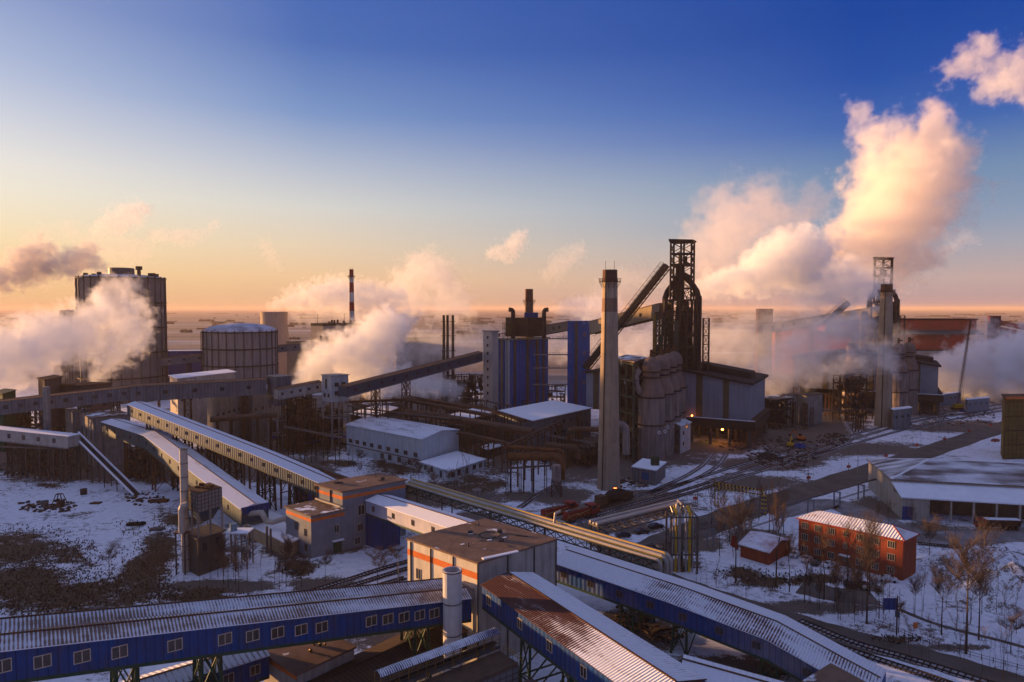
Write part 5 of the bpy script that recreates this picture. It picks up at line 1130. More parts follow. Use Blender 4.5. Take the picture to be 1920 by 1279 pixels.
# ---- big warehouse right
def big_warehouse():
    h = 11.0; A = G(1672, 960); B = G(1691, 974); e = (D(1920, 946, 205) - D(1691, 934, B.y)); 
    B = Vector((B.x, B.y, 0)); z_e = 6.9; Cn = G(1960, 948.5, 6.9); Cn = Vector((Cn.x, Cn.y, 0)); d = (Cn - B).normalized(); n = Vector((-d.y, d.x, 0))
    t = thing('warehouse', 'long pale warehouse with a snow streaked hipped roof and open bays at far right', 'warehouse', (B.x, B.y, 0)); Z = Vector((0, 0, 1)); L_ = 60; W1 = 9.5
    m = MB(); q = B + n * W1; m.prism([(q.x, q.y), (q.x + d.x * L_, q.y + d.y * L_), (q.x + d.x * L_ + n.x * 30, q.y + d.y * L_ + n.y * 30), (q.x + n.x * 30, q.y + n.y * 30)], 0, 10.4); m.build('wall', conc_l, t)
    m = MB(); m.prism([(B.x, B.y), (B.x + d.x * 7.2, B.y + d.y * 7.2), (B.x + d.x * 7.2 + n.x * W1, B.y + d.y * 7.2 + n.y * W1), (q.x, q.y)], 0, 6.6); m.build('end_bay_wall', conc_l, t)
    m = MB(); a = B - d * .6 - n * .8; L2 = L_; m.hexa([a + Z * 6.9, a + d * L2 + Z * 6.9, a + d * L2 + n * (W1 + .8) + Z * 9.3, a + n * (W1 + .8) + Z * 9.3], [a + Z * 7.3, a + d * L2 + Z * 7.3, a + d * L2 + n * (W1 + .8) + Z * 9.7, a + n * (W1 + .8) + Z * 9.7]); m.build('lean_to_roof', snow, t)
    m = MB(); a = q - d * .8 - n * .5; b = a + d * 62; c_ = b + n * 31.5; d_ = a + n * 31.5; zz = Z * 10.5; r0 = (a + d_) / 2 + d * 16 + Z * 14.5; r1 = r0 + d * 40
    UV = lambda p: ((p - a).dot(d), (p - a).dot(n))
    for f in ([a + zz, b + zz, r1, r0], [c_ + zz, d_ + zz, r0, r1], [d_ + zz, a + zz, r0], [b + zz, c_ + zz, r1]): m.face(f, [UV(p) for p in f])
    m.face([d_ + zz - Z * .3, c_ + zz - Z * .3, b + zz - Z * .3, a + zz - Z * .3])
    for p_, q_ in ((a, b), (b, c_), (c_, d_), (d_, a)): m.face([p_ + zz - Z * .3, q_ + zz - Z * .3, q_ + zz, p_ + zz])
    m.build('roof', snowroof('roof_snow_warehouse', (.13, .09, .08), .55, 1.4, .8, seed=21.0), t)
    for p_ in (a, d_): m = MB(); m.beam(p_ + zz + Z * .1, r0 + Z * .1, .7, .2); m.build('hip_snow', snow, t)
    m = MB(); m.beam(r0 + Z * .1, r1 + Z * .1, .6, .2); m.build('ridge_snow', snow, t)
    for k in range(9): p = B + d * (7.4 + k * 6.2); m = MB(); m.beam(p + Z * 0, p + Z * 6.9, .45); m.build('column', conc_l, t)
    m = MB(); p = B + d * 8 + n * (W1 - .5); m.prism([(p.x, p.y), (p.x + d.x * 50, p.y + d.y * 50), (p.x + d.x * 50 + n.x * .3, p.y + d.y * 50 + n.y * .3), (p.x + n.x * .3, p.y + n.y * .3)], 0, 7.5); m.build('dark_interior_wall', conc_d, t)
    m = MB(); p = B - n * .02; m.prism([(p.x, p.y), (p.x + d.x * 2.9, p.y + d.y * 2.9), (p.x + d.x * 2.9 - n.x * .1, p.y + d.y * 2.9 - n.y * .1), (p.x - n.x * .1, p.y - n.y * .1)], 0, 4.2); m.build('door', bluew, t)
big_warehouse()
# ---- scaffolded building, right edge
def scaffold():
    y = 301; A = Vector(((1884 - U0) / F * 312, 312, 0)); B = Vector(((1888 - U0) / F * y, y, 0)); C = B + Vector((14, 2, 0)); z = D(1888, 745, y).z
    t, c = block('scaffolded_building', 'ochre netted building under scaffolding at the right edge', 'building', (A, B, C), 0, z, M('scaffold_net', (.30, .20, .06), (.22, .15, .05), .3, .9, streak=.3), rust)
    m = MB()
    for k in range(8):
        p = B.lerp(C, k / 7) + Vector((0, -.8, 0)); m.beam(p, p + Vector((0, 0, z)), .12)
    for k in range(14): zz = z * k / 13; m.beam(B + Vector((0, -.8, zz)), C + Vector((0, -.8, zz)), .12 if k % 3 else .4)
    for k in range(7): m.beam(B + Vector((k * 2, -.85, z * k / 13)), B + Vector((k * 2 + 2, -.85, z * (k + 3) / 13)), .1)
    m.build('scaffold', rust, t)
    m = MB(); m.prism([(B.x, B.y - 1), (C.x, C.y - 1), (C.x, C.y - .7), (B.x, B.y - .7)], z - .8, z + .3); m.build('orange_strip', orange, t)
scaffold()
# ---- red sheds on the right horizon
def redsheds():
    y = 640; X = lambda u, yy=y: (u - U0) / F * yy
    z0, z1, z2, z3, z4 = [D(1700, v, y).z for v in (655, 650, 628, 620, 601)]
    t = thing('ore_shed', 'very long red ore shed with two tiers of cladding across the right horizon', 'shed', (X(1700), y, 0))
    m = MB(); m.prism([(X(1660), y), (X(1846), y + 6), (X(1846), y + 40), (X(1660), y + 40)], 0, z1 - 4); m.build('base_wall', conc_l, t)
    m = MB(); m.prism([(X(1640), y - .5), (X(1822), y + 5), (X(1822), y + 39), (X(1640), y + 39)], z1 - 3, z2); m.build('lower_cladding', redl, t)
    m = MB(); m.hexa([Vector((X(1640), y - 4, z2)), Vector((X(1850), y + 3, z2)), Vector((X(1850), y + 12, z2 + .5)), Vector((X(1640), y + 12, z2 + .5))], [Vector((X(1640), y - 4, z2 + .8)), Vector((X(1850), y + 3, z2 + .8)), Vector((X(1850), y + 12, z3 + .2)), Vector((X(1640), y + 12, z3 + .2))]); m.build('lean_roof', steel, t)
    m = MB(); m.prism([(X(1560), y + 12), (X(1850), y + 14), (X(1850), y + 36), (X(1560), y + 36)], z3 - 1, z4); m.build('upper_cladding', redl, t)
    m = MB(); m.prism([(X(1555), y + 11), (X(1852), y + 13), (X(1852), y + 37), (X(1555), y + 37)], z4 + .003, z4 + 1.5); m.build('roof', redd, t)
    m = MB(); m.prism([(X(1640), y + 14), (X(1500), y + 60), (X(1500), y + 80), (X(1640), y + 40)], 0, D(1500, 612, y).z); m.build('rear_wing', redl, t)
    t = thing('red_tower', 'square dark red transfer tower at the right end of the long red shed', 'transfer tower', (X(1858), y, 0))
    m = MB(); m.prism([(X(1847), y - 6), (X(1860), y - 8), (X(1871), y - 4), (X(1860), y + 6)], 0, D(1860, 592, y).z); m.build('wall', redd, t)
    m = MB(); m.prism([(X(1866), y - 4), (X(1886), y - 4), (X(1886), y + 6), (X(1866), y + 6)], 0, D(1886, 619, y).z); m.build('wing', redd, t)
    m = MB(); m.prism([(X(1884), y - 2), (X(1960), y - 2), (X(1960), y + 20), (X(1884), y + 20)], 0, D(1886, 636, y).z); m.build('low_wing', redd, t)
    for k, (va, vb, w) in enumerate(((599, 616, 7), (612, 628, 6))):
        a, b = D(1868, va, y), D(1945, vb, y - 10); gallery(['upper', 'lower'][k] + ' thin red gallery sloping down right from the dark red tower', [a, b], 5, 3.4, rise=.3, wall=redl, roof=redd, style='flat', under=redd)
    t, c = block('red_block', 'small red block standing above the steam on the horizon', 'building', ((X(1417), y), (X(1419), y - 3), (X(1449), y)), 0, D(1430, 579, y).z, redd, redd)
redsheds()
gallery('long tan truss gallery rising through the steam to the second furnace', [D(1430, 609, 540), D(1650, 574, 462)], 5, 6.5, rise=.3, wall=tanw, roof=tanw, style='flat', wins=spread(.1, .9, 9), wkw=dict(w=1.6, h=1.8, frame=steel_d), under=steel_d, legs=(.12, .45, .8), legmat=steel_d)
# crane
def crane():
    b = G(1795, 768); tp = D(1820, 601, b.y + 4); t = thing('crawler_crane', 'crawler crane with a very long thin rust red lattice boom leaning right', 'crane', (b.x, b.y, 0))
    m = MB()
    a0 = b + Vector((0, 0, 2)); n = Vector((1, 0, 0)); o = Vector((0, 1, 0))
    N_ = 40
    for s, r in ((-.5, -.5), (.5, -.5), (.5, .5), (-.5, .5)): m.beam(a0 + n * s * 1.6 + o * r * 1.6, tp + n * s * .6 + o * r * .6, .15)
    for i in range(N_):
        f0, f1 = i / N_, (i + 1) / N_; p, q = a0.lerp(tp, f0), a0.lerp(tp, f1); s = 1 if i % 2 else -1; m.beam(p + n * s * .7, q - n * s * .7, .18); m.beam(p + o * s * .7, q - o * s * .7, .18)
    m.build('boom', rust, t)
    m = MB(); m.box(b.x - 2, b.x + 3, b.y - 1.6, b.y + 1.6, 1.2, 3.6); m.build('cab', yellow, t)
    for s in (-1, 1): m = MB(); m.box(b.x - 3, b.x + 3, b.y + s * 1.8 - .4, b.y + s * 1.8 + .4, 0, 1.2); m.build('crawler_track', tyre, t)
    m = MB(); q = D(1790, 640, b.y + 2); m.beam(b + Vector((3, 0, 3)), tp, .08); m.build('cable', steel_d, t)
crane()
# ================================================================== PIPE BRIDGES AND CLUTTER
def pipe_bridge(label, a, b, pipes, w=3.0, depth=1.6, legs=(), legmat=steel, truss=True, bends=None, mat=steel, cat='pipe bridge', name='pipe_bridge', group=None):
    """pipes: list of (across offset, height above deck, radius, material)"""
    a = Vector(a); b = Vector(b); d = (b - a).normalized(); n = Vector((-d.y, d.x, 0)).normalized()
    if n.y < 0: n = -n
    Z = Vector((0, 0, 1)); t = thing(name, label, cat, (a.x, a.y, 0), group); L_ = (b - a).length
    for off, h, r, mt in pipes:
        m = MB(); pts = [a + n * off + Z * h, b + n * off + Z * h]
        if bends: pts += [b + d * r * 1.5 + n * off + Z * (h - r * .7), b + d * r * 2.4 + n * off + Z * (h - r * 2.5), Vector((b.x + d.x * r * 2.4 + n.x * off, b.y + d.y * r * 2.4 + n.y * off, 0))]
        m.path(pts, r, 12); 
        m.build('pipe', mt, t, smooth=True)
    if truss:
        m = MB(); k = max(2, int(L_ / 3)); 
        for s in (-w / 2, w / 2):
            m.beam(a + n * s, b + n * s, .3, .3); m.beam(a + n * s - Z * depth, b + n * s - Z * depth, .25, .25)
            for i in range(k):
                p, q = a.lerp(b, i / k) + n * s, a.lerp(b, (i + 1) / k) + n * s
                m.beam(p, q - Z * depth, .16); m.beam(p - Z * depth, q, .16); m.beam(p, p - Z * depth, .16)
        for i in range(k + 1): p = a.lerp(b, i / k); m.beam(p - n * w / 2, p + n * w / 2, .2); m.beam(p - n * w / 2 - Z * depth, p + n * w / 2 - Z * depth, .15)
        m.build('truss', mat, t)
    for f in legs:
        p = a.lerp(b, f)
        for s in (-w * .45, w * .45):
            m = MB(); q = p + n * s; m.beam((q.x, q.y, 0), (q.x, q.y, q.z), .38); m.build('leg', legmat, t)
        m = MB(); m.beam(p - n * w * .5 - Z * .3, p + n * w * .5 - Z * .3, .35); m.build('cross_beam', legmat, t)
    return t
ylp = M('yellow_pipe', (.62, .38, .03), (.5, .3, .03), .6, .5)
P1a, P1b = G(766, 907, 13), G(1240, 1049, 11.5)
pipe_bridge('long bridge of silver and yellow gas pipes gleaming in the sun behind the beige house', P1a, P1b, [(1.75, .75, .50, silver), (.35, .60, .46, silver), (-.55, .45, .15, ylp), (-1.75, .40, .36, silver), (1.05, 1.30, .12, ylp)], 4.2, 1.8, legs=(.02, .2, .42, .60, .83), bends=True, mat=greeng)
j = P1a.lerp(P1b, .655)
duct('silver riser pipes linking the two crossing pipe bridges', [j + Vector((0, .5, .5)), j + Vector((.3, .8, 3.2)), j + Vector((1.6, 1.6, 3.6))], .33, silver, 'riser_pipe', 'pipe')
P2a, P2b = G(1112, 984, 14.2), G(1272, 944, 14.8)
pipe_bridge('trussed pipe bridge crossing the road toward the small pipe tower', P2a, P2b, [(-1.2, .5, .35, silver), (0, .4, .28, silver), (1.2, .5, .35, silver)], 3.2, 2.2, legs=(.02, .98), mat=steel)
def pipe_tower():
    B = G(1282, 1076); t = thing('pipe_tower', 'narrow sunlit steel tower full of vertical pipes where the pipe bridges end', 'pipe tower', B); H = D(1282, 968, B.y).z
    x0, x1, y0, y1 = B.x - 3.3, B.x + 3.3, B.y, B.y + 5
    for x in (x0, x1):
        for y in (y0, y1): m = MB(); m.beam((x, y, 0), (x, y, H), .45); m.build('column', steel, t)
    m = MB()
    for z in (H * .33, H * .62, H * .98):
        for (a, b) in (((x0, y0), (x1, y0)), ((x1, y0), (x1, y1)), ((x1, y1), (x0, y1)), ((x0, y1), (x0, y0))): m.beam((*a, z), (*b, z), .3)
    m.build('tie_beam', steel, t)
    for k in range(7):
        m = MB(); x = x0 + .7 + k * .85; m.path([(x, y0 + 1.2, 0), (x, y0 + 1.2, H + .6), (x - .3, y0 + 2.5, H + 1.8)], .16 + .1 * (k % 3), 8); m.build('pipe', [silver, ylp, silver, steel][k % 4], t)
    m = MB(); m.lathe([(1.5, 0), (1.5, .5), (.5, 1.2), (.4, 4.5)], (B.x, B.y + 2.5, 0), 12); m.build('drain_pot', steel_d, t)
    m = MB(); m.path([P2b + Vector((0, 0, .5)), Vector((B.x - 1, B.y + 4, H + 1.6)), Vector((B.x - 1, B.y + 4, H - 1))], .3, 8); m.path([P2b + Vector((0, 1, .5)), Vector((B.x + .3, B.y + 4.4, H + 1.6)), Vector((B.x + .3, B.y + 4.4, H - 1))], .3, 8); m.build('pipe', silver, t)
pipe_tower()
# rusty pipe racks of the middle ground
def rack(label, pts, pipes, w=4, legs=5, mat=rust, legmat=rust, group='rusty pipe racks between the buildings'):
    pts = [D(*p) for p in pts]; t = thing('pipe_rack', label, 'pipe rack', (pts[0].x, pts[0].y, 0), group); Z = Vector((0, 0, 1))
    d = (pts[-1] - pts[0]).normalized(); n = Vector((-d.y, d.x, 0)).normalized()
    for off, h, r, mt in pipes: m = MB(); m.path([p + n * off + Z * h for p in pts], r, 10); m.build('pipe', mt, t, smooth=True)
    m = MB()
    for p, q in zip(pts, pts[1:]):
        for s in (-w / 2, w / 2): m.beam(p + n * s, q + n * s, .35, .4)
        k = max(1, int((q - p).length / 4))
        for i in range(k + 1): c = p.lerp(q, i / k); m.beam(c - n * w / 2, c + n * w / 2, .25)
    m.build('deck_frame', mat, t)
    tot = sum((q - p).length for p, q in zip(pts, pts[1:]))
    for i in range(legs):
        dd = tot * (i + .5) / legs
        for p, q in zip(pts, pts[1:]):
            l = (q - p).length
            if dd <= l: break
            dd -= l
        c = p.lerp(q, min(dd / l, 1)); m = MB(); 
        for s in (-w / 2, w / 2): e = c + n * s; m.beam((e.x, e.y, 0), e, .55)
        e, f = c - n * w / 2, c + n * w / 2
        for zz in (.33, .66): m.beam((e.x, e.y, e.z * zz), (f.x, f.y, f.z * zz), .3)
        m.beam((e.x, e.y, e.z * .33), (f.x, f.y, f.z * .66), .2); m.build('trestle', legmat, t)
    return t
rack('rusty double pipe rack running from the steep gallery towards the low hall', [(765, 752, 345), (930, 782, 318)], [(-1.2, .7, .7, rust_p), (.4, .6, .5, rust_p), (1.4, 2.2, .4, rust_p)], 4.5, 6)
rack('lower rack with one fat orange brown gas main behind the white warehouse', [(760, 777, 330), (830, 786, 322), (1000, 815, 290)], [(0, 1.2, 1.5, rust_p), (2, .6, .4, rust_p)], 4, 7)
rack('upper brown pipe rack passing just over the snowy low sheds', [(650, 755, 350), (770, 750, 350), (905, 765, 350), (985, 790, 310)], [(-1, .5, .35, rust), (.5, .5, .45, rust_p), (1.5, .5, .25, steel)], 3.5, 9)
rack('thin rusty rack crossing behind the white warehouse end', [(860, 812, 300), (960, 835, 275)], [(0, .6, .5, rust_p), (1, .5, .3, steel)], 3, 4)
rack('sloping rusty conveyor rack descending left of the tall chimney', [(1050, 793, 285), (950, 838, 250)], [(0, .6, .4, rust_p)], 3, 4)
rack('long low pipe rack running behind the very long gallery', [(385, 812, 260), (530, 860, 228), (648, 902, 205)], [(-.8, .4, .35, rust), (.6, .4, .35, rust), (1.8, .4, .2, steel)], 3.4, 9)
rack('brown pipe rack crossing the snow under the pale tower', [(395, 790, 300), (520, 781, 305)], [(0, .8, 1.3, rust_p)], 3, 5)
rack('crossed steel rack in front of the domed gas holder', [(330, 760, 400), (560, 745, 400)], [(-1, .5, .5, steel), (.5, .5, .7, rust_p)], 3.5, 8)
rack('low rack with pipes between gas holder and works road', [(230, 742, 420), (390, 728, 430)], [(-1, .5, .5, steel), (.5, .5, .7, rust_p)], 3.5, 6)
duct('fat rusty gas main with an upturned end left of the tall chimney', [D(953, 856, 245), D(1040, 856, 245), D(1052, 862, 244), D(1053, 880, 243)], 1.5, M('orange_rust', (.22, .09, .035), (.12, .055, .03), .5, .8), legs=[(D(958, 856, 245).x, 245, D(958, 858, 245).z), (D(1000, 856, 245).x, 246, D(1000, 858, 245).z), (D(982, 856, 245).x, 245, D(982, 858, 245).z)])
duct('rusty pipe arch above the fat gas main left of the tall chimney', [D(950, 836, 246), D(956, 838, 246), D(1050, 845, 246), D(1056, 850, 246), D(1056, 900, 244)], .75, M('orange_rust', (.22, .09, .035), None), legs=[(D(957, 840, 246).x, 246, D(957, 840, 246).z)])
duct('grey brown pipe bend running toward the tall chimney', [D(1022, 834, 262), D(1078, 840, 262), D(1084, 846, 262), D(1084, 860, 262)], 1.1, rust_p)
duct('fat brown pipe entering behind the tall chimney', [D(1068, 808, 275), D(1072, 804, 275), D(1140, 806, 275)], 1.0, rust_p)
def vessel(label, u, v0, v1, v2, y, r, mat):
    x = (u - U0) / F * y; t = thing('dust_vessel', label, 'vessel', (x, y, 0)); zt, zb = D(u, v0, y).z, D(u, v1, y).z
    m = MB(); m.lathe([(0, zt + r * .4), (r * .8, zt + r * .2), (r, zt), (r, zb), (r * .4, zb - r * 1.2)], (x, y, 0), 18); m.build('shell', mat, t, smooth=True)
    for dx, dy in ((-1, -1), (1, -1), (1, 1), (-1, 1)): m = MB(); m.beam((x + dx * r * 1.1, y + dy * r * 1.1, 0), (x + dx * r * .95, y + dy * r * .95, zb), .3); m.build('leg', steel_d, t)
    m = MB()
    for a, b in (((-1, -1), (1, -1)), ((1, -1), (1, 1)), ((-1, 1), (1, 1)), ((-1, -1), (-1, 1))): m.beam((x + a[0] * r * 1.1, y + a[1] * r * 1.1, 0), (x + b[0] * r, y + b[1] * r, zb), .18); m.beam((x + b[0] * r * 1.1, y + b[1] * r * 1.1, 0), (x + a[0] * r, y + a[1] * r, zb), .18)
    m.build('bracing', steel_d, t)
vessel('upright grey dust vessel on braced legs left of the tall chimney', 1044, 873, 900, 0, 241, 1.6, shell)
# generic framed structures in the shadowed middle
CL = [('dark open steel frame behind the front of the white warehouse', 575, 605, 640, 772, 330, 6, 300),
      ('tall rusty steel frame under the sunlit short gallery', 530, 555, 590, 752, 315, 5, 0),
      ('dark plant frame with tanks below the steep gallery', 660, 690, 740, 760, 400, 3, 0),
      ('dark open plant frame beside the three steel stacks', 835, 870, 915, 705, 430, 6, 0),
      ('brown plant frame at the foot of the blue building', 940, 985, 1060, 725, 425, 5, 0),
      ('low dark framework to the left of the tall chimney foot', 1065, 1100, 1130, 840, 285, 3, 0),
      ('dark furnace plant frame right of the cast house', 1425, 1455, 1490, 750, 375, 3, 0),
      ('tall dark plant frame with ducts left of the far chimney', 1565, 1600, 1640, 705, 400, 6, 0),
      ('dark plant frame below the gas holder at left', 120, 165, 215, 735, 400, 4, 0),
      ('open frame below the left grey gallery', 8, 60, 120, 828, 280, 2, 0),
      ('dark frame standing below the left transfer block', 230, 260, 290, 850, 262, 3, 0),
      ('steel frame at the far left below the long gallery', 0, 25, 60, 772, 340, 4, 0)]
for k, (lab, ua, ub, uc_, v, y, n_, _) in enumerate(CL):
    z = max(4.0, D(ub, v, y).z)
    framed_block('plant_frame', lab, (((ua - U0) / F * (y + 9), y + 9), ((ub - U0) / F * y, y), ((uc_ - U0) / F * (y + 9), y + 9)), 0, z, n_, rust if k in (1, 4) else steel_d, roofbs if k in (2, 6) else None, [steel_d, rust_p, conc_d][k % 3], .55, infill=40 + 4 * k)
# low blocks of the middle
LOW = [('long low concrete building with a snowy top under the tall gallery section', (385, 778, 330), (400, 790, 318), (450, 765, 345), 741, conc, roofs),
       ('pale low building beyond the grey block with a snowy roof', (452, 772, 350), (470, 778, 340), (545, 765, 372), 733, greyw, roofs),
       ('flat roofed building with a cream parapet and snow before the domed gas holder', (316, 750, 368), (330, 760, 352), (440, 745, 388), 709, conc_l, roofs),
       ('low snow roofed shed at the upper edge of the rusty racks', (655, 795, 360), (690, 800, 345), (745, 785, 380), 783, conc_d, roofs),
       ('low snow roofed shed between the racks and the blue building', (838, 800, 340), (870, 812, 325), (920, 790, 350), 788, conc_d, roofs),
       ('brown windowless block rising behind the long grey gallery at left', (68, 770, 340), (80, 780, 330), (112, 765, 345), 712, M('brown_block', (.16, .11, .09), None, .3, .9, streak=.3), rust),
       ('long brown shed roof descending behind the grey gallery', (110, 770, 345), (150, 780, 340), (205, 765, 350), 722, M('brown_block', (.16, .11, .09), None), rust),
       ('dark green shed at the far left edge under the steam', (-20, 780, 320), (0, 790, 315), (25, 775, 330), 738, M('green_sheet', (.02, .09, .04), None, .3, .7), green),
       ('low grey hut with blue door near the far chimney', (1676, 800, 378), (1680, 801, 372), (1713, 799, 380), 768, greyw, roofs),
       ('grey blue storage shed beyond the crane', (1815, 775, 440), (1818, 775, 435), (1860, 770, 445), 749, greyblue, roofs),
       ('low pale building just right of the second cast house', (1765, 755, 470), (1768, 757, 465), (1806, 752, 480), 740, greyblue, roofs),
       ('dark roofed pump house behind the office annex', (900, 850, 308), (915, 856, 302), (945, 846, 312), 842, conc_d, roofs),
       ('ribbed grey cooling block left of the steam at the second furnace', (1464, 800, 392), (1478, 806, 385), (1500, 800, 394), 744, conc_l, conc_d),
       ('ribbed brown cooling block right of its twin near the second furnace', (1502, 800, 392), (1516, 806, 385), (1545, 800, 396), 742, conc, conc_d)]
for lab, a, b, c_, v, wm, rm in LOW:
    pa, pb, pc_ = [Vector(((u - U0) / F * y, y, 0)) for u, _, y in (a, b, c_)]
    t, c = block('works_building', lab, 'building', (pa, pb, pc_), 0, max(3.2, D(b[0], v, b[2]).z), wm, rm, over=.5)
    z = max(3.2, D(b[0], v, b[2]).z)
    n_ = int((c[2] - c[1]).length / 5)
    if n_ > 1 and wm not in (rust,) and 'ribbed' not in lab and 'windowless' not in lab: wallwins(t, c[1], c[2], [((i + .5) / n_, z * .62, 1.4, 1.3) for i in range(n_)], frame=steel_d)
# overhead pipe on grey posts beside the road
a, b = G(1215, 1010, 5.2), G(1700, 877, 5.2)
pipe_bridge('low grey pipe line on paired posts following the road', G(1260, 1010, 5.5), G(1760, 866, 5.5), [(0, .2, .22, steel), (.6, .2, .15, steel)], 2.2, .5, legs=(.10, .21, .31, .42, .52, .62, .73, .84, .95), truss=False, legmat=greyblue)
def added_shade_shed():  # unseen block added left of the frame, only to shade the lower-left yard
    c = Vector((-338, 262, 0)); a = Vector((.40, .915, 0)); b = Vector((-.915, .40, 0)); t = thing('added_shade_shed', 'long dark stock shed standing beyond the left edge of the works', 'shed', c)
    L_, W_, h = 112, 18, 27; P = [c - a * L_, c + a * L_, c + a * L_ + b * W_, c - a * L_ + b * W_]
    m = MB(); m.prism([(p.x, p.y) for p in P], 0, h - 4); m.build('wall', conc_d, t)
    m = MB(); r0, r1 = (P[0] + P[3]) / 2 + Vector((0, 0, h)), (P[1] + P[2]) / 2 + Vector((0, 0, h)); z = Vector((0, 0, h - 4))
    m.face([P[0] + z, P[1] + z, r1, r0]); m.face([P[2] + z, P[3] + z, r0, r1]); m.face([P[1] + z, P[2] + z, r1]); m.face([P[3] + z, P[0] + z, r0]); m.build('roof', roofs, t)
added_shade_shed()
def clutter():
    rnd = random.Random(77)
    lab = 'one of the thin rusty trestle towers crowding the pipe yards'; proto_t = []
    for h in (7, 10, 14):
        t = thing('pipe_trestle', lab, 'trestle', (0, 0, 0), 'trestle towers in the pipe yards'); m = MB()
        for x, y in ((-1.2, -1), (1.2, -1), (1.2, 1), (-1.2, 1)): m.beam((x, y, 0), (x * .8, y * .8, h), .32)
        n = int(h / 3)
        for k in range(n):
            z0, z1 = h * k / n, h * (k + 1) / n
            m.beam((-1.2, -1, z0), (1.1, -.9, z1), .16); m.beam((1.2, -1, z0), (-1.1, -.9, z1), .16); m.beam((-1.1, -.9, z1), (1.1, -.9, z1), .2); m.beam((1.1, -.9, z1), (1.1, .9, z1), .2); m.beam((1.2, -1, z0), (1.1, .9, z1), .16)
        m.build('frame', rust, t, local=True); m = MB(); m.beam((-2, 0, h), (2, 0, h), .4); m.build('cross_arm', steel_d, t, local=True); proto_t.append(t)
    cells = [(520, 640, 770, 850, 28), (660, 900, 745, 790, 34), (890, 1110, 795, 880, 32), (380, 520, 770, 830, 18), (1430, 1650, 750, 810, 22), (20, 130, 830, 880, 8), (240, 330, 850, 880, 6), (930, 1090, 770, 800, 8)]
    used_ = set()
    for (ua, ub, va, vb, n) in cells:
        for _ in range(n):
            p = G(rnd.uniform(ua, ub), rnd.uniform(va, vb)); k = rnd.randrange(3)
            if k not in used_: used_.add(k); proto_t[k].location = p
            else: dup(proto_t[k], (p.x, p.y, 0), rnd.uniform(0, 3.1))
    runs = [('thin pipe run above the pipe yard in front of the steep gallery', (660, 764, 336), (900, 792, 312), 2), ('bundle of thin pipes passing behind the white warehouse roof', (640, 772, 345), (880, 800, 318), 3), ('pipe run from the low hall towards the tall chimney foot', (1000, 812, 300), (1110, 832, 280), 3), ('low pipe run under the fat rusty gas main', (940, 880, 240), (1060, 872, 250), 2),
            ('high thin pipe run between pale tower and rusty racks', (652, 762, 318), (760, 758, 330), 2), ('pipe run along the snow beneath the short gallery', (530, 800, 300), (640, 822, 285), 3), ('dark pipe run across the yard left of the far chimney', (1480, 772, 400), (1640, 768, 400), 3), ('thin pipe run in front of the domed gas holder', (380, 716, 440), (520, 712, 440), 2), ('pair of pipes before the blue building base', (860, 742, 390), (960, 762, 375), 2), ('pipe run under the left grey gallery', (0, 838, 268), (130, 842, 262), 2), ('pipe run between the two cooling blocks and the cast house', (1420, 790, 380), (1500, 800, 372), 2)]
    for lab2, a, b, n in runs:
        A, B = D(*a), D(*b); d = (B - A).normalized(); nn_ = Vector((-d.y, d.x, 0)); t = thing('pipe_run', lab2, 'pipes', (A.x, A.y, 0))
        for i in range(n): m = MB(); o = nn_ * (i * .9); m.tube(A + o, B + o, rnd.uniform(.16, .34), n=8); m.build('pipe', rust_p if i % 2 else steel, t)
        for i in range(5):
            p = A.lerp(B, (i + .5) / 5); m = MB(); m.beam((p.x, p.y, 0), p, .3); q = p + nn_ * (n * .9); m.beam((q.x, q.y, 0), q, .3); m.beam(p, q, .3); m.build('support', steel_d, t)
clutter()
# striped height gantry
def gantry():
    a, b = G(1343, 950), G(1432, 966); H = D(1343, 906, a.y).z; t = thing('height_gantry', 'yellow and black striped height limit gantry spanning the road', 'gantry', a); Z = Vector((0, 0, 1)); d = (b - a); N_ = 26
    my, mk = MB(), MB()
    for i in range(N_):
        m = my if i % 2 else mk; p, q = a.lerp(b, i / N_), a.lerp(b, (i + 1) / N_)
        m.beam(p + Z * H, q + Z * H, .35, .4); m.beam(p + Z * (H - 1.5), q + Z * (H - 1.5), .3, .3); m.beam(p + Z * H, q + Z * (H - 1.5), .16)
        if i % 2: m2 = my
    for p in (a, b):
        for i in range(12):
            m = my if i % 2 else mk; z0, z1 = H * i / 12, H * (i + 1) / 12
            for s in (-.55, .55): m.beam(p + d.normalized() * s + Z * z0, p + d.normalized() * s + Z * z1, .28)
            m.beam(p - d.normalized() * .5 + Z * z0, p + d.normalized() * .5 + Z * z1, .12)
    my.build('yellow_stripes', yellow, t); mk.build('black_stripes', tyre, t)
    for i in range(4, 24, 2):
        p, q = a.lerp(b, i / N_), a.lerp(b, (i + 1) / N_); w = MB(); w.beam(p + Z * (H - 2.1), q + Z * (H - 2.1), .08, .7); w.build('white_plate', M('white_plate', (.55, .55, .55), None, 1, .5), t)
gantry()
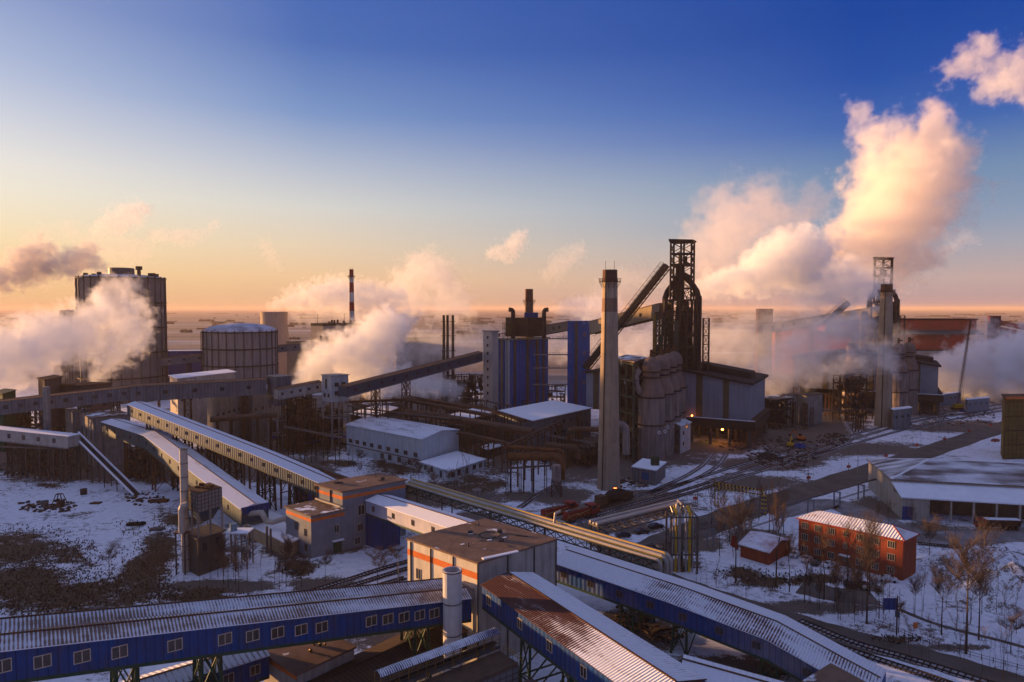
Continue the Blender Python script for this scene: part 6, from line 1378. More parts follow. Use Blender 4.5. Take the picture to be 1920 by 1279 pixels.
# ================================================================== LOWER EDGE: small house, catwalk conveyor, panel house
A, B, C = G(497, 1219, 11), G(558, 1262, 11), G(664, 1212, 11)
B0 = G(558, 1262, 9); y0 = B0.y
hz = 9.0; A, B, C = G(494, 1222, hz), G(557, 1262, hz), G(664, 1212, hz)
t, c = block('corner_house', 'small concrete house with a brown roof and orange band under the left blue gallery', 'building', (A, B, C), 0, hz, conc_l, roofb, over=.3)
band(t, c[0], c[1], hz - 1.3, hz - .5, orange); wallwins(t, c[1], c[2], [(.55, hz - 3.4, 1.6, 2.2), (.2, hz - 3.4, 1.4, 2.2)], frame=conc_d)
for k in range(5): q = c[0].lerp(c[2], random.uniform(.35, .65)) + Vector((random.uniform(-2, 2), random.uniform(-1.5, 1.5), hz)); m = MB(); m.ball(q + Vector((0, 0, .25)), random.uniform(.2, .45), 8, 5); m.build('brass_cowl', M('brass_cowl', (.35, .22, .06), None, 1, .4, .6), t)
# lower blue galleries at bottom left
q0, q1 = G(235, 1275, 12.5), G(410, 1238, 13.2)
pa, pb = G(330, 1283, 10.5), G(505, 1228, 10.0)
gallery('lower blue gallery passing beneath the long left gallery near the bottom edge', [pa + (pa - pb) * 1.1, pb], 5.5, 3.4, rise=.8, wall=bluew, roof=snowroof('roof_snow_low', (.2, .12, .09), .95, .5, .9, seed=31), wins=[.12, .35, .5, .64, .78, .92], wkw=dict(w=1.5, h=1.4), legs=(.3, .7), under=green)
pa, pb = G(640, 1302, 6.5), G(880, 1180, 6.5)
gallery('dark brown roofed low gallery in the shade between the blue galleries', [pa + (pa - pb) * .3, pb], 8, 3, rise=.7, wall=conc_d, roof=M('brown_sheet_roof', (.11, .07, .05), (.08, .05, .04), .3, .85, rib=.8), under=steel_d, trim=steel_d)
def catwalk():
    zr = 14.0; a, b = G(722, 1254, 17.0), G(930, 1178, 17.0)
    a = a + (a - b) * .06; d = (b - a).normalized(); n = Vector((-d.y, d.x, 0)); Z = Vector((0, 0, 1)); L_ = (b - a).length
    t = thing('catwalk_conveyor', 'roofed catwalk conveyor with rusty yellow posts and a patchy snow roof, lower centre', 'conveyor', (a.x, a.y, 12))
    m = MB(); k = 26; 
    for (o0, z0), (o1, z1) in (((-.95, -.45), (-.6, -.1)), ((-.6, -.1), (0, .08)), ((0, .08), (.6, -.1)), ((.6, -.1), (.95, -.45))):
        m.face([a + n * o0 + Z * z0, b + n * o0 + Z * z0, b + n * o1 + Z * z1, a + n * o1 + Z * z1], [(0, o0), (L_, o0), (L_, o1), (0, o1)])
        m.face([a + n * o1 + Z * (z1 - .05), b + n * o1 + Z * (z1 - .05), b + n * o0 + Z * (z0 - .05), a + n * o0 + Z * (z0 - .05)])
    m.build('roof', snowroof('roof_snow_catwalk', (.10, .07, .065), .62, 1.1, .34, (.012, .04, .16), seed=40), t)
    for i in range(15):
        p = a.lerp(b, i / 14)
        for s in (-.85, .85): m = MB(); m.beam(p + n * s - Z * .45, p + n * s - Z * 2.5, .07 if i % 3 else .14); m.build('post', M('rusty_yellow', (.30, .17, .05), (.18, .10, .05), 3, .7), t)
    m = MB()
    for s in (-.85, .85):
        for h in (1.35, 1.9): m.beam(a + n * s - Z * h, b + n * s - Z * h, .05)
    m.build('handrail', M('rusty_yellow', (.3, .17, .05), None), t)
    m = MB(); m.beam(a - n * .95 - Z * 2.55, b - n * .95 - Z * 2.55, .12, .45); m.beam(a + n * .95 - Z * 2.55, b + n * .95 - Z * 2.55, .12, .45); m.beam(a - Z * 2.75, b - Z * 2.75, 1.8, .06); m.build('side_channel', steel, t)
    m = MB(); m.beam(a - Z * 2.2, b - Z * 2.2, 1.0, .05); m.build('belt', tyre, t)
    for i in (2, 5, 8, 11, 13): p = a.lerp(b, i / 14) - n * 1.05 - Z * 2.3; m = MB(); m.tube(p, p - n * .12, .26, .26, 12); m.build('roller_cap', M('brass_cowl', (.35, .22, .06), None), t)
    return a, b, d, n
ca, cb, cd, cn = catwalk()
def panel_house():
    z = 14.0; A, B, C = G(726, 1290, z), G(800, 1330, z), G(970, 1245, z)
    b1 = G(972, 1243, z); L1 = G(930, 1215, z)
    d = cd; n = cn
    c0 = b1; c1 = c0 - d * 26; c3 = c0 + n * 4.6; c2 = c1 + n * 4.6
    t = thing('panel_house', 'flat topped concrete house with gridded panel sides at the bottom centre edge', 'building', (c0.x, c0.y, 0))
    pl = [(p.x, p.y) for p in (c1, c0, c3, c2)]
    m = MB(); m.prism(pl, 0, z - .4); m.build('wall', M('glass_block_wall', (.19, .20, .22), (.15, .16, .17), 1, .6, streak=.2), t)
    m = MB(); m.prism(pl, z - .397, z); m.build('roof', M('rusty_gravel', (.14, .09, .06), (.09, .06, .045), .9, .95, bump=.6), t)
    m = MB()
    for k in range(17): p = c0 - d * k * 1.15 - n * .03; m.beam((p.x, p.y, 2), (p.x, p.y, z - .4), .12)
    for k in range(9): zz = z - .5 - k * .85; p, q = c0 - n * .04, c1 - n * .04; m.beam((p.x, p.y, zz), (q.x, q.y, zz), .10)
    m.build('panel_frame', conc_d, t)
    r = MB(); yy = yellow; e0 = c3 + n * .1 + d * .0; e1 = c0 + d * 1.6
    for k in range(5): p = c3.lerp(c0 + d * .0, k / 4) + d * .8; r.beam((p.x, p.y, z - 1), (p.x, p.y, z + .6), .08)
    p, q = c3 + d * .8, c0 + d * .8
    for zz in (.1, .6): r.beam((p.x, p.y, z + zz), (q.x, q.y, z + zz), .08)
    r.build('guard_rail', M('dull_yellow', (.35, .24, .04), None, 1, .6), t)
panel_house()
_p = G(981, 1268, 11); m = MB(); m.lathe([(2.4, 0), (2.4, 8.5), (1.9, 10.2), (1.0, 11.1), (0, 11.4)], (_p.x + 1.0, _p.y - 2.0, 0), 20); tag(m.build('silo', M('silo_shell', (.16, .12, .12), None, .5, .7), smooth=True), 'dark rounded silo top beside the panel house at the bottom edge', 'silo')
A, B, C = G(1495, 1290, 6), G(1580, 1330, 6), G(1640, 1283, 6)
t, c = block('brown_roofed_house', 'brown roofed house corner cut by the bottom edge below the long right gallery', 'building', (G(1492, 1288, 8), G(1560, 1330, 8), G(1625, 1283, 8)), 0, 8, greyw, roofb)
# ================================================================== VEHICLES
def car(label, p, rz, paint, group=None, kind='parked_car'):
    t = thing(kind, label, 'car', (p[0], p[1], 0), group)
    prof = [(-2.2, .35), (-2.2, .85), (-1.95, 1.0), (-1.45, 1.05), (-.75, 1.46), (.65, 1.46), (1.35, 1.0), (2.1, .88), (2.25, .6), (2.2, .35)]
    m = MB(); k = len(prof)
    for s in (-1, 1):
        pts = [(x, s * (.86 if z < 1.1 else .66), z) for x, z in prof]; m.face(pts if s < 0 else pts[::-1])
    for (x0, z0), (x1, z1) in zip(prof, prof[1:] + prof[:1]):
        w0, w1 = (.86 if z0 < 1.1 else .66), (.86 if z1 < 1.1 else .66); m.face([(x0, -w0, z0), (x0, w0, z0), (x1, w1, z1), (x1, -w1, z1)])
    m.build('body', paint, t, local=True)
    g = MB(); 
    for s in (-1, 1): g.face([(-1.25, s * .80, 1.07), (1.1, s * .80, 1.05), (.62, s * .68, 1.41), (-.72, s * .68, 1.41)][::s])
    g.face([(.72, -.62, 1.43), (1.32, -.76, 1.04), (1.32, .76, 1.04), (.72, .62, 1.43)]); g.face([(-.80, .62, 1.45), (-1.42, .76, 1.08), (-1.42, -.76, 1.08), (-.80, -.62, 1.45)])
    g.build('windows', glass, t, local=True)
    for x in (-1.35, 1.4):
        for s in (-1, 1): w = MB(); w.tube((x, s * .78, .33), (x, s * .92, .33), .33, .33, 12); w.build('wheel', tyre, t, local=True)
    for s in (-1, 1): h = MB(); h.box(2.16, 2.26, s * .6 - .18, s * .6 + .18, .62, .78); h.build('headlight', silver, t, local=True)
    t.rotation_euler = (0, 0, rz); return t
gb = 'cars parked around the red office'
CARS = [('white car parked right at the shady corner by the cottage', 1491, 1043, .9, carwhite, gb), ('second white car along the left side of the yard', 1512, 1052, .9, carwhite, gb), ('dark car between two white cars at the red office', 1530, 1058, .9, carblack, gb), ('white car nearest the entrance canopy of the red office', 1556, 1063, .4, carwhite, gb),
        ('white car beside the low dark wall in front of the red office', 1599, 1089, -.35, carwhite, gb), ('white car parked near the right corner of the red office', 1664, 1090, -.35, carwhite, gb), ('snow dusted car half hidden behind tree trunks before the red office', 1636, 1107, -.3, silver, gb),
        ('large black car in the middle of three under the trussed pipe bridge', 1203, 1000, .25, carblack, 'dark cars under the pipe bridge'), ('black car farthest right under the trussed pipe bridge', 1230, 990, .3, carblack, 'dark cars under the pipe bridge'), ('dark car nearest the pipe crossing, left of the other two', 1168, 1007, .2, carblack, 'dark cars under the pipe bridge'),
        ('dark vehicle with a yellow mark near the end of the sunlit pipes', 1225, 1031, -.4, carblack, None), ('red vehicle parked beyond the road near the warehouse', 1866, 828, .4, redpaint, None),
        ('white car parked left of the long low building under the gallery', 448, 793, .1, carwhite, 'cars by the low building'), ('second white car beside the low building at left centre', 428, 800, .1, carwhite, 'cars by the low building'), ('grey car by the low building nearest the long gallery', 412, 792, .1, silver, 'cars by the low building')]
proto = {}
for lab, u, v, rz, paint, g_ in CARS:
    p = G(u, v)
    if paint.name in proto: dup(proto[paint.name], (p.x, p.y, 0), rz, lab, g_)
    else: proto[paint.name] = car(lab, p, rz, paint, g_)
if 1:
    for o in list(sc.objects):
        if o.name.startswith('parked_car') and o.get('label', '').startswith(('dark vehicle', 'red vehicle')):
            if 'group' in o: del o['group']
def truck():
    p = G(1870, 992); t = thing('dump_truck', 'red cab dump truck with a long dark bed in front of the big warehouse', 'truck', (p.x, p.y, 0))
    m = MB(); m.hexa([Vector(q) for q in ((-6.2, -1.2, .9), (-3.9, -1.2, .9), (-3.9, 1.2, .9), (-6.2, 1.2, .9))], [Vector(q) for q in ((-6.0, -1.15, 3.1), (-3.9, -1.15, 3.1), (-3.9, 1.15, 3.1), (-6.0, 1.15, 3.1))]); m.build('cab', redpaint, t, local=True)
    m = MB(); m.box(-6.22, -6.1, -1.0, 1.0, 2.0, 2.9); m.box(-5.9, -4.6, -1.23, -1.2, 2.0, 2.8); m.build('windows', glass, t, local=True)
    m = MB(); m.hexa([Vector(q) for q in ((-3.6, -1.2, 1.2), (5.8, -1.2, 1.2), (5.8, 1.2, 1.2), (-3.6, 1.2, 1.2))], [Vector(q) for q in ((-3.7, -1.3, 3.0), (6.2, -1.3, 3.0), (6.2, 1.3, 3.0), (-3.7, 1.3, 3.0))]); m.build('dump_bed', M('dark_red_bed', (.07, .03, .025), None, 1, .6), t, local=True)
    m = MB(); m.box(-3.5, 6.0, -1.1, 1.1, 3.003, 3.15); m.build('load', snow, t, local=True)
    m = MB(); m.box(-6.0, 5.8, -.5, .5, .7, 1.19); m.build('chassis', steel_d, t, local=True)
    for x in (-5.2, -3.0, 2.2, 3.5, 4.8):
        for s in (-1, 1): w = MB(); w.tube((x, s * .85, .52), (x, s * 1.2, .52), .52, .52, 14); w.build('wheel', tyre, t, local=True)
    t.rotation_euler = (0, 0, -.08)
truck()
def loco(label, p, q):
    d = (q - p).normalized(); ang = math.atan2(d.y, d.x); L_ = 15.5; t = thing('locomotive', label, 'locomotive', (p.x, p.y, 0), 'red shunting locomotives')
    m = MB(); m.box(0, L_, -1.5, 1.5, 1.1, 1.5); m.build('frame', steel_d, t, local=True)
    m = MB(); m.box(.6, 10.6, -1.1, 1.1, 1.503, 3.7); m.box(13.3, L_ - .4, -1.0, 1.0, 1.503, 3.3); m.build('hood', redpaint, t, local=True)
    m = MB(); m.box(10.6, 13.3, -1.5, 1.5, 1.503, 4.4); m.build('cab', redpaint, t, local=True)
    m = MB(); m.box(10.9, 13.0, -1.53, -1.5, 3.0, 4.0); m.build('cab_window', glass, t, local=True)
    for q_ in ((10.9, 13.0, 1.5, 1.53, 3.0, 4.0), (10.57, 10.6, -1.3, -.3, 3.75, 4.2), (10.57, 10.6, .3, 1.3, 3.75, 4.2)): m = MB(); m.box(*q_); m.build('cab_window', glass, t, local=True)
    m = MB(); m.box(1, 10, -.6, .6, 3.703, 3.9); 
    for x in (2.5, 5, 7.5): m.tube((x, 0, 3.9), (x, 0, 4.1), .5)
    m.build('roof_vents', roofbs, t, local=True)
    z = MB()
    for s in (-1.13, 1.13):
        pts = [(.8, 3.3), (1.3, 1.9), (1.8, 2.6), (5.2, 2.75), (4.9, 2.45), (8.0, 2.75), (10.4, 3.1)]
        for a, b in zip(pts, pts[1:]): z.beam((a[0], s, a[1]), (b[0], s, b[1]), .04, .17)
    z.build('pale_chevron_stripe', M('cream_stripe', (.55, .38, .15), None, 1, .5), t, local=True)
    m = MB()
    for s in (-1.45, 1.45):
        m.beam((.2, s, 2.3), (L_ - .2, s, 2.3), .05); 
        for i in range(9): m.beam((.2 + i * 1.88, s, 1.5), (.2 + i * 1.88, s, 2.3), .05)
    m.build('handrail', yellow, t, local=True)
    for x in (2, 3.9, 11.4, 13.3):
        for s in (-1, 1): w = MB(); w.tube((x, s * .6, .62), (x, s * .85, .62), .5, .5, 14); w.build('wheel', steel_d, t, local=True)
    t.rotation_euler = (0, 0, ang)
la, lb = G(1057, 984), G(1115, 968); dd = (lb - la).normalized(); nn = Vector((-dd.y, dd.x, 0))
loco('front red locomotive with a pale zigzag stripe, nearest the pipe bridge', la, lb)
loco('rear red locomotive with a pale zigzag stripe on the next track behind', la + nn * 6.2 - dd * 3.5, lb + nn * 6.2)
def ladle_car():
    a = G(1118, 955); b = G(1188, 935); d = (b - a).normalized(); t = thing('ladle_wagon', 'black ladle wagon with a glowing mouth standing at the foot of the tall chimney', 'rail wagon', (a.x, a.y, 0)); Ln = (b - a).length
    m = MB(); m.lathe([(0, 4.5), (1.0, 4.6), (1.9, 7), (2.1, 9.5), (1.9, 12), (1.0, 14.4), (0, 14.5)], (0, 0, 0), 18); m.v = [(z, y, x + 3.1) for x, y, z in m.v]; m.build('vessel', M('ladle_iron', (.035, .03, .03), None, .8, .85), t, local=True)
    m = MB(); m.tube((9.5, 0, 5.1), (9.5, 0, 5.35), .85, .75, 12); m.build('mouth', M('ladle_iron', (.035, .03, .03), None), t, local=True)
    m = MB(); m.tube((9.5, 0, 5.36), (9.5, 0, 5.40), .55, .55, 12); m.build('glowing_metal', hot, t, local=True)
    m = MB(); m.box(0, 18.5, -1.3, 1.3, .9, 1.4); m.build('chassis', steel_d, t, local=True)
    m = MB(); m.box(.6, 3.9, -1.4, 1.4, 1.4, 4.2); m.build('end_housing', M('rusty_housing', (.15, .09, .05), None, .8, .8), t, local=True)
    m = MB(); m.box(15.2, 17.6, -1.3, 1.3, 1.4, 3.2); m.build('end_housing', steel_d, t, local=True)
    for x in (1, 2.6, 4.2, 14, 15.6, 17.2):
        for s in (-1, 1): w = MB(); w.tube((x, s * .65, .5), (x, s * .85, .5), .45, .45, 12); w.build('wheel', steel_d, t, local=True)
    t.rotation_euler = (0, 0, math.atan2(d.y, d.x))
ladle_car()
def signal(label, u, vb, h, disc=True, mat=None, cat='signal'):
    p = G(u, vb); t = thing('signal_post', label, cat, p, 'red discs on posts along the railway'); m = MB(); m.beam(p, p + Vector((0, 0, h)), .14); m.build('post', steel, t)
    m = MB(); m.beam(p + Vector((-.75, 0, h * .55)), p + Vector((.75, 0, h * .55)), .35, 1.0); m.build('board', M('red_board', (.50, .06, .03), None, 1, .6), t)
for k, (u, v) in enumerate(((1304, 945), (1426, 928), (1516, 905), (1591, 884), (1661, 863), (1719, 843), (1771, 830), (1817, 815), (1857, 803))):
    signal('small red board on a post by the tracks, number ' + str(k + 1) + ' counted from the near left end' if False else ['red trackside board nearest the chimney, first in the row', 'red trackside board just right of the striped gantry', 'red trackside board third from the near end', 'red trackside board fourth from the near end', 'red trackside board in the middle of the row', 'red trackside board above the warehouse ridge', 'red trackside board third from the far end', 'red trackside board second from the far end', 'farthest red trackside board beside the scaffolding'][k], u, v, 3.6)
def pole(label, u, vb, vt, arm=True, group='thin grey lamp posts'):
    p = G(u, vb); h = D(u, vt, p.y).z; t = thing('lamp_post', label, 'lamp post', p, group); m = MB(); m.tube(p, p + Vector((0, 0, h)), .14, .09, 8); m.build('post', M('pole_grey', (.36, .33, .30), None, 1, .6), t)
    m = MB(); m.beam(p + Vector((0, 0, h)), p + Vector((1.2, -.2, h + .15)), .12); m.build('lamp_arm', steel, t)
for k, (u, vb, vt, l) in enumerate(((1308, 948, 903, 'lamp post between the curved tracks and the striped gantry'), (1428, 930, 876, 'lamp post behind the striped gantry'), (1515, 900, 850, 'lamp post by the tracks left of the warehouse'), (1195, 960, 922, 'lamp post right of the ladle wagon'), (1409, 968, 935, 'lamp post on the verge right under the gantry'), (747, 1098, 1043, 'pale post standing by tracks left of the beige house'), (662, 875, 826, 'pale lamp post before the left end of white warehouse'), (770, 900, 866, 'pale lamp post before the right end of white warehouse'), (1608, 890, 850, 'lamp post between road and railway at right'),
        (359, 650, 607, 'tall mast standing in the far snowy fields'), (316, 655, 631, 'short far mast beside the huge gas holder'))):
    pole(l, u, vb, vt)
def banner():
    p = G(1681, 1190); h = D(1681, 1117, p.y).z; t = thing('banner_post', 'post carrying a blue banner board beside the lower road at right', 'sign', p); m = MB(); m.tube(p, p + Vector((0, 0, h)), .16, .13, 8); m.build('post', steel_d, t)
    m = MB(); m.box(p.x - 2.9, p.x - .15, p.y - .06, p.y + .06, h - 2.9, h - .5); m.build('board', bluew, t)
    m = MB(); m.box(p.x - .25, p.x + .35, p.y - .3, p.y + .3, h * .45, h * .6); m.build('junction_box', blued, t)
banner()
m = MB(); p = G(1716, 1181, 0); m.box(p.x - .45, p.x + .45, p.y - .05, p.y + .05, .3, 1.5); tag(m.build('notice_board', orange), 'small orange notice board on the snow right of the blue banner', 'sign')
# orange / yellow excavators
def excavator(label, u, v, mat, s=1.0, rz=0.0, low=False):
    p = G(u, v); t = thing('excavator', label, 'excavator', p, 'machines on the scrap yard')
    for q in (-1, 1): m = MB(); m.box(-1.9, 1.9, q * 1.1 - .3, q * 1.1 + .3, 0, .9); m.build('crawler_track', tyre, t, local=True)
    m = MB(); m.box(-1.8, 1.3, -1.3, 1.3, .95, 2.1); m.build('body', mat, t, local=True)
    m = MB(); m.box(.2, 1.5, -1.3, -.2, 2.1, 3.1); m.build('cab', glass, t, local=True)
    m = MB(); m.beam((1.2, .3, 1.6), (3.6, .3, 4.6), .4, .5); m.beam((3.6, .3, 4.6), (5.6, .3, 2.6), .3, .4); m.build('arm', mat, t, local=True)
    m = MB(); m.box(5.2, 6.2, -.2, .8, 1.6, 2.6); m.build('bucket', steel_d, t, local=True)
    t.rotation_euler = (0, 0, rz)
excavator('yellow excavator on the scrap strewn snow right of the cast house', 1482, 838, yellow, rz=1.0)
excavator('orange excavator behind the yellow one on the scrap yard', 1502, 826, orange, rz=2.3)
# blue tarpaulin heap + bins etc.
def heap(label, u, v, w, h, mat, name='covered_heap', cat='heap'):
    p = G(u, v); m = MB(); n = 14
    m.lathe([(w, 0), (w * .85, h * .35), (w * .45, h * .9), (0, h)], p, n); m.v = [(x + random.uniform(-.2, .2) * w * .4, y, z * random.uniform(.85, 1.1)) for x, y, z in m.v]
    tag(m.build(name, mat), label, cat)
heap('blue tarpaulin heap on the scrap yard beside the curved track', 1500, 838, 3, 1.8, M('blue_tarp', (.02, .07, .35), None, 1, .6))
heap('blue covered pile near the crane at far right', 1812, 772, 4, 1.6, M('blue_tarp', (.02, .07, .35), None))
heap('dark ash heap beside the excavator', 1440, 858, 5, 2.2, M('ash', (.05, .04, .04), None, 1, .95))
for k, (u, v, l) in enumerate(((894, 928, 'round concrete well behind the pipe bridge'), (157, 927, 'dark metal drum lying in the upper snow field at left'), (115, 950, 'dark metal drum beside the tripod frame on the snow'), (84, 950, 'pale metal drum by the scrap row on the snow'), (1705, 797, 'dark blue bin in front of the hut by the far chimney'))):
    p = G(u, v); m = MB(); r = 1.1 if k else 1.6; m.tube(p, p + Vector((0, 0, 1.8)), r, r, 14); m.lathe([(r * 1.0, 1.8), (r * 1.08, 1.8), (r * 1.08, 1.95), (r * .9, 1.95), (r * .9, 1.4), (0, 1.4)], p, 14)
    tag(m.build('drum' if k else 'well', [conc, steel_d, steel_d, steel, bluew][k]), l, 'drum' if k else 'well')
p = G(112, 949); t = thing('tripod_frame', 'dark pyramid shaped steel frame standing in the snow field at left', 'steel frame', p)
m = MB()
for dx, dy in ((-2, -1.5), (2, -1.5), (2, 1.5), (-2, 1.5)): m.beam(p + Vector((dx, dy, 0)), p + Vector((dx * .4, dy * .4, 4)), .25)
for zf in (.0, .5, 1):
    k = 1 - .6 * zf; c4 = [p + Vector((dx * k, dy * k, 4 * zf + .1)) for dx, dy in ((-2, -1.5), (2, -1.5), (2, 1.5), (-2, 1.5))]
    for i in range(4): m.beam(c4[i], c4[(i + 1) % 4], .2)
m.build('frame', steel_d, t)
for k, (u, v, l) in enumerate(((296, 942, 'pair of long rusty crates on the snow below the belt conveyor'), (178, 945, 'rusty slab lying alone in the snow field'), (293, 995, 'small grey box near the brush left of the filter house'), (1609, 1103, 'low dark wall in front of the white car'), (92, 892, 'rusty skip by the left snow field edge'))):
    p = G(u, v); m = MB(); w, h = ((3.2, .9), (1.6, .4), (1.8, .8), (2.8, 1.3), (4.5, 1.0))[k]; m.box(p.x - w, p.x + w, p.y - .5, p.y + .5, 0, h); m.box(p.x - w * .95, p.x + w * .95, p.y + .9, p.y + 1.9, 0, h * .8); m.box(p.x - w, p.x + w, p.y + .5, p.y + .9, 0, h * .3)
    tag(m.build(('crate', 'slab', 'box', 'low_wall', 'skip')[k], (rust, rust, steel, steel_d, rust)[k]), l, ('crate', 'slab', 'box', 'wall', 'skip')[k])
m = MB(); p = G(245, 985)
for k in range(3): m.lathe([(.9, 0), (1.3, .2), (1.3, .6), (.9, .8), (.7, .4), (.9, 0)], p + Vector((k * 1.5, k * .3, 0)), 14)
tag(m.build('tyre_pile', tyre), 'small pile of dark tyres at the edge of the brush', 'tyres')
p0, p1 = G(510, 820, 3), G(572, 831, 3); p2 = G(652, 818, 3)
m = MB(); m.tube(p0, p1, .45, .45, 10); m.tube(p1, p2, .45, .45, 10); tag(m.build('blue_pipe', M('blue_pipe_paint', (.01, .05, .42), None, 1, .5)), 'bright blue pipe crossing the snow under the pale transfer tower', 'pipe')
# fences
for k, (pix, l) in enumerate((([(640, 905), (760, 935), (860, 960)], 'low fence line behind the grey transfer house'), ([(1130, 1050), (1300, 1112), (1450, 1160)], 'thin dark fence along the upper side of the lower road'), ([(1640, 1170), (1760, 1215), (1930, 1262)], 'low dark kerb fence along the lower road at right'))):
    pts = catmull([G(*q) for q in pix], 8); m = MB()
    for a, b in zip(pts, pts[1:]):
        for h in (.5, 1.0): m.beam(a + Vector((0, 0, h)), b + Vector((0, 0, h)), .06)
        n_ = max(1, int((b - a).length / 1.6))
        for i in range(n_): c = a.lerp(b, i / n_); m.beam(c, c + Vector((0, 0, 1.15)), .09)
    tag(m.build('fence', steel_d), l, 'fence')
# ================================================================== TREES
def tree_proto(name, label, seed, h, spread_, dens, trunkm, twigm, upright=.5, group=None, fork=.3, r0=.016):
    rnd = random.Random(seed); t = thing(name, label, 'tree', (0, 0, 0), group); T, C_ = MB(), MB()
    def tw(m, p, q, a, b): m.tube(p, q, a, b, 3 if a < .05 else 5, cap=False)
    def grow(p, d, l, r, lev):
        n = 3; 
        for i in range(n):
            q = p + d * (l / n); r2 = r * .8; tw(T if lev < 2 else C_, p, q, r, r2); p = q; r = r2
            d = (d + Vector((rnd.uniform(-1, 1), rnd.uniform(-1, 1), rnd.uniform(-.3, .6))) * .16).normalized()
            if lev > 0 or i > 0:
                for _ in range(dens if lev < 3 else 2):
                    if lev < 3:
                        a = rnd.uniform(0, 6.283); e = Vector((math.cos(a), math.sin(a), 0)); nd = (d * upright + e * spread_ + Vector((0, 0, .35))).normalized()
                        grow(p, nd, l * rnd.uniform(.42, .62), max(r * .58, .018), lev + 1)
                    elif lev == 3:
                        a = rnd.uniform(0, 6.283); e = Vector((math.cos(a), math.sin(a), .4)); tw(C_, p, p + (d + e * .8).normalized() * l * .6, max(r * .6, .012), max(r * .35, .008))
    zt = h * fork; tw(T, Vector((0, 0, -.1)), Vector((0, 0, zt)), h * r0, h * r0 * .75)
    grow(Vector((0, 0, zt)), Vector((0, 0, 1)), h * .62, h * r0 * .75, 0)
    T.build('trunk', trunkm, t, local=True); C_.build('crown', twigm, t, local=True)
    return t
TP = [tree_proto('bare_tree', 'x', 11, 10, .7, 3, bark, twig, .8), tree_proto('bare_tree', 'x', 23, 10, .55, 2, bark, twigr, 1.0), tree_proto('bare_tree', 'x', 5, 9, .85, 3, bark, twig, .55, fork=.18),
      tree_proto('bare_tree', 'x', 8, 8, .30, 1, bark, twig, 1.4, fork=.35, r0=.009), tree_proto('bare_tree', 'x', 31, 5, .6, 1, bark, twigr, .9, fork=.12, r0=.008)]
used = set()
def put(kind, u, v, h, label, group):
    p = G(u, v); s = h / (10, 10, 9, 8, 5)[kind]
    if kind not in used:
        used.add(kind); o = TP[kind]; o.location = p; o.rotation_euler = (0, 0, random.uniform(0, 6)); o.scale = (s, s, s); o['label'] = label
        if group: o['group'] = group
    else: 
        o = dup(TP[kind], (p.x, p.y, 0), random.uniform(0, 6.28), label, group, (s * random.uniform(.9, 1.1), s * random.uniform(.9, 1.1), s))
        if not group and 'group' in o: del o['group']
BIG = [(0, 1811, 1226, 17, 'largest bare tree, standing at the right beside the lower road'), (0, 1625, 1170, 15, 'tall bare tree left of the blue banner before the red office'), (2, 1648, 1160, 8, 'low forked bare tree beside the blue banner'), (1, 1589, 1105, 12, 'reddish bare tree before the entrance of the red office'), (1, 1630, 1115, 13, 'reddish bare tree rising between the parked white cars'),
       (0, 1742, 1063, 9, 'lone leaning bare tree right of the red office'), (1, 1545, 1125, 12, 'bare tree at the dark patch left of the red office yard'), (1, 1455, 1100, 15, 'bare tree standing before the dark red cottage'), (0, 1379, 1093, 14, 'dark bare tree with a hanging red cloth below the cottage'), (0, 1765, 1190, 10, 'slim bare tree midway between banner and largest tree'), (0, 1835, 1200, 11, 'slim bare tree just behind the largest tree'), (0, 1715, 1155, 6, 'small bare tree right of the blue banner'),
       (1, 1480, 1110, 10, 'bare tree at the left corner of the red office yard'), (1, 1508, 1130, 9, 'bare tree on the dark strip below the parked cars'), (2, 1895, 1225, 7, 'bushy bare tree near the right edge by the path'), (2, 565, 1100, 6, 'snow dusted bush tree left of the tracks, front one'), (2, 610, 1090, 6, 'snow dusted bush tree right beside the tracks'), (2, 708, 1100, 7, 'bare tree among tracks near the gallery roof'), (2, 745, 1075, 6, 'bare bush tree close to the beige house'),
       (2, 205, 1085, 7, 'dark bare tree on the brush at lower left'), (0, 300, 1120, 8, 'bare tree left of the row below the filter house')]
for k, u, v, h, l in BIG: put(k, u, v, h, l, None)
def many(n, box_, kinds, hr, label, group, seed):
    rnd = random.Random(seed); (ua, va), (ub, vb), (uc_, vc), (ud, vd) = box_
    for _ in range(n):
        f, g_ = rnd.random(), rnd.random(); u = (ua * (1 - f) + ub * f) * (1 - g_) + (ud * (1 - f) + uc_ * f) * g_; v = (va * (1 - f) + vb * f) * (1 - g_) + (vd * (1 - f) + vc * f) * g_
        put(rnd.choice(kinds), u, v, rnd.uniform(*hr), label, group)
many(26, ((1330, 990), (1470, 960), (1470, 1010), (1330, 1060)), [1, 1, 3, 4], (6, 11), 'one of the reddish bare trees crowding the verge right of the pipe tower', 'trees on the verge by the pipe tower', 1)
many(24, ((340, 1080), (560, 1060), (560, 1110), (340, 1120)), [3, 3, 0], (4.5, 7.5), 'one of the thin dark saplings in rows below the filter house', 'saplings below the filter house', 2)
many(38, ((650, 855), (860, 905), (880, 950), (650, 890)), [3, 4, 2], (3.5, 6.5), 'one of the small bare trees in the thicket before the white warehouse', 'thicket before the white warehouse', 3)
many(22, ((860, 890), (950, 890), (935, 935), (850, 925)), [4, 3], (4, 7), 'one of the slim bare saplings behind the pipe bridge', 'saplings behind the pipe bridge', 4)
many(18, ((430, 820), (580, 810), (640, 860), (520, 870)), [3, 4], (4, 7), 'one of the bare saplings on the snow under the pale tower', 'saplings under the pale tower', 5)
many(20, ((1640, 1195), (1930, 1255), (1930, 1290), (1700, 1240)), [3, 3, 4], (3.5, 7), 'one of the low leafless bushes along the lower road at right', 'bushes along the lower road', 6)
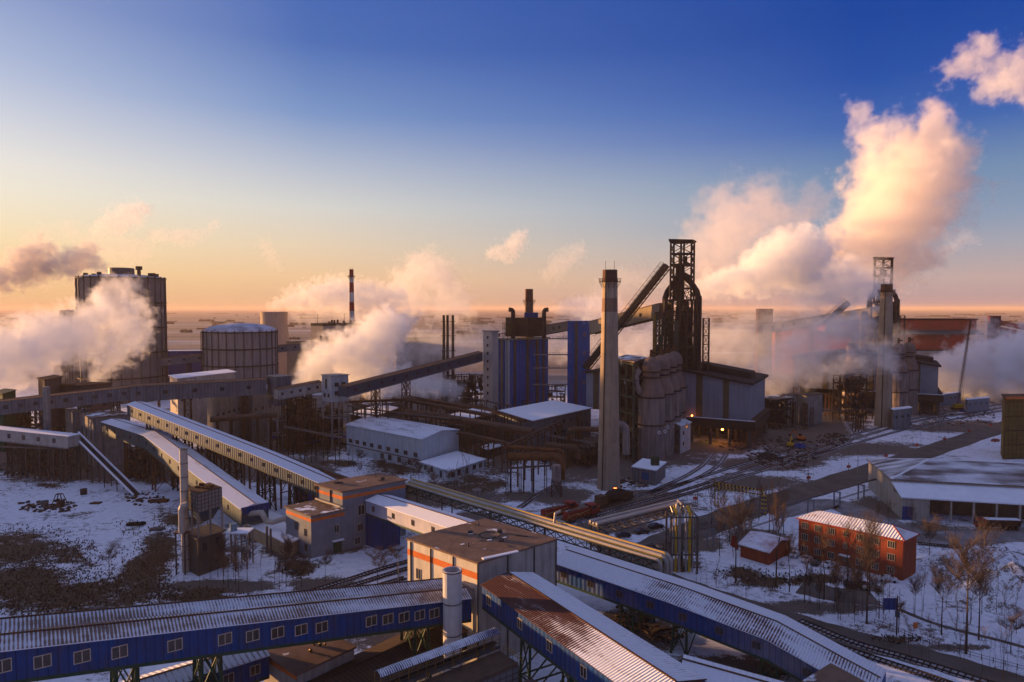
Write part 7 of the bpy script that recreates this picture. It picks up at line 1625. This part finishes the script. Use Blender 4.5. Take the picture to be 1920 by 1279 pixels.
many(14, ((1290, 1080), (1450, 1120), (1480, 1160), (1290, 1110)), [4, 3], (3.5, 6), 'one of the thin saplings beyond the long right gallery', 'saplings beyond the right gallery', 7)
many(34, ((1490, 1110), (1680, 1150), (1700, 1190), (1490, 1150)), [3, 0, 4, 3], (4, 8), 'one of the thin bare trees between the red office and the lower road', 'trees below the red office', 11)
many(16, ((1700, 1120), (1910, 1150), (1910, 1210), (1720, 1170)), [3, 3, 4], (4, 8), 'one of the scattered thin saplings on the snow at far right', 'saplings on the right snow field', 12)
many(12, ((150, 1000), (330, 985), (330, 1060), (180, 1100)), [4, 2], (2.5, 4.5), 'one of the small bare shrubs in the brush at lower left', 'shrubs in the brush', 8)
many(10, ((1620, 990), (1800, 1000), (1840, 1020), (1640, 1005)), [1, 4], (4, 7), 'one of the reddish saplings behind the red office', 'saplings behind the office', 9)
for i in range(38):
    f = i / 37; u = 1255 + (1880 - 1255) * f; v = 960 - 28 * f * 1.2 + (790 - 932) * f + 8 * math.sin(f * 3.14)
    put(3, u + random.uniform(-2, 2), v, random.uniform(3.5, 5.5), 'one of the evenly spaced thin saplings lining the railway at right', 'row of saplings along the railway')
for p in TP:
    pass
_h = G(1375, 1045); m = MB(); m.face([(_h.x - .8, _h.y, 3.2), (_h.x + 1.4, _h.y + .2, 1.8), (_h.x + 1.0, _h.y + .1, 5.2), (_h.x - .4, _h.y, 6)]); m.face([(_h.x - .4, _h.y + .08, 6), (_h.x + 1.0, _h.y + .18, 5.2), (_h.x + 1.4, _h.y + .28, 1.8), (_h.x - .8, _h.y + .08, 3.2)]); m.beam((_h.x, _h.y, 0), (_h.x - .3, _h.y, 6), .1)
tag(m.build('red_banner', M('red_cloth', (.35, .03, .02), None, 1, .8)), 'drooping red cloth banner beside the bare tree below the cottage', 'banner')
# ================================================================== STEAM
def steam(label, pts, dens=.05, res=None, scale=None, amp=1.0, seed=0, thr=2.2, soft=.30, mul=3.6, col=(1, 1, 1), aniso=.0, edge=1.0):
    """pts: (u, v, y, radius_px). A cloud that fills a tube round these points, broken up by noise."""
    W = [(*D(u, v, y), r * y / F) for (u, v, y, r) in pts]
    fine = []
    for a, b in zip(W, W[1:]):
        for i in range(7): t = i / 7; fine.append([a[k] * (1 - t) + b[k] * t for k in range(4)])
    fine.append(list(W[-1])); rm = sum(w[3] for w in fine) / len(fine)
    sc_ = scale or 2.0 / rm; res = res or max(.8, rm / 16)
    me = bpy.data.meshes.new('steam_path'); me.from_pydata([f[:3] for f in fine], [], [])
    at = me.attributes.new('rad', 'FLOAT', 'POINT'); at.data.foreach_set('value', [f[3] for f in fine])
    o = bpy.data.objects.new('steam_plume', me); sc.collection.objects.link(o)
    ng = bpy.data.node_groups.new('steam', 'GeometryNodeTree'); ng.interface.new_socket('Geometry', in_out='INPUT', socket_type='NodeSocketGeometry'); ng.interface.new_socket('Geometry', in_out='OUTPUT', socket_type='NodeSocketGeometry')
    N = ng.nodes.new; L = ng.links.new; gi = N('NodeGroupInput'); go = N('NodeGroupOutput'); vc = N('GeometryNodeVolumeCube')
    mx = [max(f[k] + 1.45 * f[3] for f in fine) for k in range(3)]; mn = [min(f[k] - 1.45 * f[3] for f in fine) for k in range(3)]; mn[2] = max(mn[2], .5)
    vc.inputs['Min'].default_value = mn; vc.inputs['Max'].default_value = mx
    for k, ax in enumerate('XYZ'): vc.inputs['Resolution ' + ax].default_value = max(8, min(280, int((mx[k] - mn[k]) / res)))
    pos = N('GeometryNodeInputPosition'); sn = N('GeometryNodeSampleNearest'); L(gi.outputs[0], sn.inputs['Geometry'])
    mp = N('ShaderNodeVectorMath'); mp.operation = 'ADD'; mp.inputs[1].default_value = (seed * 137.1, seed * 71.3, seed * 35.7); L(pos.outputs[0], mp.inputs[0])
    no = N('ShaderNodeTexNoise'); no.inputs['Scale'].default_value = sc_ * .45; no.inputs['Detail'].default_value = 2; L(mp.outputs[0], no.inputs['Vector'])
    s1 = N('ShaderNodeVectorMath'); s1.operation = 'SUBTRACT'; s1.inputs[1].default_value = (.5, .5, .5); L(no.outputs['Color'], s1.inputs[0])
    s2 = N('ShaderNodeVectorMath'); s2.operation = 'SCALE'; s2.inputs['Scale'].default_value = amp * rm * 1.5; L(s1.outputs[0], s2.inputs[0])
    s3 = N('ShaderNodeVectorMath'); s3.operation = 'ADD'; L(pos.outputs[0], s3.inputs[0]); L(s2.outputs[0], s3.inputs[1]); L(s3.outputs[0], sn.inputs['Sample Position'])
    sp = N('GeometryNodeSampleIndex'); sp.data_type = 'FLOAT_VECTOR'; L(gi.outputs[0], sp.inputs['Geometry']); L(pos.outputs[0], sp.inputs['Value']); L(sn.outputs[0], sp.inputs['Index'])
    sr = N('GeometryNodeSampleIndex'); sr.data_type = 'FLOAT'; L(gi.outputs[0], sr.inputs['Geometry']); L(sn.outputs[0], sr.inputs['Index'])
    ra = N('GeometryNodeInputNamedAttribute'); ra.data_type = 'FLOAT'; ra.inputs[0].default_value = 'rad'; L(ra.outputs[0], sr.inputs['Value'])
    ds = N('ShaderNodeVectorMath'); ds.operation = 'DISTANCE'; L(s3.outputs[0], ds.inputs[0]); L(sp.outputs[0], ds.inputs[1])
    dv = N('ShaderNodeMath'); dv.operation = 'DIVIDE'; L(ds.outputs['Value'], dv.inputs[0]); L(sr.outputs[0], dv.inputs[1])
    n2 = N('ShaderNodeTexNoise'); n2.inputs['Scale'].default_value = sc_; n2.inputs['Detail'].default_value = 7; n2.inputs['Roughness'].default_value = .70; L(mp.outputs[0], n2.inputs['Vector'])
    m1 = N('ShaderNodeMath'); m1.operation = 'MULTIPLY_ADD'; L(n2.outputs[0], m1.inputs[0]); m1.inputs[1].default_value = -mul; m1.inputs[2].default_value = thr + .55
    m2 = N('ShaderNodeMath'); m2.operation = 'SUBTRACT'; L(m1.outputs[0], m2.inputs[0]); L(dv.outputs[0], m2.inputs[1])
    mr = N('ShaderNodeMapRange'); mr.interpolation_type = 'SMOOTHSTEP'; L(m2.outputs[0], mr.inputs['Value']); mr.inputs['From Min'].default_value = 0; mr.inputs['From Max'].default_value = soft
    L(mr.outputs[0], vc.inputs['Density'])
    key = 'steam_%g_%s' % (dens, str(col))
    if key not in MATS:
        mat = bpy.data.materials.new('steam'); mat.use_nodes = True; mt = mat.node_tree; mt.nodes.clear(); out = mt.nodes.new('ShaderNodeOutputMaterial'); pv = mt.nodes.new('ShaderNodeVolumePrincipled'); mt.links.new(pv.outputs[0], out.inputs['Volume'])
        pv.inputs['Color'].default_value = (*col, 1); pv.inputs['Density'].default_value = dens; pv.inputs['Anisotropy'].default_value = aniso; MATS[key] = mat
    sm = N('GeometryNodeSetMaterial'); sm.inputs['Material'].default_value = MATS[key]; L(vc.outputs[0], sm.inputs[0]); L(sm.outputs[0], go.inputs[0])
    md = o.modifiers.new('steam', 'NODES'); md.node_group = ng; me.materials.append(MATS[key])
    return tag(o, label, 'steam', kind='stuff')
steam('dense white steam bank rolling across the left edge in front of the gas holder', [(-60, 700, 380, 62), (20, 665, 380, 58), (90, 645, 380, 54), (150, 622, 380, 50), (200, 588, 380, 44), (235, 552, 380, 28)], .085, seed=1, thr=2.35)
steam('ragged lower fringe of the left steam bank drifting down right', [(255, 590, 385, 32), (250, 630, 385, 34), (215, 660, 385, 34), (185, 692, 385, 20), (178, 718, 385, 8)], .10, seed=2, thr=2.2)
steam('brown grey smoke puffs streaming in at upper left', [(-30, 530, 700, 26), (15, 518, 700, 24), (55, 500, 700, 38), (75, 478, 700, 30)], .10, seed=3, thr=2.3, col=(.86, .82, .80))
steam('second brown grey puff nearer the gas holder top at left', [(100, 505, 700, 20), (140, 495, 700, 32), (165, 475, 700, 22), (185, 500, 700, 14)], .09, seed=33, thr=2.25, col=(.86, .82, .80))
steam('orange torn puff high above the gas holder', [(180, 430, 800, 18), (215, 420, 800, 28), (245, 402, 800, 32), (270, 392, 800, 20)], .03, seed=4, thr=2.1)
steam('orange thin wisp right of the high torn puff', [(290, 440, 800, 16), (340, 445, 800, 22), (375, 442, 800, 14), (405, 420, 800, 10)], .022, seed=34, thr=2.05)
steam('pale haze of smoke between the upper left puffs and wisps', [(60, 450, 780, 24), (120, 430, 780, 22), (190, 465, 780, 36), (260, 470, 780, 40)], .008, seed=14, thr=2.1)
steam('long flat plume drifting right from the cooling tower rim', [(502, 580, 700, 6), (525, 568, 700, 15), (570, 556, 705, 26), (630, 554, 710, 34), (690, 562, 715, 34), (745, 556, 720, 24)], .06, seed=5, thr=2.3)
steam('thin tail of the cooling tower plume over the horizon', [(560, 590, 715, 22), (700, 586, 715, 28), (800, 578, 720, 30), (870, 580, 720, 20)], .018, seed=15)
steam('tall pinkish puff over the horizon at centre', [(765, 570, 800, 34), (775, 530, 800, 42), (795, 508, 800, 42), (835, 535, 800, 42), (860, 575, 800, 32)], .022, seed=6, thr=2.25)
steam('bright white steam cloud behind the pale transfer tower', [(556, 722, 352, 10), (585, 695, 356, 28), (620, 672, 360, 38), (665, 668, 364, 44), (705, 640, 368, 44), (740, 612, 372, 36), (765, 600, 374, 18)], .13, seed=7, thr=2.4)
steam('white steam rolling under the steep gallery', [(640, 722, 356, 20), (690, 708, 376, 32), (745, 715, 392, 32), (800, 720, 404, 24), (850, 735, 410, 18)], .10, seed=8, thr=2.35)
steam('thin steam veils round the three steel stacks', [(750, 655, 460, 34), (800, 650, 460, 40), (850, 655, 462, 44), (895, 645, 465, 38), (935, 625, 465, 22)], .028, seed=9, thr=2.2)
steam('blue grey plume blowing right from the roof machinery vent', [(1028, 580, 404, 4), (1048, 577, 405, 12), (1078, 577, 408, 22), (1112, 582, 412, 26), (1150, 575, 418, 20)], .08, seed=10, thr=2.35, col=(.93, .95, 1))
steam('lavender steam bank behind the tall chimney and the tan gallery', [(1035, 640, 470, 34), (1085, 632, 470, 50), (1150, 640, 472, 58), (1215, 640, 475, 58)], .04, seed=11, soft=.5)
steam('pink smoke behind the skip bridge and tall chimney', [(1110, 560, 560, 22), (1160, 530, 560, 30), (1205, 515, 560, 30), (1245, 525, 560, 18)], .016, seed=16)
steam('plume shooting right from the blast furnace top', [(1302, 540, 380, 10), (1326, 536, 380, 19), (1365, 527, 385, 26), (1410, 522, 390, 32), (1445, 500, 395, 42), (1485, 484, 400, 52), (1520, 480, 405, 42)], .12, seed=12, thr=2.4)
steam('tumbling steam between the two furnaces', [(1500, 520, 405, 42), (1545, 528, 410, 52), (1600, 532, 415, 50), (1645, 540, 420, 36)], .055, seed=13, thr=2.2)
steam('towering sunlit column of steam rising to the upper right', [(1570, 530, 520, 44), (1620, 480, 520, 74), (1665, 430, 520, 92), (1700, 370, 520, 98), (1735, 310, 520, 86), (1760, 262, 520, 54)], .05, seed=17, res=1.6, thr=2.32, col=(1, .95, .91))
steam('steam drifting across the top lattice of the second furnace', [(1610, 515, 455, 18), (1640, 508, 455, 24), (1672, 520, 455, 18)], .035, seed=41, thr=2.2)
steam('torn upper left fringe of the towering steam column', [(1710, 255, 525, 46), (1665, 240, 525, 50), (1630, 260, 525, 44), (1615, 208, 525, 32), (1645, 310, 525, 38)], .03, seed=18, thr=1.95, scale=.10)
steam('large soft pink cloud behind the blast furnace plume', [(1320, 500, 640, 60), (1365, 430, 640, 74), (1430, 400, 640, 68), (1490, 405, 640, 58), (1530, 390, 640, 32)], .013, seed=19, soft=.5, thr=2.3, col=(1, .93, .90))
steam('soft pink cloud low behind the furnace', [(1330, 560, 640, 60), (1400, 540, 640, 84), (1480, 520, 640, 74), (1560, 560, 640, 56)], .007, seed=20, soft=.6, thr=2.3, col=(1, .92, .88))
steam('detached pink cloud in the upper right corner', [(1770, 155, 620, 14), (1805, 122, 620, 36), (1850, 95, 620, 36), (1870, 150, 620, 46), (1910, 132, 620, 56), (1970, 150, 620, 64)], .03, seed=21, thr=2.05)
steam('low steam flooding the ground between cast house and second furnace', [(1420, 745, 420, 30), (1445, 705, 420, 46), (1490, 672, 420, 56), (1540, 640, 425, 60), (1590, 610, 425, 46)], .045, seed=22, thr=2.2)
steam('veil of steam crossing in front of the second cast house', [(1560, 690, 372, 22), (1610, 672, 372, 34), (1655, 668, 370, 32), (1675, 695, 370, 18)], .045, seed=23, thr=2.2)
steam('pale steam backdrop right of the blast furnace', [(1330, 640, 500, 52), (1390, 650, 500, 64), (1450, 640, 500, 64), (1520, 600, 500, 54)], .02, seed=24, soft=.5, thr=2.3)
steam('dense white steam bank rolling at the right below the red shed', [(1765, 702, 500, 28), (1790, 697, 500, 42), (1830, 705, 500, 48), (1875, 690, 500, 50), (1925, 685, 500, 54), (1980, 690, 500, 56)], .13, seed=25, thr=2.4)
steam('wisps of steam climbing before the dark red tower', [(1820, 650, 510, 20), (1835, 625, 510, 26), (1850, 605, 510, 18), (1880, 640, 510, 22), (1915, 650, 510, 24)], .04, seed=26, thr=2.1)
steam('steam and smoke round the second skip bridge', [(1560, 610, 440, 26), (1610, 622, 440, 38), (1650, 640, 440, 42), (1690, 632, 440, 30)], .02, seed=27, thr=2.1)
steam('small pink puff high at centre', [(925, 475, 900, 16), (955, 468, 900, 24), (980, 445, 900, 16)], .03, seed=28, thr=2.15)
steam('faint pink smudge right of the small puff', [(1035, 510, 900, 22), (1060, 485, 900, 28), (1085, 470, 900, 18)], .012, seed=29, thr=2.15)
steam('very faint smudge above the cooling tower', [(495, 460, 900, 16), (510, 480, 900, 18), (520, 500, 900, 12)], .012, seed=30, thr=2.1)
steam('small grey wisps right of the towering column', [(1770, 475, 900, 16), (1810, 445, 900, 20), (1830, 450, 900, 12)], .012, seed=31, thr=2.1, col=(.8, .85, 1))
# ================================================================== HAZE
m = MB(); m.box(-33000, 33000, -500, 42000, -2, 112)
hz_ = bpy.data.materials.new('haze_air'); hz_.use_nodes = True; nt = hz_.node_tree; nt.nodes.clear(); out = nt.nodes.new('ShaderNodeOutputMaterial'); pv = nt.nodes.new('ShaderNodeVolumePrincipled'); nt.links.new(pv.outputs[0], out.inputs['Volume'])
pv.inputs['Density'].default_value = .00006; pv.inputs['Color'].default_value = (.85, .66, .53, 1); pv.inputs['Anisotropy'].default_value = .05
o = m.build('haze', hz_); tag(o, 'warm haze lying over the plain and the works', 'haze', kind='stuff')
